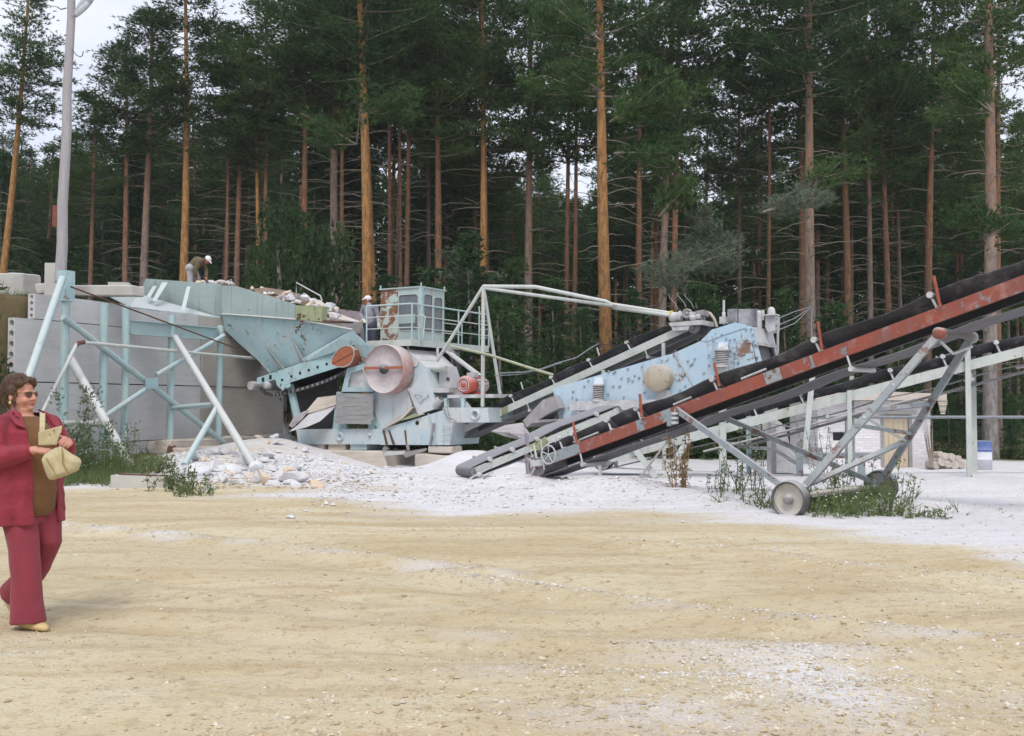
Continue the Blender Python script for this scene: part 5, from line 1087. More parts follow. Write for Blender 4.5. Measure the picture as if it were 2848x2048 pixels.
# ------------------------------------------------------------------ shed, drum, logs, stands
DS = 32.0
shp = lambda x, y, D=DS: P(Z6(x, y), D)
sh = thing('brick_shed', 'small whitewashed brick shed with a pale wooden door and flat roof', 'shed', shp(600, 1240))
def m_brick():
    m, t, b = new_mat('whitewashed_brick'); tc = N(t, 'NewGeometry'); mp = t.nodes.new('ShaderNodeMapping'); mp.inputs['Rotation'].default_value = (math.pi / 2, 0, 0)
    t.links.new(tc.outputs['Position'], mp.inputs[0]); br = t.nodes.new('ShaderNodeTexBrick'); t.links.new(mp.outputs[0], br.inputs['Vector'])
    br.inputs['Scale'].default_value = 1.0; br.inputs['Brick Width'].default_value = .26; br.inputs['Row Height'].default_value = .085; br.inputs['Mortar Size'].default_value = .009
    br.inputs['Color1'].default_value = srgb(232, 230, 232); br.inputs['Color2'].default_value = srgb(214, 210, 212); br.inputs['Mortar'].default_value = srgb(206, 202, 202)
    p, g = wpos(t); n = noi(t, p, 4, 6, .7)
    t.links.new(mixc(t, mapr(t, n, .6, .8, 0, .5), br.outputs[0], srgb(186, 168, 158)), b.inputs['Base Color']); b.inputs['Roughness'].default_value = .95
    bump(t, b, math_(t, 'ADD', br.outputs['Fac'], math_(t, 'MULTIPLY', n, -.6)), .5, -.01); return m
M_['brick'] = m_brick()
x0, x1 = shp(265, 900).x, shp(938, 900).x; zb_, zt_ = shp(600, 1245).z - .2, shp(600, 850).z; dxL, dxR = shp(640, 900).x, shp(826, 900).x; zdt = shp(700, 930).z
yF, yB = DS, DS + 3.2
def wallbox(nm, xa, xb, ya, yb, za, zb2, mat): return MB().box(((xa + xb) / 2, (ya + yb) / 2, (za + zb2) / 2), V(((xb - xa) / 2, 0, 0)), V((0, (yb - ya) / 2, 0)), V((0, 0, (zb2 - za) / 2))).build(nm, M_[mat] if isinstance(mat, str) else mat, sh)
hx0, hx1 = P(Z9(1500, 0), DS).x, P(Z9(1700, 0), DS).x; hz1, hz0 = P(Z9(1600, 975), DS).z, P(Z9(1600, 1110), DS).z
wallbox('wall', x0, hx0, yF, yF + .25, zb_, zt_, 'brick'); wallbox('wall', hx1, dxL, yF, yF + .25, zb_, zt_, 'brick'); wallbox('wall', dxR, x1, yF, yF + .25, zb_, zt_, 'brick')
wallbox('wall', hx0, hx1, yF, yF + .25, zb_, hz0, 'brick'); wallbox('wall', hx0, hx1, yF, yF + .25, hz1, zt_, 'brick'); wallbox('wall', dxL, dxR, yF, yF + .25, zdt, zt_, 'brick')
wallbox('wall', x0, x0 + .25, yF + .252, yB, zb_, zt_, 'brick'); wallbox('wall', x1 - .25, x1, yF + .252, yB, zb_, zt_, 'brick'); wallbox('wall', x0 + .252, x1 - .252, yB - .25, yB, zb_, zt_, 'brick')
wallbox('hatch_shade_sheet', hx0 - .05, hx1 + .05, yF + .255, yF + .28, hz0 - .05, hz1 + .05, 'darksteel'); wallbox('hatch_sill', hx0 - .1, hx1 + .12, yF - .12, yF - .002, hz1 - .0, hz1 + .03, 'white')  # dark sheet across the hatch opening paints in the shade inside it
dfr = wallbox('door_frame', dxL, dxL + .10, yF - .03, yF + .2, zb_, zdt, 'greywood'); wallbox('door_frame', dxR - .10, dxR, yF - .03, yF + .2, zb_, zdt, 'greywood'); wallbox('lintel', dxL - .15, dxR + .15, yF - .04, yF - .002, zdt - .0, zdt + .12, 'conc')
dd = wallbox('door', dxL + .102, dxR - .102, yF + .06, yF + .10, zb_ + .18, zdt - .02, 'doorwood')
nb = 5; wd_ = (dxR - dxL - .21) / nb
for i in range(nb): MB().box((dxL + .105 + wd_ * (i + .5), yF + .05, (zb_ + .18 + zdt) / 2), V((wd_ / 2 - .004, 0, 0)), V((0, .012, 0)), V((0, 0, (zdt - zb_ - .24) / 2))).build('door_board', M_['doorwood'], dd)
MB().tube((dxL + .2, yF + .02, -.1), (dxL + .2, yF + .02, .03), .015, n=6).build('handle', M_['rustrod'], dd)
rf_ = MB(); xe0, xe1 = shp(225, 800).x, shp(992, 800).x
rf_.prism([(xe0, yF - .55, zt_ + .02), (xe1, yF - .55, zt_ + .02), (xe1, yF - .55, zt_ + .22), (xe0, yF - .55, zt_ + .16)], V((0, 4.1, .12))); ro = rf_.build('roof', M_['conc_warm'], sh)
for i in range(8): MB().box((xe1 - .14, yF - .56, zt_ + .0 - .055 * i), V((.15 - .012 * i, 0, 0)), V((0, .03, 0)), V((0, 0, .022))).build('board', M_['doorwood'] if i % 3 else M_['greywood'], ro)
# drum
dcn = shp(1247, 1245, 31.0); dcn.z = gz(dcn.x, dcn.y); dr_ = thing('oil_drum', 'dusty white oil drum with a blue top band behind the pipe post', 'drum', dcn)
MB().lathe(dcn, UP, [(0, 0), (0, .29), (.30, .29), (.31, .305), (.33, .305), (.34, .29), (.55, .29)], 28).build('body', paint('drum_white', srgb(222, 224, 230), .12, .3, srgb(200, 204, 214), scale=3), dr_)
MB().lathe(dcn, UP, [(.55, .2905), (.60, .305), (.62, .305), (.64, .29), (.86, .29), (.875, .30), (.88, .28), (.86, .27), (.86, 0)], 28).build('top_band', paint('drum_blue', srgb(74, 96, 158), .12, .2, srgb(96, 116, 168), scale=4, rustc=srgb(180, 184, 196)), dr_)
# firewood
for i, (x, y, r, s) in enumerate(((975, 1235, .13, .3), (1010, 1210, .16, .35), (1045, 1225, .13, .3), (1085, 1230, .15, .33), (1125, 1228, .13, .3), (1030, 1180, .12, .3), (1070, 1185, .13, .3), (1110, 1195, .11, .3), (1000, 1168, .1, .3))):
    c = shp(x, y, 31.2); c.z = gz(c.x, c.y) + max(.1, c.z - gz(c.x, c.y)); dv = V((random.uniform(-.5, .5), 1, random.uniform(-.1, .1))).normalized()
    m = MB(); m.lathe(c, dv, [(-.02, 0), (-.02, r * .9), (0, r), (s * 1.2, r * .95), (s * 1.2, 0)], 7, False)
    tag(m.build('firewood_log', M_['log'], origin=c), 'dusty split log in the firewood heap between shed and drum', 'log', 'firewood logs beside the shed')
m = MB()
for i in range(14): a = shp(945 + random.uniform(-8, 15), 1240, 31.0); m.tube(a, a + V((random.uniform(-.25, .1), .2, random.uniform(.9, 1.5))), .012, .006, n=5)
kind(m.build('brushwood', M_['twig']), 'stuff', 'thin dry sticks leaning on the corner of the shed')

# motor stand among the conveyors
st_ = thing('motor_stand', 'blue-grey steel stand with square legs carrying a small motor', 'stand', c9(1000, 1531))
tz = c9(1000, 1345, -.2)
MB().box((c9(920, 1345, -.1) + c9(2268, 1345, -.1)) / 2, (c9(2268, 1345, -.1) - c9(920, 1345, -.1)) / 2, CP.n * .05, UP * .055).build('table_rail', M_['bluesteel'], st_)
MB().box((c9(920, 1345, -.8) + c9(2268, 1345, -.8)) / 2, (c9(2268, 1345, -.8) - c9(920, 1345, -.8)) / 2, CP.n * .05, UP * .055).build('table_rail', M_['bluesteel'], st_)
for x, o in ((985, -.1), (1960, -.1), (985, -.8), (1960, -.8)):
    p = c9(x, 1400, o); MB().box(V((p.x, p.y, (p.z + gz(p.x, p.y) - .1) / 2)), CP.t * .065, CP.n * .06, UP * ((p.z - gz(p.x, p.y) + .1) / 2)).build('leg', M_['bluesteel'], st_)
MB().box(c9(1130, 1268, -.45), CP.t * .25, CP.n * .3, UP * .05).build('bed', M_['rustplate'], st_)
em = thing('small_motor', 'small grey electric motor with a ringed end cap on the steel stand', 'motor', c9(1050, 1290, -.3))
mcx = c9(1050, 1192, -.2); MB().lathe(mcx, CP.n, [(-.45, 0), (-.45, .11), (-.05, .125), (.0, .13), (.015, .11), (.005, .085), (.03, .07), (.03, .0)], 26).build('body', M_['steel'], em)
MB().box(mcx - CP.n * .25 - UP * .13, CP.t * .12, CP.n * .14, UP * .02).build('foot', M_['steel'], em)
hd_ = [(470, 800), (620, 800), (690, 840), (750, 900), (790, 1020), (820, 1150), (850, 1290), (920, 1380), (930, 1620), (470, 1620)]
m = MB(); m.prism([CP(Z9(*q), -2.2) for q in hd_], -CP.n * 1.0); tag(m.build('dust_hood', M_['white'], origin=CP(Z9(700, 1600), -2.2)), 'tall white curved dust hood behind the pale green conveyor', 'hood')
gb = thing('gear_unit', 'dust-white gear unit on posts under the pale green conveyor', 'gear unit', c9(380, 1250, -1.2))
for xa, ya, xb, yb, o in ((240, 870, 380, 1040, -1.2), (395, 820, 535, 1075, -1.4), (430, 560, 640, 680, -1.3)):
    MB().prism([c9(xa, ya, o), c9(xb, ya, o), c9(xb, yb, o), c9(xa, yb, o)], -CP.n * .4).build('case', M_['steel' if xa == 240 else 'white'], gb)
for x in (180, 570): p = c9(x, 560 if x > 300 else 650, -1.3); MB().box(V((p.x, p.y, (p.z + gz(p.x, p.y) - .1) / 2)), CP.t * .05, CP.n * .05, UP * ((p.z - gz(p.x, p.y) + .1) / 2)).build('post', M_['white' if x > 300 else 'turq_pipe'], gb)
m = MB(); m.path([c9(-250, 1150, -.9), c9(0, 1165, -.9), c9(180, 1225, -.8), c9(480, 1235, -.8), c9(620, 1270, -.8), c9(760, 1360, -.7), c9(930, 1470, -.6)], .035, 8)
tag(m.build('bent_pipe', M_['white'], origin=c9(930, 1470, -.6)), 'bent dusty pipe lying over the heap beside the motor stand', 'pipe')
m = MB(); m.path([c9(600, 850, -1.2), c9(800, 890, -1.0), c9(975, 945, -.9), c9(1080, 895, -.8), c9(1200, 800, -.8)], .018, 6); tag(m.build('loose_hose', M_['white'], origin=c9(800, 890, -1)), 'sagging white hose between dust hood and conveyor leg', 'hose')
# wires tied to the trees on the right
m = MB(); T_ = P(Z6(235, 290), 33)
for y in (360, 400, 430): m.path([P(Z6(20, y), 22.5), P(Z6(130, y - 45), 27), P(Z6(235, 285), 33)], .014, 5)
m.path([P(Z6(235, 290), 33), P(Z6(228, 380), 32.8), P(Z6(232, 480), 32.6)], .014, 5)
tag(m.build('power_cable', M_['galv'], origin=T_), 'grey cables strung from the screen drive to a pine trunk', 'cable')

# ------------------------------------------------------------------ rubble
def rock_mesh(seed, n=13, flat=.75):
    r = random.Random(seed); bm = bmesh.new()
    for _ in range(n):
        v = V((r.gauss(0, 1), r.gauss(0, 1), r.gauss(0, 1))).normalized() * r.uniform(.75, 1.05); bm.verts.new((v.x, v.y * r.uniform(.7, 1), v.z * flat))
    res = bmesh.ops.convex_hull(bm, input=bm.verts); bmesh.ops.delete(bm, geom=[e for e in bm.verts if not e.link_faces], context='VERTS')
    bmesh.ops.bevel(bm, geom=bm.edges[:], offset=.05, segments=1, affect='EDGES', clamp_overlap=True)
    bmesh.ops.recalc_face_normals(bm, faces=bm.faces); me = bpy.data.meshes.new('stone'); bm.to_mesh(me); bm.free(); me.materials.append(M_['rock']); return me
RM = [rock_mesh(i, 11 + i % 4, .65 + .12 * (i % 4)) for i in range(10)]
def rock(p, s, label, group, lift=.25):
    o = bpy.data.objects.new('stone', random.choice(RM)); COL.objects.link(o); o.location = V(p) + UP * s * lift
    o.rotation_euler = (random.uniform(-.5, .5), random.uniform(-.5, .5), random.uniform(0, 6.28)); o.scale = (s * random.uniform(.85, 1.3), s * random.uniform(.8, 1.1), s * random.uniform(.7, 1))
    return tag(o, label, 'stone', group)
LB, GB = 'broken white stone in the rubble heap at the foot of the raking prop', 'broken stones in the heap before the wall'
big = [(500, 580, .30), (250, 640, .34), (520, 730, .27), (760, 590, .33), (900, 420, .34), (1100, 370, .26), (1060, 440, .30), (1250, 540, .26), (1380, 560, .24), (1460, 620, .27), (1590, 590, .2), (1560, 720, .3), (1700, 720, .26), (1180, 720, .34), (1080, 740, .24), (1350, 680, .2), (1870, 830, .2), (450, 470, .28), (580, 460, .22), (220, 430, .2), (660, 760, .15), (780, 790, .16), (850, 760, .12), (1300, 810, .15), (1480, 800, .15), (1600, 810, .2), (340, 870, .18), (420, 880, .14), (240, 520, .16), (1300, 400, .2), (1450, 420, .12), (1660, 490, .12), (1740, 540, .12), (1010, 600, .2), (600, 600, .2), (1150, 560, .2), (1340, 110, .26), (1230, 120, .18), (1690, 290, .24), (1570, 300, .12), (1950, 320, .16), (2020, 690, .12), (2100, 740, .11), (700, 520, .14), (950, 680, .16), (1260, 620, .2)]
for x, y, s in big:
    p = G(ZB(x, y), .12)
    for _ in range(8): p = G(ZB(x, y), gz(p.x, p.y) + s * .3)
    p.z = gz(p.x, p.y)
    if p.y > 29 or (p.x < -9): p = P(ZB(x, y), 26.5); p.z = gz(p.x, p.y)
    rock(p, s * .82, LB, GB, .3)
for i in range(110):
    X = random.gauss(-5.6, 1.3); D = random.uniform(18.8, 25.5); rock((X, D, gz(X, D)), random.uniform(.05, .13), LB, GB)
HL, HG = 'broken white stone heaped in the feed hopper', 'stones in the hopper'
for x, y, s, o in ((600, 240, .24, -.3), (720, 255, .25, -.2), (800, 250, .28, -.5), (790, 290, .2, 0), (850, 270, .26, -.2), (915, 285, .22, -.2), (980, 300, .30, -.3), (1040, 330, .30, -.2), (1000, 370, .36, .1), (1080, 400, .34, .1), (1020, 420, .22, .2), (960, 345, .2, .1), (880, 310, .2, .1), (690, 220, .2, -.6), (640, 210, .2, -.8), (560, 205, .2, -.8), (500, 190, .18, -.8), (405, 185, .16, -.1), (120, 130, .12, -.2), (60, 128, .14, -.3), (200, 140, .12, -.2), (20, 130, .13, -.4), (750, 300, .16, .2), (1090, 350, .2, -.5), (930, 320, .16, .1), (470, 220, .2, -.5), (540, 235, .2, -.3), (650, 265, .2, .0)):
    rock(m2(x, y, o), s * .8, HL, HG, 0)
for i in range(40):
    t_ = random.random(); x = 380 + 620 * t_; rock(m2(x, 205 + 130 * t_ + random.uniform(-20, 25), random.uniform(-1.2, .25)), random.uniform(.06, .13), HL, HG, 0)
m = MB(); m.prism([m2(420, 185, -.5), m2(520, 175, -.7), m2(640, 205, -.7), m2(720, 240, -.5), m2(730, 300, -.1), m2(560, 270, .1), m2(450, 235, .1)], -NN * .9)
tag(m.build('soil_clod', plain('brown_soil', srgb(128, 112, 96), .95, .4, 5, .8), origin=m2(560, 260, -.3)), 'clod of brown soil and roots lying among the stones in the hopper', 'soil')

# ------------------------------------------------------------------ pines
def needle_mesh(name, centers, dirs, spread, ntuft, nblade, ln, wd, seed, mats, mat_idx=None):
    """every centre carries a flattened clump of needle tufts; a tuft is a spray of thin triangles"""
    r = np.random.default_rng(seed); C = np.repeat(np.asarray(centers, float), ntuft, 0); Dv = np.repeat(np.asarray(dirs, float), ntuft, 0); n = len(C)
    off = r.normal(0, 1, (n, 3)) * (spread, spread, spread * .42); pos = C + off
    tip = Dv + off / max(spread, .01) * .5 + r.normal(0, .35, (n, 3)); tip[:, 2] += .45; tip /= np.linalg.norm(tip, axis=1)[:, None]
    pos = np.repeat(pos, nblade, 0); tip = np.repeat(tip, nblade, 0); k = len(pos)
    d = tip + r.normal(0, .55, (k, 3)); d /= np.linalg.norm(d, axis=1)[:, None]
    sd_ = np.cross(d, r.normal(0, 1, (k, 3))); sd_ /= np.linalg.norm(sd_, axis=1)[:, None] + 1e-9
    L_ = (ln * r.uniform(.6, 1.2, (k, 1))); Wd = wd * r.uniform(.7, 1.3, (k, 1))
    v = np.stack([pos - sd_ * Wd * .5 - d * L_ * .15, pos + sd_ * Wd * .5 - d * L_ * .15, pos + d * L_], 1).reshape(-1, 3)
    me = bpy.data.meshes.new(name); me.vertices.add(len(v)); me.vertices.foreach_set('co', v.astype(np.float32).ravel())
    me.loops.add(len(v)); me.loops.foreach_set('vertex_index', np.arange(len(v), dtype=np.int32)); me.polygons.add(k)
    me.polygons.foreach_set('loop_start', np.arange(0, 3 * k, 3, dtype=np.int32)); me.update(calc_edges=True); me.validate()
    for m_ in mats: me.materials.append(m_)
    return me
def pine_crown(seed, h0, h1, rmax, dens=1.0, mats=None, bottom=.5, low=True):
    """returns (needle mesh, branch mesh): whorls of upswept boughs between h0 and h1 on a straight stem"""
    r = random.Random(seed); cs, ds = [], []; br = MB(); h = h0
    while h < h1 - .15:
        f = (h - h0) / (h1 - h0); R = rmax * (bottom + (1 - bottom) * min(1, f / .3)) * (1 - max(0, f - .3) / .72) ** .8 + .25
        for k in range(r.randint(3, 5)):
            if r.random() > dens: continue
            a = r.uniform(0, 6.283); L_ = R * r.uniform(.65, 1.12); rise = r.uniform(-.05, .35) + .5 * f
            d = V((math.cos(a), math.sin(a), 0)); p0 = V((0, 0, h)); pts = []
            for i in range(5):
                t = i / 4; pts.append(p0 + d * L_ * t + V((0, 0, L_ * (rise * t * t - .06 * t))) + V((r.gauss(0, .05), r.gauss(0, .05), r.gauss(0, .04))) * t)
            br.path(pts, [.036 * (1 - .8 * i / 4) * (.6 + .5 * (1 - f)) for i in range(5)], 5)
            nc = max(3, int(L_ * 3.4))
            for i in range(nc):
                t = .32 + .68 * (i + r.random()) / nc; j = min(3, int(t * 4)); q = pts[j].lerp(pts[j + 1], t * 4 - j) if j < 4 else pts[4]
                w_ = .42 * (1.15 - t) * L_ * .6; sdv = V((-d.y, d.x, 0))
                cs.append(q + sdv * r.uniform(-w_, w_) + V((0, 0, r.uniform(-.05, .18)))); ds.append(d * .8 + sdv * r.uniform(-.5, .5))
        h += r.uniform(.34, .62)
    for i in range(8): cs.append(V((r.gauss(0, .15), r.gauss(0, .15), h1 - .1 * i))); ds.append(V((0, 0, 1)))
    nm = needle_mesh('crown', [tuple(c) for c in cs], [tuple(d) for d in ds], .27, 11, 6, .25, .052, seed, [M_['needle']] if mats is None else mats)
    bm_ = br.mesh('branches'); bm_.materials.append(M_['twig']); return nm, bm_
def trunk_mesh(seed, H, r0, bend=.12, mat='bark', n=12):
    r = random.Random(seed); ph = r.uniform(0, 6); m = MB(); k = 14; pts = []; rr = []
    for i in range(k + 1):
        t = i / k; z = H * t; pts.append(V((bend * math.sin(t * 3 + ph) * t, bend * math.cos(t * 2.3 + ph) * t, z))); rr.append(r0 * (1.25 if i == 0 else 1) * (1 - .78 * t ** 1.15) + .012)
    m.path(pts, rr, n); me = m.mesh('trunk'); me.materials.append(M_[mat]); return me
def dead_mesh(seed, h0, h1, n=34):
    r = random.Random(seed); m = MB()
    for i in range(n):
        z = r.uniform(h0, h1); a = r.uniform(0, 6.283); L_ = r.uniform(.4, 2.4); d = V((math.cos(a), math.sin(a), r.uniform(-.25, .3))); p = V((0, 0, z))
        m.path([p, p + d * L_ * .4 + V((0, 0, .06)), p + d * L_ * .75 + V((r.gauss(0, .1), r.gauss(0, .1), -.02)), p + d * L_ + V((r.gauss(0, .15), r.gauss(0, .15), -.1 * L_))], [.020, .015, .011, .005], 4)
    me = m.mesh('dead_branches'); me.materials.append(M_['twig']); return me
TH = 24.0
CR = [pine_crown(11, 14.0, 24.0, 3.1, .9), pine_crown(12, 15.0, 24.3, 2.8, .9), pine_crown(13, 13.5, 23.8, 3.2, .85), pine_crown(14, 15.0, 24.5, 3.0, .9), pine_crown(15, 14.5, 24.0, 2.6, .8), pine_crown(16, 12.5, 23.5, 2.9, .75),
      pine_crown(17, 11.5, 24.0, 2.9, .72), pine_crown(18, 10.0, 23.5, 2.7, .68), pine_crown(19, 12.5, 24.0, 3.0, .75)]
TRK = {(k, i): trunk_mesh(20 + i, TH, .20, .18, k) for k in ('bark', 'bark_grey', 'bark_gold') for i in range(2)}
DEAD = [dead_mesh(30 + i, 2.5, 14.5) for i in range(4)]
def mk(name, me, parent, sc_=None):
    o = bpy.data.objects.new(name, me); COL.objects.link(o); o.parent = parent
    if sc_ is not None: o.scale = sc_
    return o
def pine(base, r, H, label, bark='bark', crown=0, lean=(0, 0), group=None, spin=None, dead=True, name='pine_tree', wide=1.0):
    t = thing(name, label, 'tree', base, group)
    t.rotation_euler = (lean[1], lean[0], 0)
    s = H / TH; k = random.randrange(2); mk('trunk', TRK[(bark, k)], t, (r / .20, r / .20, s))
    nm, bm_ = CR[crown % len(CR)]; sp_ = random.uniform(0, 6.28) if spin is None else spin; q = wide * (.45 + .55 * s) * random.uniform(.95, 1.15)
    for nme, me in (('crown', nm), ('branches', bm_)):
        o = mk(nme, me, t, (q, q, s)); o.rotation_euler = (0, 0, sp_)
        if nme == 'branches': o['kind'] = 'stuff'
    if dead: o = mk('dead_branches', DEAD[random.randrange(4)], t, (q, q, s)); o.rotation_euler = (0, 0, random.uniform(0, 6.28)); o['kind'] = 'stuff'
    return t
# the trunks one can pick out: photo column at the foot, at mid height, trunk width in photo pixels, bark, crown, what it stands by
front = [
 (6, 600, 46, 240, 15, 'bark_gold', 4, 'slim golden pine leaning at the far end of the wall'),
 (277, 615, 275, 300, 13, 'bark', 1, 'slender pine just right of the lamp pole'),
 (318, 610, 325, 200, 17, 'bark_grey', 0, 'pine with grey lower bark behind the wing board of the hopper'),
 (405, 600, 415, 150, 18, 'bark_gold', 3, 'straight golden pine beside the bending worker in a white cap'),
 (524, 615, 526, 390, 13, 'bark', 1, 'slim orange pine just right of the bending worker'),
 (571, 600, 569, 400, 10, 'bark_gold', 4, 'thin straight pine left of the leafy bush'),
 (588, 600, 586, 100, 11, 'bark', 1, 'thin pine rising out of the leafy bush'),
 (670, 620, 676, 250, 15, 'bark', 2, 'dark pine behind the guard rail of the hopper'),
 (740, 560, 735, 220, 19, 'bark_grey', 5, 'patchy barked pine left of the tall orange pine by the cab'),
 (757, 580, 756, 250, 10, 'bark', 4, 'thin pine tucked close behind the patchy barked pine'),
 (811, 640, 801, 80, 23, 'bark_gold', 3, 'tall bright orange pine left of the control cab'),
 (829, 650, 815, 350, 12, 'bark_gold', 1, 'slim leaning pine crossing behind the tall orange pine by the cab'),
 (862, 600, 862, 350, 9, 'bark', 4, 'very thin pine above the left edge of the cab'),
 (887, 600, 884, 350, 9, 'bark', 1, 'thin reddish pine directly above the cab roof'),
 (901, 600, 903, 300, 12, 'bark', 2, 'reddish pine above the near corner of the cab'),
 (968, 610, 968, 120, 17, 'bark', 0, 'orange pine with dark patches right of the cab'),
 (1068, 560, 1070, 100, 17, 'bark_gold', 3, 'straight pine above the apex of the pipe tripod'),
 (1170, 640, 1168, 280, 19, 'bark_grey', 2, 'thick knotty pine right of the tripod apex'),
 (1255, 660, 1257, 280, 11, 'bark', 5, 'dark slim pine, first of a close pair behind the boom'),
 (1271, 650, 1275, 300, 11, 'bark', 4, 'reddish slim pine, second of the close pair behind the boom'),
 (1344, 800, 1328, 300, 27, 'bark_gold', 0, 'thick lichen-spotted orange pine rising behind the feed conveyor'),
 (1415, 680, 1413, 360, 15, 'bark', 5, 'orange brown pine right of the lichen-spotted one'),
 (1466, 740, 1482, 30, 19, 'bark_grey', 3, 'grey pine trunk behind the head of the feed conveyor'),
 (1492, 700, 1497, 150, 15, 'bark', 2, 'brown pine close beside the grey one at the conveyor head'),
 (1797, 820, 1785, 60, 24, 'bark_grey', 3, 'thick two-tone pine carrying the cables behind the screen'),
 (1776, 760, 1773, 200, 16, 'bark', 1, 'brown pine half hidden by the two-tone cable pine'),
 (1878, 740, 1868, 400, 17, 'bark', 5, 'orange brown pine above the middle of the red conveyor'),
 (1926, 720, 1920, 400, 12, 'bark_grey', 4, 'slim greyish pine above the red conveyor'),
 (1967, 700, 1950, 200, 14, 'bark', 2, 'dark leaning pine above the red conveyor'),
 (2055, 700, 2060, 50, 17, 'bark', 0, 'straight brown pine behind the last orange marker bar'),
 (2192, 985, 2184, 20, 28, 'bark_grey', 3, 'massive pine with grey base behind the drum'),
 (2212, 960, 2210, 200, 14, 'bark', 5, 'brown pine standing close to the massive grey-based one'),
 (1700, 760, 1702, 300, 9, 'bark', 4, 'thin pine between the screen drive and the cable pine'),
 (200, 620, 203, 420, 10, 'bark', 5, 'short dim pine left of the slender pine by the lamp pole'),
 (500, 600, 503, 420, 9, 'bark', 4, 'thin dim pine just behind the bending worker'),
]
random.seed(21)
for (xa, ya, xb, yb, wpx, bark, cr_, lab) in front:
    r0 = {9: .13, 10: .14, 11: .15, 12: .15, 13: .16, 14: .17, 15: .18}.get(wpx, .19 + (wpx - 16) * .004)
    D = 2 * r0 * FPX / (wpx * 1.2557); D = max(33.5, min(47, D)); r0 = wpx * 1.2557 * D / (2 * FPX)
    a, b = P(Q(xa, ya), D), P(Q(xb, yb), D); g0 = gz(a.x, a.y)
    lean = math.atan2(b.x - a.x, b.z - a.z); bx0 = a.x - (a.z - g0) * math.tan(lean)
    H = random.uniform(22, 26)
    ty = {6: -25, 277: 95, 318: 25, 405: -45, 524: 60, 571: 120, 588: 0, 670: -60, 200: 190, 500: 150}.get(xa)
    if ty is not None: H = P(Q(xa, ty), D).z - gz(bx0, D)
    pine((bx0, D, gz(bx0, D) - .1), r0 * 1.12, H, lab, bark, cr_, (lean, random.uniform(-.01, .01)))
random.seed(5)
LBK = ['dim pine deep in the shaded wood behind the front trunks']
cnt = 0; placed = []
while cnt < 122:
    D = random.uniform(50, 90); X = random.uniform(-.60, .60) * D
    if any((X - x) ** 2 + (D - d) ** 2 < 3.4 for x, d in placed): continue
    u_ = X / D * FPX + 1424
    placed.append((X, D)); H = random.uniform(20, 25) if random.random() < .6 else random.uniform(14, 19)
    if u_ < 760: H = P((u_, random.uniform(230, 380)), D).z - gz(X, D, False)
    if u_ < 330: H *= .85
    pine((X, D, gz(X, D, False) - .1), random.uniform(.12, .18), H, LBK[0], random.choice(['bark', 'bark', 'bark_grey']), 4 + random.randrange(5), (random.uniform(-.02, .02), 0), 'pines deep in the wood', dead=D < 56)
    cnt += 1

# ------------------------------------------------------------------ young spruces, leafy bushes
def spruce_mesh(seed, H, R, mat, drop=.25):
    r = random.Random(seed); cs, ds = [], []; h = .15
    while h < H - .1:
        f = h / H; L0 = R * (1 - f) ** .85 + .08
        for k in range(r.randint(5, 7)):
            a = r.uniform(0, 6.283); L_ = L0 * r.uniform(.7, 1.1); d = V((math.cos(a), math.sin(a), 0))
            for i in range(max(2, int(L_ * 3.4))):
                t = (i + r.random()) / max(2, int(L_ * 3.4)); cs.append((d.x * L_ * t, d.y * L_ * t, h - drop * L_ * t + .1 * L_ * t * t)); ds.append((d.x, d.y, -.5))
        h += r.uniform(.2, .32)
    return needle_mesh('foliage', cs, ds, .15, 6, 5, .17, .045, seed, [M_[mat]])
def bush_mesh(seed, H, R, mat, n=700, leaf=.11):
    r = np.random.default_rng(seed); cs = []; ds = []
    for i in range(n):
        z = r.random() ** .8; a = r.uniform(0, 6.28); rad = R * math.sqrt(r.random()) * (1 - .75 * abs(z - .35) ** 1.3); cs.append((rad * math.cos(a), rad * math.sin(a), .1 + z * H)); ds.append((math.cos(a), math.sin(a), .3))
    return needle_mesh('foliage', cs, ds, .16, 4, 4, leaf, leaf * .62, seed, [M_[mat]])
SPR = [spruce_mesh(41, 6.0, 2.0, 'spruce'), spruce_mesh(42, 4.4, 1.7, 'spruce'), spruce_mesh(43, 7.5, 2.2, 'spruce')]
BSH = [bush_mesh(51, 3.6, 1.7, 'leaf', 800), bush_mesh(52, 2.6, 1.6, 'leaf', 650)]
STM = trunk_mesh(60, 5.5, .06, .1, 'bark_grey', 7)
def under(px, py_top, D, me, H0, label, cat, name, group=None, wid=1.0):
    p = P((px, py_top), D); g0 = gz(p.x, p.y); h = max(1.2, p.z - g0); s = h / H0
    t = thing(name, label, cat, (p.x, D, g0 - .05), group); mk('foliage', me, t, (s * wid, s * wid, s)).rotation_euler = (0, 0, random.uniform(0, 6.28))
    mk('stem', STM, t, (s, s, h * .85 / 5.5)); return t
random.seed(9)
for px, py, D, k, lab in ((Q(630, 0)[0], 590, 33.0, 0, 'leafy green bush behind the guard rail of the hopper'), (Q(700, 0)[0], 660, 34.5, 1, 'low leafy bush between hopper and the tall orange pine'), (Q(580, 0)[0], 690, 36, 1, 'dark leafy bush right of the bending worker')):
    under(px, py, D, BSH[k], (3.6, 2.6)[k], lab, 'bush', 'leafy_bush', wid=.40)
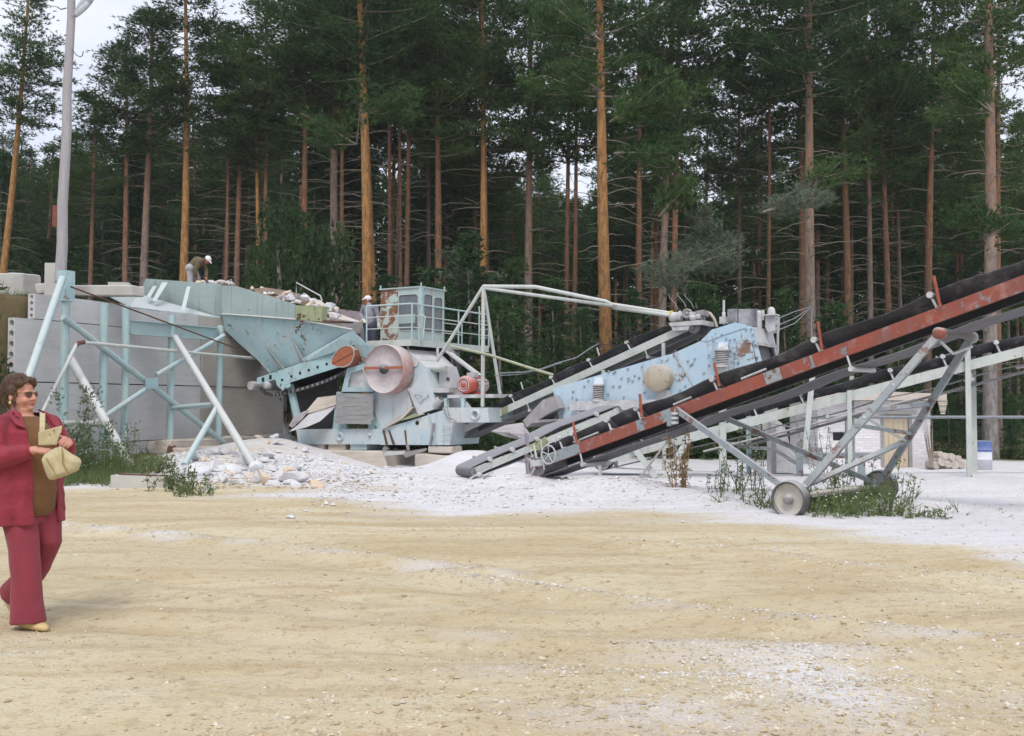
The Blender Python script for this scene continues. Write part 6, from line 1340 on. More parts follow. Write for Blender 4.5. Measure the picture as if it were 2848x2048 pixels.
sl_ = [(1045, 640, 35, 'bushy young spruce filling the gap right of the cab'), (960, 720, 37, 'small spruce close behind the cab'), (1140, 700, 36, 'young spruce behind the tripod legs'), (1230, 770, 34.5, 'low spruce behind the middle of the boom'), (1110, 800, 33.5, 'broad low spruce right behind the railed walkway'), (1290, 840, 34, 'low dark spruce left of the lichen-spotted pine'), (1400, 800, 37, 'dark spruce behind the feed conveyor belt'), (1550, 760, 38, 'spruce between conveyor head and screen drive'), (1640, 830, 37, 'low spruce right behind the screen drive'), (1740, 800, 38, 'shaded spruce left of the cable pine'), (1850, 820, 39, 'shaded spruce right of the cable pine'), (1990, 860, 40, 'spruce below the middle of the red conveyor belt'), (2100, 1080, 38, 'dark low spruce right of the shed roof'), (2150, 1120, 37, 'small spruce behind the drum'), (2240, 1090, 38, 'dark spruce at the edge behind the right hand posts'), (2030, 1060, 40, 'dark spruce above the shed roof'), (60, 740, 36, 'young spruce behind the far end of the wall'), (170, 730, 35, 'small spruce right of the lamp pole foot'), (240, 740, 37, 'low spruce behind the long wall-top block'), (360, 740, 36, 'low spruce behind the wing board'), (470, 730, 37, 'low spruce behind the stones by the bending worker'), (860, 760, 38, 'low spruce left of the cab')]
for i, (x, py, D, lab) in enumerate(sl_): under(x * 1.2557, py, D, SPR[i % 3], (6.0, 4.4, 7.5)[i % 3], lab, 'tree', 'young_spruce')
random.seed(15)
for i in range(85):
    D = random.uniform(49, 80); X = random.uniform(-.58, .58) * D; g0 = gz(X, D, False); h = random.uniform(4.0, 11.5)
    j = i % 3; s = h / (6.0, 4.4, 7.5)[j]; t = thing('young_spruce', 'shaded young spruce among the trunks deep in the wood', 'tree', (X, D, g0 - .05), 'young spruces deep in the wood'); mk('foliage', SPR[j], t, (s, s, s)); mk('stem', STM, t, (s, s, h * .85 / 5.5))
# far wood: one dark mass of foliage
r = np.random.default_rng(77); cs = []; ds = []
for i in range(20000):
    a = r.uniform(-.62, .62); D = r.uniform(86, 104); z = 19.5 * r.random() ** 1.05; cs.append((a * D, D, 3.0 * (a < 0) + z)); ds.append((0, -1, .2))
kind(link_mesh('far_wood', needle_mesh('far_wood', cs, ds, .9, 3, 5, .95, .26, 77, [M_['needle']])), 'stuff', 'dark far mass of forest behind the trunks')
# dusty low boughs on the right hand pines, hanging near the machines
def bough(px, py, D, L_, ang, seed, dusty, label):
    r = random.Random(seed); p = P((px, py), D); t = thing('pine_bough', label, 'bough', p); cs, ds = [], []; br = MB()
    d = V((math.cos(ang), -.25, math.sin(ang))); d.normalize()
    for k in range(5):
        dd = (d + V((r.gauss(0, .3), r.gauss(0, .4), r.gauss(0, .16)))).normalized(); l = L_ * r.uniform(.6, 1.0); pts = [V((0, 0, 0)) + dd * l * i / 4 + V((0, 0, .06 * l * (i / 4) ** 2 * r.uniform(-1, 2))) for i in range(5)]
        br.path([q + p for q in pts], [.03, .025, .018, .012, .006], 5)
        for i in range(int(l * 6.5)):
            u = .25 + .75 * r.random(); q = pts[0].lerp(pts[4], u); cs.append(tuple(q + V((r.gauss(0, .22), r.gauss(0, .22), r.gauss(0, .12))) + p)); ds.append(tuple(dd))
    me = needle_mesh('needles', cs, ds, .2, 9, 6, .22, .036, seed, [M_['needle_dusty' if dusty else 'needle']])
    link_mesh('needles', me, [], t); br.build('branch', M_['twig'], t)
for a in ((1480, 590, 34, 2.4, .2, 1, True, 'dusty grey-green bough beside the grey pine above the conveyor head'), (1500, 640, 33.5, 1.4, 2.6, 2, True, 'small dusty bough low on the grey pine'), (1620, 560, 35, 2.0, 2.9, 3, True, 'dusty bough above the screen reaching left'), (1460, 480, 34, 2.2, .9, 4, False, 'green bough above the lichen-spotted pine right side'),
          (1350, 270, 33, 3.0, .15, 5, False, 'broad green bough high on the lichen-spotted pine'), (1330, 200, 33, 2.6, 2.9, 6, False, 'green bough stretching left from the lichen-spotted pine'), (1360, 340, 33.5, 2.8, .1, 7, False, 'lower green bough of the lichen-spotted pine'), (1690, 470, 34, 2.4, .2, 8, True, 'dusty bough hanging left of the cable pine'), (1790, 410, 34, 1.8, .35, 9, False, 'green bough crossing the cable pine trunk'),
          (2190, 500, 33, 1.6, 2.7, 10, False, 'bright tufted bough low on the massive pine'), (2180, 530, 33, 1.3, .4, 11, False, 'tufted bough right of the massive pine'), (2200, 250, 33, 2.4, 2.9, 12, False, 'green bough high on the massive pine'), (800, 250, 36, 2.6, .2, 13, False, 'green bough right of the tall orange pine'), (790, 320, 36, 2.4, 2.9, 14, False, 'green bough left of the tall orange pine'), (1080, 640, 35.5, 1.6, 2.6, 15, True, 'dusty hanging bough left of the straight pine over the tripod'), (1330, 90, 33, 3.2, 2.8, 16, False, 'topmost wide bough of the lichen-spotted pine')):
    bough(a[0] * 1.2557, a[1] * 1.2557, *a[2:])

# ------------------------------------------------------------------ weeds
def weed(p, h, R, mat, label, seed, stems=9, leaf=.07, flower=None, name='weed_clump', tall=True):
    r = np.random.default_rng(seed); t = thing(name, label, 'plant', p); m = MB(); cs, ds = [], []; fl_ = []
    for i in range(stems):
        a = r.uniform(0, 6.28); rr = R * math.sqrt(r.random()); b = V((rr * math.cos(a), rr * math.sin(a), -.03)); hh = h * r.uniform(.5, 1.05); tipv = b + V((r.normal(0, .12) * h, r.normal(0, .12) * h, hh))
        m.path([V(p) + b, V(p) + b.lerp(tipv, .5) + V((r.normal(0, .02), 0, 0)), V(p) + tipv], [.007, .005, .003], 4)
        for k in range(int(5 + hh * 14)): u = r.random(); q = b.lerp(tipv, u); cs.append(tuple(V(p) + q)); ds.append((r.normal(), r.normal(), .6))
        fl_.append(V(p) + tipv)
    m.build('stems', M_[mat] if mat == 'dry' else M_['weed'], t)['kind'] = 'stuff'
    link_mesh('leaves', needle_mesh('leaves', cs, ds, leaf * .9, 2, 3, leaf * 1.5, leaf * .5, seed, [M_[mat]]), [], t)
    if flower:
        m = MB()
        for q in fl_: m.lathe(q, UP, [(0, .003), (.008, .012), (.014, .0)], 6)
        m.build('flowers', M_[flower], t)
    return t
def gp(pt):
    p = G(pt, 0)
    for _ in range(5): p = G(pt, gz(p.x, p.y))
    return V((p.x, p.y, gz(p.x, p.y)))
weed(gp(ZC(330, 1150)), 1.75, .5, 'weed_dusty', 'tall dark-stemmed thistle bush behind the woman at the wall foot', 1, 11, .065, 'thistle')
weed(gp(ZC(150, 1230)), 1.1, .5, 'weed_dusty', 'big-leaved burdock clump beside the handbag', 2, 10, .12)
weed(gp(ZC(600, 1280)), .75, .6, 'weed', 'green grassy weed clump at the left of the kerb block', 3, 26, .035, 'flower')
weed(gp(ZC(700, 1150)), 1.0, .6, 'weed', 'weed clump growing round the foot of the thick raking prop', 4, 16, .045)
weed(gp(ZC(900, 800)), 1.3, .3, 'weed_dusty', 'tall thin dark weed against the wall behind the raking prop', 5, 8, .05, 'thistle')
weed(gp(ZC(350, 1300)), .55, .7, 'weed', 'low daisies and grass at the edge of the sand before the thistles', 6, 22, .035, 'flower')
weed(gp(ZC(1650, 1450)), .45, .5, 'weed', 'low grass clump right of the kerb block', 7, 26, .035, 'flower')
weed(gp(ZC(1900, 1520)), .3, .35, 'weed', 'little grass tuft nearest the rubble at the sand edge', 8, 18, .03)
weed(gp(ZC(1380, 1200)), .4, .3, 'weed', 'short weeds behind the lifting loop of the kerb block', 9, 14, .05)
weed(gp(Z8(1450, 1340)), .95, .16, 'dry', 'dead brown dock stalk standing in the white gravel', 10, 12, .035)
weed(gp(Z5(1000, 1600)), 1.0, .35, 'weed_dusty', 'pale flowering weed just left of the near conveyor wheel', 11, 12, .03, 'flower')
weed(gp(Z5(820, 1600)), .5, .3, 'weed', 'low purple-flowered weed farthest left of the conveyor wheel', 12, 8, .03, 'thistle')
weed(gp(Z6(330, 1530)), .35, .45, 'weed', 'dense clover clump right of the near conveyor wheel', 13, 18, .03, 'flower')
weed(gp(Z6(520, 1500)), .3, .4, 'weed', 'low clover patch between the two conveyor wheels', 14, 14, .03, 'flower')
weed(gp(Z6(430, 1440)), .7, .4, 'weed', 'upright weeds under the axle board', 15, 12, .035)
weed(gp(Z6(740, 1480)), .8, .35, 'weed', 'tall weeds right of the far conveyor wheel', 16, 10, .035)
weed(gp(Z6(340, 1350)), 1.5, .25, 'weed_dusty', 'tall dusty stalks by the leg of the motor stand', 17, 6, .025)
weed(gp(Z6(900, 1490)), .2, .3, 'weed', 'tiny weeds on the white dust right of the conveyor', 18, 10, .035)
weed(gp(Z6(1420, 1190)), .5, .9, 'weed', 'grass at the foot of the massive pine behind the drum', 19, 30, .07)
r = np.random.default_rng(5); cs, ds = [], []
for i in range(1500):
    if i < 900: x = r.uniform(-12, -7.0); y = r.uniform(17.6, 22.5)
    elif i < 1010: x = r.normal(4.4, .55); y = r.normal(13.7, .35)
    else: x = r.uniform(-20, -11); y = r.uniform(20, 27)
    if i < 900 and x > -6.4 - .25 * (y - 17): continue
    cs.append((x, y, gz(x, y) + .02)); ds.append((0, 0, 1.5))
kind(link_mesh('grass', needle_mesh('grass', cs, ds, .10, 5, 5, .20, .014, 6, [M_['weed']])), 'stuff', 'short grass along the sand edge and round the conveyor wheels')
cs = [(r.uniform(-3.5, 2.5), r.uniform(28.5, 33), 0) for i in range(900)]; cs = [(x, y, gz(x, y) + .15 + .5 * r.random()) for x, y, _ in cs]
for i in range(700): x = r.uniform(-14, -11.6); y = r.uniform(20.5, 23.0); cs.append((x, y, gz(x, y) + .05 + .35 * r.random()))
kind(link_mesh('undergrowth', needle_mesh('undergrowth', cs, [(0, 0, 1)] * len(cs), .2, 4, 4, .25, .07, 8, [M_['leaf']])), 'stuff', 'green undergrowth on the bank beside the wall and behind the conveyor')

# ------------------------------------------------------------------ people
def ball_part(m, c, r, rot=None, n=14):
    R = rot if rot is not None else Matrix.Identity(3); c = V(c); vs = []; k = n // 2
    for i in range(1, k):
        th = math.pi * i / k
        for j in range(n): ph = 2 * math.pi * j / n; vs.append(c + R @ V((r[0] * math.sin(th) * math.cos(ph), r[1] * math.sin(th) * math.sin(ph), r[2] * math.cos(th))))
    vs += [c + R @ V((0, 0, r[2])), c + R @ V((0, 0, -r[2]))]; t, b = len(vs) - 2, len(vs) - 1; fs = []
    for i in range(k - 2): fs += [[i * n + j, (i + 1) * n + j, (i + 1) * n + (j + 1) % n, i * n + (j + 1) % n] for j in range(n)]
    fs += [[t, j, (j + 1) % n] for j in range(n)] + [[b, (k - 2) * n + (j + 1) % n, (k - 2) * n + j] for j in range(n)]
    m.add(vs, fs, True)
def cone_part(m, a, b, r0, r1, n=14):
    a, b = V(a), V(b); d = (b - a); l = d.length; d.normalize(); x, y = perp(d); rings = []
    for t in (-1, -.8, -.5, 0): rings.append((a + d * r0 * t, r0 * math.sqrt(max(0.02, 1 - t * t))))
    for t in (.25, .5, .75): rings.append((a.lerp(b, t), r0 + (r1 - r0) * t))
    for t in (0, .5, .8, 1): rings.append((b + d * r1 * t, r1 * math.sqrt(max(0.02, 1 - t * t))))
    vs = [p + x * (math.cos(2 * math.pi * i / n) * r) + y * (math.sin(2 * math.pi * i / n) * r) for p, r in rings for i in range(n)]; k = len(rings)
    m.add(vs, [[j * n + i, j * n + (i + 1) % n, (j + 1) * n + (i + 1) % n, (j + 1) * n + i] for j in range(k - 1) for i in range(n)] + [list(range(n))[::-1], [(k - 1) * n + i for i in range(n)]], True)
def ring_part(m, rings, n=40, fold=None):
    """closed body from rings (centre, ax, ay) with ax, ay vectors"""
    vs = []
    for i, (c, ax, ay) in enumerate(rings):
        for j in range(n):
            a = 2 * math.pi * j / n; f = 1 + (fold(i, a) if fold else 0); vs.append(V(c) + V(ax) * math.cos(a) * f + V(ay) * math.sin(a) * f)
    k = len(rings)
    m.add(vs, [[j * n + i, j * n + (i + 1) % n, (j + 1) * n + (i + 1) % n, (j + 1) * n + i] for j in range(k - 1) for i in range(n)] + [list(range(n))[::-1], [(k - 1) * n + i for i in range(n)]], True)
TMP = bpy.data.scenes.new('fusing')
def fuse(name, m, voxel, smooth, mat, parent, post=None, xf=None):
    me = m.mesh(name); bm = bmesh.new(); bm.from_mesh(me); bmesh.ops.recalc_face_normals(bm, faces=bm.faces); bm.to_mesh(me); bm.free()
    o = bpy.data.objects.new(name, me); TMP.collection.objects.link(o)
    md_ = o.modifiers.new('r', 'REMESH'); md_.mode = 'VOXEL'; md_.voxel_size = voxel; md_.use_smooth_shade = True
    if smooth: s_ = o.modifiers.new('s', 'SMOOTH'); s_.iterations = smooth; s_.factor = .5
    
    with bpy.context.temp_override(scene=TMP, view_layer=TMP.view_layers[0]):
        dg = bpy.context.evaluated_depsgraph_get(); me2 = bpy.data.meshes.new_from_object(o.evaluated_get(dg))
    bpy.data.objects.remove(o); bpy.data.meshes.remove(me)
    me2.name = name; me2.materials.clear()
    if post:
        nv = len(me2.vertices); co = np.empty(nv * 3, np.float32); no = np.empty(nv * 3, np.float32); me2.vertices.foreach_get('co', co); me2.vertex_normals.foreach_get('vector', no)
        co = co.reshape(-1, 3); no = no.reshape(-1, 3)
        for i in range(nv): co[i] = post(V(co[i].tolist()), V(no[i].tolist()))
        me2.vertices.foreach_set('co', co.ravel()); me2.update()
    if xf is not None: me2.transform(xf)
    me2.polygons.foreach_set('use_smooth', [True] * len(me2.polygons)); return link_mesh(name, me2, mat, parent)
def m_cloth(name, c, var=.12, wr=.5, scale=9):
    m, t, b = new_mat(name); p, g = wpos(t, (1, 1, .55)); n = noi(t, p, scale, 5, .6, .8); n2 = noi(t, p, 160, 2, .5)
    cc = mixc(t, mapr(t, n, .3, .7), tuple(x * (1 - var) for x in c[:3]) + (1,), tuple(min(1, x * (1 + var)) for x in c[:3]) + (1,))
    t.links.new(cc, b.inputs['Base Color']); b.inputs['Roughness'].default_value = .85; b.inputs['Sheen Weight'].default_value = .1
    bump(t, b, math_(t, 'ADD', n, math_(t, 'MULTIPLY', n2, .06)), wr, .03); return m
M_['skin'] = plain('skin', srgb(196, 140, 118), .55, .07, 30, .08); M_['skin_tan'] = plain('tanned_skin', srgb(158, 96, 76), .6, .08, 30, .05)
M_['burg'] = m_cloth('burgundy_cloth', srgb(136, 41, 56), .2, .9, 7); M_['burg2'] = m_cloth('burgundy_trousers', srgb(132, 47, 60), .15, .7, 5)
M_['brownshirt'] = m_cloth('brown_jersey', srgb(112, 76, 42), .1, .3); M_['bagc'] = m_cloth('beige_leather', srgb(186, 172, 134), .08, .5, 14); M_['shoe'] = plain('beige_shoe', srgb(196, 170, 120), .5, .1, 20)
M_['hair'] = None
def m_hair(c1, c2):
    m, t, b = new_mat('brown_hair'); tc = N(t, 'TexCoord'); mp = t.nodes.new('ShaderNodeMapping'); mp.inputs['Scale'].default_value = (60, 60, 9); t.links.new(tc.outputs['Object'], mp.inputs[0])
    n = noi(t, mp.outputs[0], 2.0, 5, .6, .8); t.links.new(mixc(t, mapr(t, n, .35, .65), c1, c2), b.inputs['Base Color']); b.inputs['Roughness'].default_value = .5; bump(t, b, n, .9, .008); return m
M_['hair'] = m_hair(srgb(46, 30, 20), srgb(104, 72, 46))
def arm_hand(m, wrist, fwd, palm_n, curl, sz=1.0, thumb_side=1):
    """palm and five unequal, bent fingers; fwd = direction of the fingers, palm_n = the way the palm faces"""
    f = V(fwd).normalized(); pn = V(palm_n); pn = (pn - f * pn.dot(f)).normalized(); s = f.cross(pn) * thumb_side; w0 = V(wrist)
    for k in (-.024, -.008, .008, .024): cone_part(m, w0 + s * k * .6 * sz, w0 + (f * .085 + s * k) * sz, .016 * sz, .014 * sz, 10)
    for k, (o, l) in enumerate(((.031, .066), (.011, .075), (-.010, .070), (-.029, .055))):
        p = w0 + (f * .085 + s * o) * sz; d = f; ang = 0
        for seg, (fr_, r) in enumerate(((.45, .0095), (.32, .0088), (.23, .008))):
            ang += curl * (.8 + .1 * k); d = f * math.cos(ang) + pn * math.sin(ang); q = p + d * l * fr_ * sz; cone_part(m, p, q, r * sz, r * .93 * sz, 10); p = q
    p = w0 + (f * .02 + s * .034) * sz; d = (f * .6 + s * .7 + pn * .3).normalized(); q = p + d * .042 * sz; cone_part(m, p, q, .013 * sz, .011 * sz, 10); cone_part(m, q, q + (f * .8 + s * .1 + pn * .5).normalized() * .034 * sz, .011 * sz, .009 * sz, 10)

# --- the woman walking past
WD = 6.55; wb = P((61, 1732), WD); wb.z = gz(wb.x, wb.y)
wo = thing('person', 'woman in burgundy jacket and trousers walking past with a beige handbag', 'person', wb)
AL = math.radians(-25); XF = Matrix.Translation(wb) @ Matrix.Rotation(AL, 4, 'Z')
HZ = lambda v, a=math.radians(12), p=V((0, 0, 1.4)): p + Matrix.Rotation(a, 3, 'Z') @ (V(v) - p) + V((-.03, -.015, 0))     # the head, turned a little to her left
m = MB()
ring_part(m, [(V((0, 0, z)), V((a, 0, 0)), V((0, b, 0))) for z, a, b in ((.78, .12, .15), (.9, .14, .18), (1.05, .135, .17), (1.2, .13, .17), (1.30, .085, .135), (1.345, .06, .08))], 24)
cone_part(m, (-.012, 0, 1.30), HZ((-.005, 0, 1.43)), .070, .062)
ball_part(m, HZ((-.012, 0, 1.515)), (.094, .076, .098)); ball_part(m, HZ((.026, 0, 1.455)), (.066, .066, .080)); ball_part(m, HZ((.032, 0, 1.42)), (.052, .056, .042)); ball_part(m, HZ((.072, 0, 1.400)), (.024, .028, .022)); ball_part(m, HZ((.02, 0, 1.385)), (.06, .055, .028))
for s in (-1, 1): ball_part(m, HZ((.062, .034 * s, 1.448)), (.030, .028, .030)); ball_part(m, HZ((-.012, .077 * s, 1.468)), (.018, .010, .030)); ball_part(m, HZ((.074, .030 * s, 1.497)), (.018, .026, .014))
cone_part(m, HZ((.084, 0, 1.495)), HZ((.104, 0, 1.458)), .011, .014, 10)
for s in (-1, 1): ball_part(m, HZ((.096, .011 * s, 1.452)), (.010, .009, .008), n=8)
ball_part(m, HZ((.082, 0, 1.425)), (.012, .024, .007), n=10); ball_part(m, HZ((.081, 0, 1.415)), (.011, .021, .007), n=10)
for (sh_, el, wr_) in (((0, -.165, 1.275), (.05, -.265, 1.07), (.26, -.14, 1.135)), ((0, .165, 1.275), (.05, .28, 1.08), (.20, .165, 1.175))):
    cone_part(m, sh_, el, .044, .040); cone_part(m, el, wr_, .040, .027)
arm_hand(m, (.26, -.14, 1.135), (.85, .5, -.12), (.1, .35, -1), .28, 1.0, 1)
arm_hand(m, (.20, .165, 1.175), (.72, -.62, .12), (-.5, -.5, -.75), .75, 1.0, -1)
for hip, kn, an in (((0, -.09, .86), (.13, -.085, .47), (.17, -.08, .09)), ((0, .09, .86), (.10, .10, .50), (-.20, .085, .16))):
    cone_part(m, hip, kn, .09, .06); cone_part(m, kn, an, .06, .035)
body = fuse('body', m, .0055, 4, M_['skin'], wo, xf=XF)
m = MB(); ball_part(m, HZ((.0925, 0, 1.4255)), (.004, .021, .0045), n=10); ball_part(m, HZ((.0905, 0, 1.4155)), (.004, .018, .005), n=10); me = m.mesh('lips'); me.transform(XF); link_mesh('lips', me, plain('lips', srgb(170, 92, 88), .5, .05, bmp=0), wo)
# hair
m = MB(); r = random.Random(4)
ball_part(m, HZ((-.030, 0, 1.545)), (.100, .090, .086)); ball_part(m, HZ((-.070, 0, 1.480)), (.052, .080, .085)); ball_part(m, HZ((-.055, 0, 1.425)), (.040, .062, .040))
for s in (-1, 1): ball_part(m, HZ((-.02, .072 * s, 1.515)), (.050, .022, .040)); ball_part(m, HZ((.03, .060 * s, 1.555)), (.045, .028, .030))
ball_part(m, HZ((.048, .01, 1.578)), (.040, .058, .024)); ball_part(m, HZ((.066, .025, 1.562)), (.018, .034, .014))
for i in range(46):
    a = r.uniform(.35, 5.93); z = r.uniform(1.42, 1.58); rr = .085 if z > 1.5 else .078; c = V((-.035 + rr * math.cos(a), .9 * rr * math.sin(a), z))
    if c.x > .03 and z < 1.545: continue
    cone_part(m, HZ(c), HZ(c + V((math.cos(a) * .014 - .004, math.sin(a) * .014, -r.uniform(.02, .04)))), .012, .004, 8)
for i in range(9): y = r.uniform(-.05, .05); cone_part(m, HZ((.052, y, 1.588)), HZ((.078, y * 1.1, 1.555 + r.uniform(-.006, .012))), .009, .003, 8)
fuse('hair', m, .0045, 1, M_['hair'], wo, post=lambda c, n: c + n * .0045 * mnoise.noise(V((c.x * 70, c.y * 70, c.z * 14))), xf=XF)
# loose strands that break up the outline of the hair
r = random.Random(8); vs = []; fs = []
for i in range(1000):
    a = r.uniform(.30, 5.98); z = r.uniform(1.405, 1.625); rr = .098 * math.sqrt(max(.05, 1 - ((z - 1.53) / .11) ** 2)) if z > 1.5 else .088 - .1 * (1.5 - z)
    c = V((-.033 + rr * math.cos(a), .92 * rr * math.sin(a), z))
    if c.x > .035 and z < 1.56: continue
    o_ = V((math.cos(a), math.sin(a), .2)); dn = V((-.35 + .5 * (c.x > 0), .15 * math.sin(a), -1)) if z < 1.59 else V((math.cos(a), math.sin(a), -.25)); l = r.uniform(.03, .065); sdv = V((-math.sin(a), math.cos(a), 0)) * .0011; b = len(vs)
    for k in range(4):
        t = k / 3; q = c + o_ * (.001 + .006 * t * t * r.uniform(.2, 1.2)) + dn.normalized() * l * t + V((r.gauss(0, .002), r.gauss(0, .002), 0)); wv = sdv * (1 - .7 * t); vs += [HZ(q - wv), HZ(q + wv)]
    fs += [[b + 2 * k, b + 2 * k + 1, b + 2 * k + 3, b + 2 * k + 2] for k in range(3)]
m = MB(); m.add(vs, fs, True); me = m.mesh('hair_strands'); me.transform(XF); kind(link_mesh('hair_strands', me, M_['hair'], wo), 'stuff')
# sunglasses, earring
gl = MB()
for s in (-1, 1): gl.prism([HZ((.094 - .014 * abs(y) / .06, y * s, 1.488 + z)) for y, z in ((.010, .012), (.030, .016), (.056, .012), (.058, -.004), (.046, -.020), (.024, -.021), (.011, -.008))], Matrix.Rotation(math.radians(12), 3, 'Z') @ V((.004, 0, 0)))
me = gl.mesh('lenses'); me.transform(XF); gm, gt_, gb_ = new_mat('brown_lens'); gb_.inputs['Base Color'].default_value = srgb(88, 56, 44); gb_.inputs['Roughness'].default_value = .15; sg = link_mesh('sunglasses', me, gm, wo)
m = MB(); m.path([HZ((.096, -.010, 1.494)), HZ((.100, 0, 1.496)), HZ((.096, .010, 1.494))], .003, 6)
for s in (-1, 1): m.path([HZ((.080, .058 * s, 1.497)), HZ((.06, .072 * s, 1.498)), HZ((-.01, .082 * s, 1.488))], .003, 6); m.path([HZ((.098, .012 * s, 1.501)), HZ((.096, .034 * s, 1.504)), HZ((.083, .058 * s, 1.499))], .0028, 6)
me = m.mesh('glasses_frame'); me.transform(XF); link_mesh('glasses_frame', me, plain('frame_metal', srgb(150, 130, 90), .3, .05, bmp=0, metallic=.8), sg)
for s in (-1, 1): m = MB(); ball_part(m, HZ((-.008, .087 * s, 1.432)), (.009, .008, .012), n=10); me = m.mesh('earring'); me.transform(XF); link_mesh('earring', me, plain('gold', srgb(214, 190, 130), .3, .05, bmp=0), wo)
# shirt
m = MB(); ring_part(m, [(V((x, 0, z)), V((a, 0, 0)), V((0, b, 0))) for z, x, a, b in ((.705, .02, .155, .172), (.76, .03, .168, .182), (.88, .035, .18, .195), (1.0, .03, .172, .188), (1.1, .035, .166, .182), (1.2, .03, .155, .172), (1.28, .01, .125, .165), (1.325, -.005, .088, .115), (1.345, -.01, .074, .088))], 40)
fuse('shirt', m, .009, 4, M_['brownshirt'], wo, xf=XF)
# jacket: an open shell with sleeves
def jacket(rings, opening, th, n=64, fold=None):
    mm = MB(); vs = []; k = len(rings)
    for lay in (0, 1):
        for i, (z, x, a, b) in enumerate(rings):
            t0 = opening[i]
            for j in range(n + 1):
                an = t0[0] + (2 * math.pi - t0[0] - t0[1]) * j / n; f = 1 + (fold(i / (k - 1), an) if fold else 0); aa, bb_ = a * f - th * lay, b * f - th * lay
                vs.append(V((x + aa * math.cos(an), bb_ * math.sin(an), z)))
    N1_ = n + 1; off = k * N1_; fs = []
    for i in range(k - 1):
        for j in range(n): fs += [[i * N1_ + j, i * N1_ + j + 1, (i + 1) * N1_ + j + 1, (i + 1) * N1_ + j], [off + i * N1_ + j, off + (i + 1) * N1_ + j, off + (i + 1) * N1_ + j + 1, off + i * N1_ + j + 1]]
        for j in (0, n): fs.append([i * N1_ + j, (i + 1) * N1_ + j, off + (i + 1) * N1_ + j, off + i * N1_ + j])
    for i in (0, k - 1): fs += [[i * N1_ + j, i * N1_ + j + 1, off + i * N1_ + j + 1, off + i * N1_ + j] for j in range(n)]
    mm.add(vs, fs); return mm
rg = [(.655, .0, .222, .258), (.76, .005, .214, .250), (.9, .01, .206, .238), (1.02, .012, .198, .228), (1.14, .012, .190, .224), (1.24, .006, .172, .214), (1.31, -.008, .132, .186), (1.345, -.015, .105, .140), (1.372, -.02, .088, .100)]
op = [(.50, .36), (.46, .38), (.42, .40), (.40, .42), (.42, .46), (.50, .54), (.62, .66), (.80, .82), (.95, .95)]
m = jacket(rg, op, .020, fold=lambda t, a: .030 * (1 - t) ** 1.5 * math.sin(a * 9 + 2 * t) + .012 * (1 - t) * math.sin(a * 17))
for (sh_, el, wr_) in (((0, -.19, 1.285), (.045, -.265, 1.075), (.225, -.160, 1.125)), ((0, .19, 1.285), (.045, .285, 1.085), (.165, .195, 1.155))):
    cone_part(m, sh_, el, .074, .068); cone_part(m, el, V(el).lerp(V(wr_), .92), .066, .054)
fuse('jacket', m, .0075, 3, M_['burg'], wo, post=lambda c, n: c + n * .010 * mnoise.noise(V((c.x * 8, c.y * 8, c.z * 13))) + n * .004 * mnoise.noise(V((c.x * 30, c.y * 30, c.z * 30))), xf=XF)
for s in (-1, 1):   # lapels
    m = MB(); m.prism([V((-.02, .100 * s, 1.385)), V((.062, .085 * s, 1.362)), V((.145, .118 * s, 1.262)), V((.160, .090 * s, 1.248)), V((.118, .165 * s, 1.285)), V((.04, .158 * s, 1.345))], V((.010, .006 * s, .010)))
    fuse('lapel', m, .006, 1, M_['burg'], wo, xf=XF)
# trousers
fold = lambda i, a: .03 * math.sin(a * 3 + i)
m = MB()
ring_part(m, [(V((.0, 0, z)), V((a, 0, 0)), V((0, b, 0))) for z, a, b in ((.66, .15, .19), (.75, .165, .20), (.86, .165, .2), (.95, .15, .18))], 32)
def trouser(m, pts, rad):
    rings = []
    for i, p in enumerate(pts):
        d = (V(pts[min(i + 1, len(pts) - 1)]) - V(pts[max(i - 1, 0)])).normalized(); y = V((0, 1, 0)); x = y.cross(d).normalized(); rings.append((V(p), x * rad[i][0], y * rad[i][1]))
    ring_part(m, rings, 32, fold)
trouser(m, [(.02, -.095, .86), (.07, -.095, .68), (.12, -.092, .50), (.145, -.09, .33), (.155, -.088, .18), (.165, -.088, .045)], [(.11, .108), (.106, .10), (.094, .09), (.094, .086), (.106, .09), (.120, .098)])
trouser(m, [(.02, .095, .86), (.07, .098, .70), (.10, .10, .53), (.02, .096, .37), (-.10, .09, .24), (-.20, .088, .155)], [(.11, .108), (.104, .10), (.090, .088), (.088, .084), (.094, .086), (.100, .09)])
fuse('trousers', m, .009, 3, M_['burg2'], wo, post=lambda c, n: c + n * .005 * mnoise.noise(V((c.x * 8, c.y * 8, c.z * 7))), xf=XF)
# shoes
m = MB(); trz = .03
ring_part(m, [(V((x, -.085, z)), V((0, w_, 0)), V((0, 0, h))) for x, z, w_, h in ((.085, .045, .026, .04), (.12, .045, .034, .045), (.2, .038, .040, .038), (.27, .030, .042, .028), (.31, .024, .034, .022), (.335, .020, .012, .012))], 18)
fuse('shoe', m, .006, 2, M_['shoe'], wo, xf=XF)
m = MB(); Rf = lambda x, z: V((-.215 + (x) * .62 + (z - .05) * .6, .088, .115 + (z - .05) * .72 - x * .62))
ring_part(m, [(Rf(x, z), V((0, w_, 0)), V((.5 * h, 0, .86 * h))) for x, z, w_, h in ((-.07, .05, .026, .036), (-.03, .05, .034, .042), (.04, .045, .040, .034), (.11, .035, .042, .024), (.15, .028, .034, .016), (.17, .026, .012, .010))], 18)
fuse('shoe', m, .006, 2, M_['shoe'], wo, xf=XF)
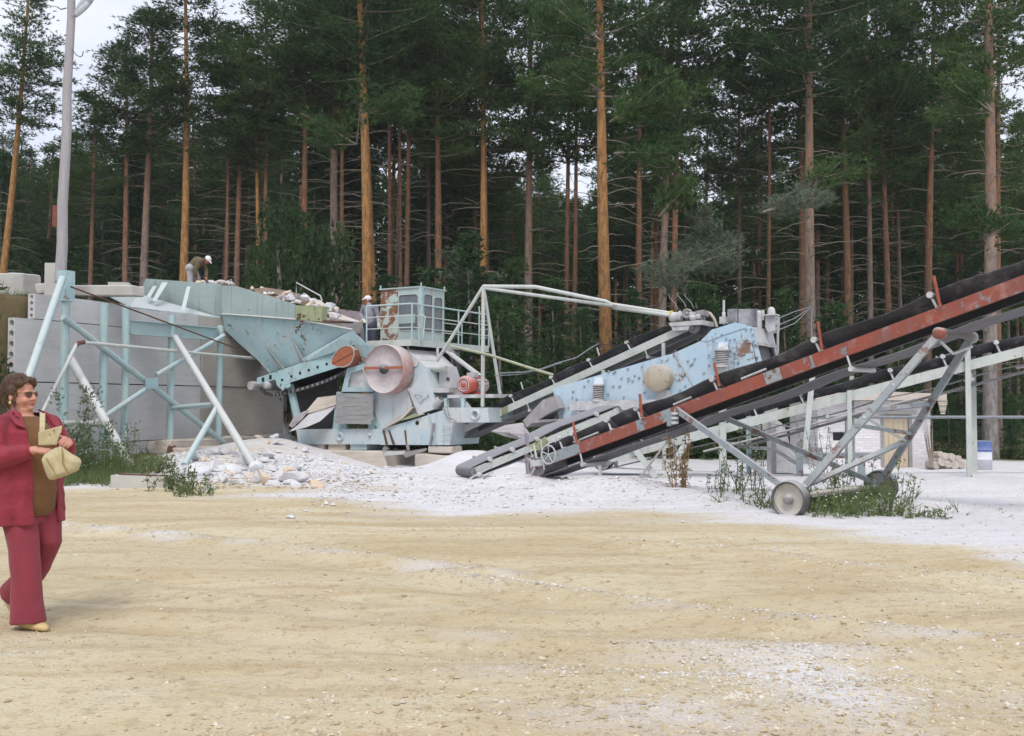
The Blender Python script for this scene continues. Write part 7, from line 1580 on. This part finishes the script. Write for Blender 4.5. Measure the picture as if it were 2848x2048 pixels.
# handbag, held
hb = thing('handbag', 'open beige leather handbag held against the burgundy jacket', 'handbag', P((150, 1330), 6.0))
z7 = lambda x, y, D: P((x / 2.04, 1000 + y / 2.04), D + .14)
m = MB(); fr1 = [(250, 545), (300, 515), (352, 487), (412, 535), (466, 578), (446, 634), (392, 664), (330, 686), (282, 692), (240, 610), (228, 565)]
cx, cy = 345, 595; bk = V((-.43, .9, 0)) * .13; vs = []; nl = 7
for L_ in range(nl):
    t = L_ / (nl - 1); f = math.sin(math.pi * (.12 + .76 * t)) ** .5
    for x, y in fr1: vs.append(z7(cx + (x - cx) * f, cy + (y - cy) * f, 5.98) + bk * t)
n = len(fr1); m.add(vs, [[j * n + i, j * n + (i + 1) % n, (j + 1) * n + (i + 1) % n, (j + 1) * n + i] for j in range(nl - 1) for i in range(n)] + [list(range(n))[::-1], [(nl - 1) * n + i for i in range(n)]])
fuse('pouch', m, .006, 18, M_['bagc'], hb, post=lambda c, n_: c + n_ * (.010 * mnoise.noise(V((c.x * 16, c.y * 16, c.z * 9))) - .006 * abs(mnoise.noise(V((c.x * 30 + c.z * 20, c.y * 30, c.z * 14))))))
m = MB(); m.prism([z7(216, 412, 6.02), z7(354, 374, 6.0), z7(350, 408, 6.0), z7(334, 440, 6.0), z7(322, 486, 6.01), z7(218, 488, 6.03)], V((-.43, .9, 0)) * .012); fuse('flap', m, .005, 1, M_['bagc'], hb)
pts_ = [z7(236, 420, 6.03), z7(237, 380, 6.04), z7(238, 345, 6.08), z7(238, 305, 6.16)]; vs = []
for p in pts_: vs += [p + V((-.014, 0, 0)), p + V((.014, .006, 0)), p + V((.014, .014, 0)), p + V((-.014, .008, 0))]
m = MB(); m.add(vs, [[4 * i + a, 4 * i + (a + 1) % 4, 4 * i + 4 + (a + 1) % 4, 4 * i + 4 + a] for i in range(3) for a in range(4)] + [[0, 1, 2, 3], [12, 13, 14, 15]]); m.build('strap', M_['bagc'], hb)
for x, y in ((306, 404),): MB().cyl(z7(x, y, 5.995), V((.43, -.9, 0)), .005, .012, 12).build('stud', M_['darksteel'], hb)
m = MB(); m.path([z7(330, 668, 5.985), z7(285, 600, 5.975), z7(262, 560, 5.98)], .004, 6); m.path([z7(392, 655, 5.985), z7(356, 590, 5.965), z7(352, 500, 5.98)], .004, 6); m.build('seam', plain('bag_seam', srgb(150, 130, 84), .6, .1, bmp=0), hb)

# --- two workers
M_['work_brown'] = m_cloth('olive_brown_jacket', srgb(98, 84, 60)); M_['work_grey'] = m_cloth('grey_overalls', srgb(142, 142, 154)); M_['trs_grey'] = m_cloth('pale_grey_trousers', srgb(168, 166, 170)); M_['trs_dark'] = m_cloth('dark_trousers', srgb(70, 74, 92)); M_['capw'] = m_cloth('white_cap_cloth', srgb(222, 222, 220), .05, .2); M_['glove'] = m_cloth('pale_gloves', srgb(206, 200, 176), .06, .2); M_['hairdk'] = plain('dark_hair', srgb(50, 38, 32), .7, .2)
def worker(label, base, J, R3, mats, capmat, gloves, skin='skin_tan'):
    """J: joints in world space; R3: (right, forward of head, up of head) axes for the head"""
    t = thing('person', label, 'person', base); hx, hf, hu = R3; hc = V(J['head'])
    Rm = Matrix((hf, hx, hu)).transposed()
    m = MB(); cone_part(m, J['hip'], J['chest'], .11, .12); cone_part(m, J['chest'], J['neck'], .11, .06); cone_part(m, J['neck'], hc, .05, .055)
    ball_part(m, hc + hu * .02, (.095, .075, .095), Rm); ball_part(m, hc + hf * .035 - hu * .05, (.06, .058, .065), Rm); cone_part(m, hc + hf * .09 - hu * .005, hc + hf * .112 - hu * .035, .011, .015, 8); ball_part(m, hc + hf * .075 - hu * .105, (.022, .028, .02), Rm)
    for s in (-1, 1): ball_part(m, hc + hx * .078 * s - hu * .01, (.018, .01, .03), Rm); ball_part(m, hc + hf * .085 + hx * .028 * s + hu * .012, (.014, .02, .012), Rm)
    for k in ('L', 'R'):
        cone_part(m, J['sh' + k], J['el' + k], .048, .04); cone_part(m, J['el' + k], J['wr' + k], .04, .028); fw = V(J['hd' + k]) - V(J['wr' + k]); arm_hand(m, J['wr' + k], fw, J.get('pn' + k, (0, 0, -1)), .3, 1.05, 1 if k == 'R' else -1)
        cone_part(m, J['hi' + k], J['kn' + k], .08, .055); cone_part(m, J['kn' + k], J['an' + k], .055, .04); 
    fuse('body', m, .008, 3, M_[skin], t)
    m = MB(); cone_part(m, J['hip'], J['chest'], .165, .175); ball_part(m, V(J['chest']).lerp(V(J['neck']), .35), (.15, .15, .13)); cone_part(m, V(J['chest']).lerp(V(J['neck']), .5), V(J['neck']) - (V(J['neck']) - V(J['chest'])) * .05, .10, .075)
    for k in ('L', 'R'): cone_part(m, J['sh' + k], J['el' + k], .078, .064); cone_part(m, J['el' + k], V(J['el' + k]).lerp(V(J['wr' + k]), .93), .064, .05); cone_part(m, V(J['chest']).lerp(V(J['neck']), .4), J['sh' + k], .11, .08)
    fuse('jacket', m, .012, 3, mats[0], t, post=lambda c, n: c + n * .012 * mnoise.noise(c * 8))
    m = MB(); cone_part(m, J['hiL'], J['hiR'], .145, .145)
    for k in ('L', 'R'): cone_part(m, J['hi' + k], J['kn' + k], .115, .088); cone_part(m, J['kn' + k], J['an' + k], .088, .07)
    fuse('trousers', m, .012, 3, mats[1], t, post=lambda c, n: c + n * .010 * mnoise.noise(c * 9))
    for k in ('L', 'R'):
        a = V(J['an' + k]); ff = V(J['fwd']); m = MB(); cone_part(m, a - V((0, 0, .05)) - ff * .04, a - V((0, 0, .065)) + ff * .16, .05, .042); fuse('boot', m, .012, 1, M_['darksteel'], t)
    m = MB(); ball_part(m, hc + hu * .045 - hf * .012, (.112, .095, .095), Rm); m.prism([hc + hf * .07 + hx * .075 + hu * .045, hc + hf * .165 + hx * .05 + hu * .02, hc + hf * .175 + hu * .018, hc + hf * .165 - hx * .05 + hu * .02, hc + hf * .07 - hx * .075 + hu * .045], hu * .02)
    fuse('cap', m, .008, 2, capmat, t)
    m = MB(); ball_part(m, hc - hf * .035 - hu * .015, (.075, .079, .065), Rm); fuse('hair', m, .009, 1, M_['hairdk'], t)
    if gloves:
        for k in ('L', 'R'):
            m = MB(); fw = (V(J['hd' + k]) - V(J['wr' + k])).normalized(); arm_hand(m, V(J['wr' + k]) - fw * .01, fw, J.get('pn' + k, (0, 0, -1)), .3, 1.3, 1 if k == 'R' else -1); cone_part(m, V(J['wr' + k]) - fw * .06, V(J['wr' + k]) + fw * .03, .045, .042); fuse('glove', m, .008, 2, M_['glove'], t)
    return t
D1_ = 30.6; sc1 = lambda x, y, d=0.0: P((500 + x / 11.34, 680 + y / 11.34), D1_ + d)
hip = sc1(360, 770); ft = hip.z - .92
# a heap of stone on the loading side for him to stand on
hc_ = sc1(700, 1240); top_z = ft - .02
m = MB(); hx0 = V((hip.x - .25, hip.y + .35, 0))
def heap(u, v):
    a = 2 * math.pi * u; rr = v * 1.15; x = hx0.x + rr * .95 * math.cos(a); y = hx0.y + rr * math.sin(a); b = gz(x, y, False) - .3
    return V((x, y, b + (top_z + .02 - b) * (1 - sm(.45, 1, v)) + .05 * mnoise.noise(V((x * 3, y * 3, 0)))))
m.grid(heap, 40, 12); kind(m.build('rubble', M_['rock']), 'stuff', 'heap of tipped stone behind the hopper boards')
for i in range(26): x = random.uniform(470, 1700); p = sc1(x, 1230 + random.uniform(-25, 30), random.uniform(-.4, -.1)); rock(p, random.uniform(.07, .16), 'white stone lying along the hopper boards near the bending worker', 'stones beside the bending worker', 0)
kz = V((0, 0, .46)); J = dict(hip=hip, chest=sc1(560, 560), neck=sc1(745, 500), head=sc1(870, 500),
    shL=sc1(660, 540, .2), elL=sc1(830, 800, .18), wrL=sc1(835, 1010, .05), hdL=sc1(842, 1110, .0), shR=sc1(610, 540, -.2), elR=sc1(470, 850, -.25), wrR=sc1(520, 1020, -.2), hdR=sc1(560, 1120, -.15),
    hiL=hip + V((.04, .11, 0)), hiR=hip + V((0, -.11, 0)), knL=hip + V((.22, .12, -.44)), knR=hip + V((.02, -.12, -.46)), anL=V((hip.x + .18, hip.y + .12, ft + .09)), anR=V((hip.x + .02, hip.y - .12, ft + .09)), fwd=V((1, 0, 0)))
f_ = V((.62, -.25, -.74)).normalized(); u_ = V((.78, -.1, .62)); u_ = (u_ - f_ * u_.dot(f_)).normalized(); worker('bending man in white cap, olive brown jacket and grey trousers sorting stones on the hopper', (hip.x, hip.y, ft), J, (f_.cross(u_), f_, u_), (M_['work_brown'], M_['trs_grey']), M_['capw'], False)
d2 = lambda x, y, o=-.75: md(x, y, o)
hd2 = d2(345, 450); hp2 = d2(410, 1010); ft2 = hp2.z - .88
J = dict(hip=hp2 + UP * .05, chest=d2(400, 700), neck=d2(375, 545), head=hd2 + UP * .0, shL=d2(265, 610, -.85), elL=d2(195, 790, -.85), wrL=d2(250, 890, -.6), hdL=d2(275, 915, -.52), shR=d2(525, 620, -.7), elR=d2(585, 800, -.75), wrR=d2(595, 950, -.6), hdR=d2(600, 1040, -.55),
    hiL=hp2 - TT * .1, hiR=hp2 + TT * .1, knL=hp2 - TT * .11 - UP * .42, knR=hp2 + TT * .11 - UP * .42, anL=V((hp2.x - TT.x * .11, hp2.y - TT.y * .11, ft2 + .09)), anR=V((hp2.x + TT.x * .11, hp2.y + TT.y * .11, ft2 + .09)), fwd=(NN * .9 - TT * .4).normalized())
f_ = V((-.80, -.58, -.12)).normalized(); u_ = V((0, 0, 1)); u_ = (u_ - f_ * u_.dot(f_)).normalized(); worker('man in grey overalls, white cap and pale gloves standing left of the control cab', (hp2.x, hp2.y, ft2), J, (f_.cross(u_), f_, u_), (M_['work_grey'], M_['trs_dark']), M_['capw'], True)
MB().box(V((hp2.x, hp2.y, ft2 - .03)), TT * .5, NN * .45, UP * .025).build('step_plate', M_['steel'], pf)
MB().tube(V((hp2.x, hp2.y, ft2 - .05)), V((hp2.x, hp2.y, .3)), .05, n=8).build('support_post', M_['white'], pf)
bpy.data.scenes.remove(TMP)

# ------------------------------------------------------------------ dusty air
m = MB(); m.box((0, 335, 14.5), V((440, 0, 0)), V((0, 385, 0)), V((0, 0, 17.0)))
hz_ = m.build('haze', [], None); hm = bpy.data.materials.new('dusty_air'); hm.use_nodes = True; ht = hm.node_tree; ht.nodes.clear()
ho = ht.nodes.new('ShaderNodeOutputMaterial'); hv = ht.nodes.new('ShaderNodeVolumePrincipled'); hv.inputs['Density'].default_value = .0005; hv.inputs['Color'].default_value = (.92, .94, .97, 1); hv.inputs['Anisotropy'].default_value = .2
ht.links.new(hv.outputs[0], ho.inputs['Volume']); hz_.data.materials.append(hm); kind(hz_, 'stuff', 'thin pale stone dust hanging in the air')
sc.cycles.volume_bounces = 0
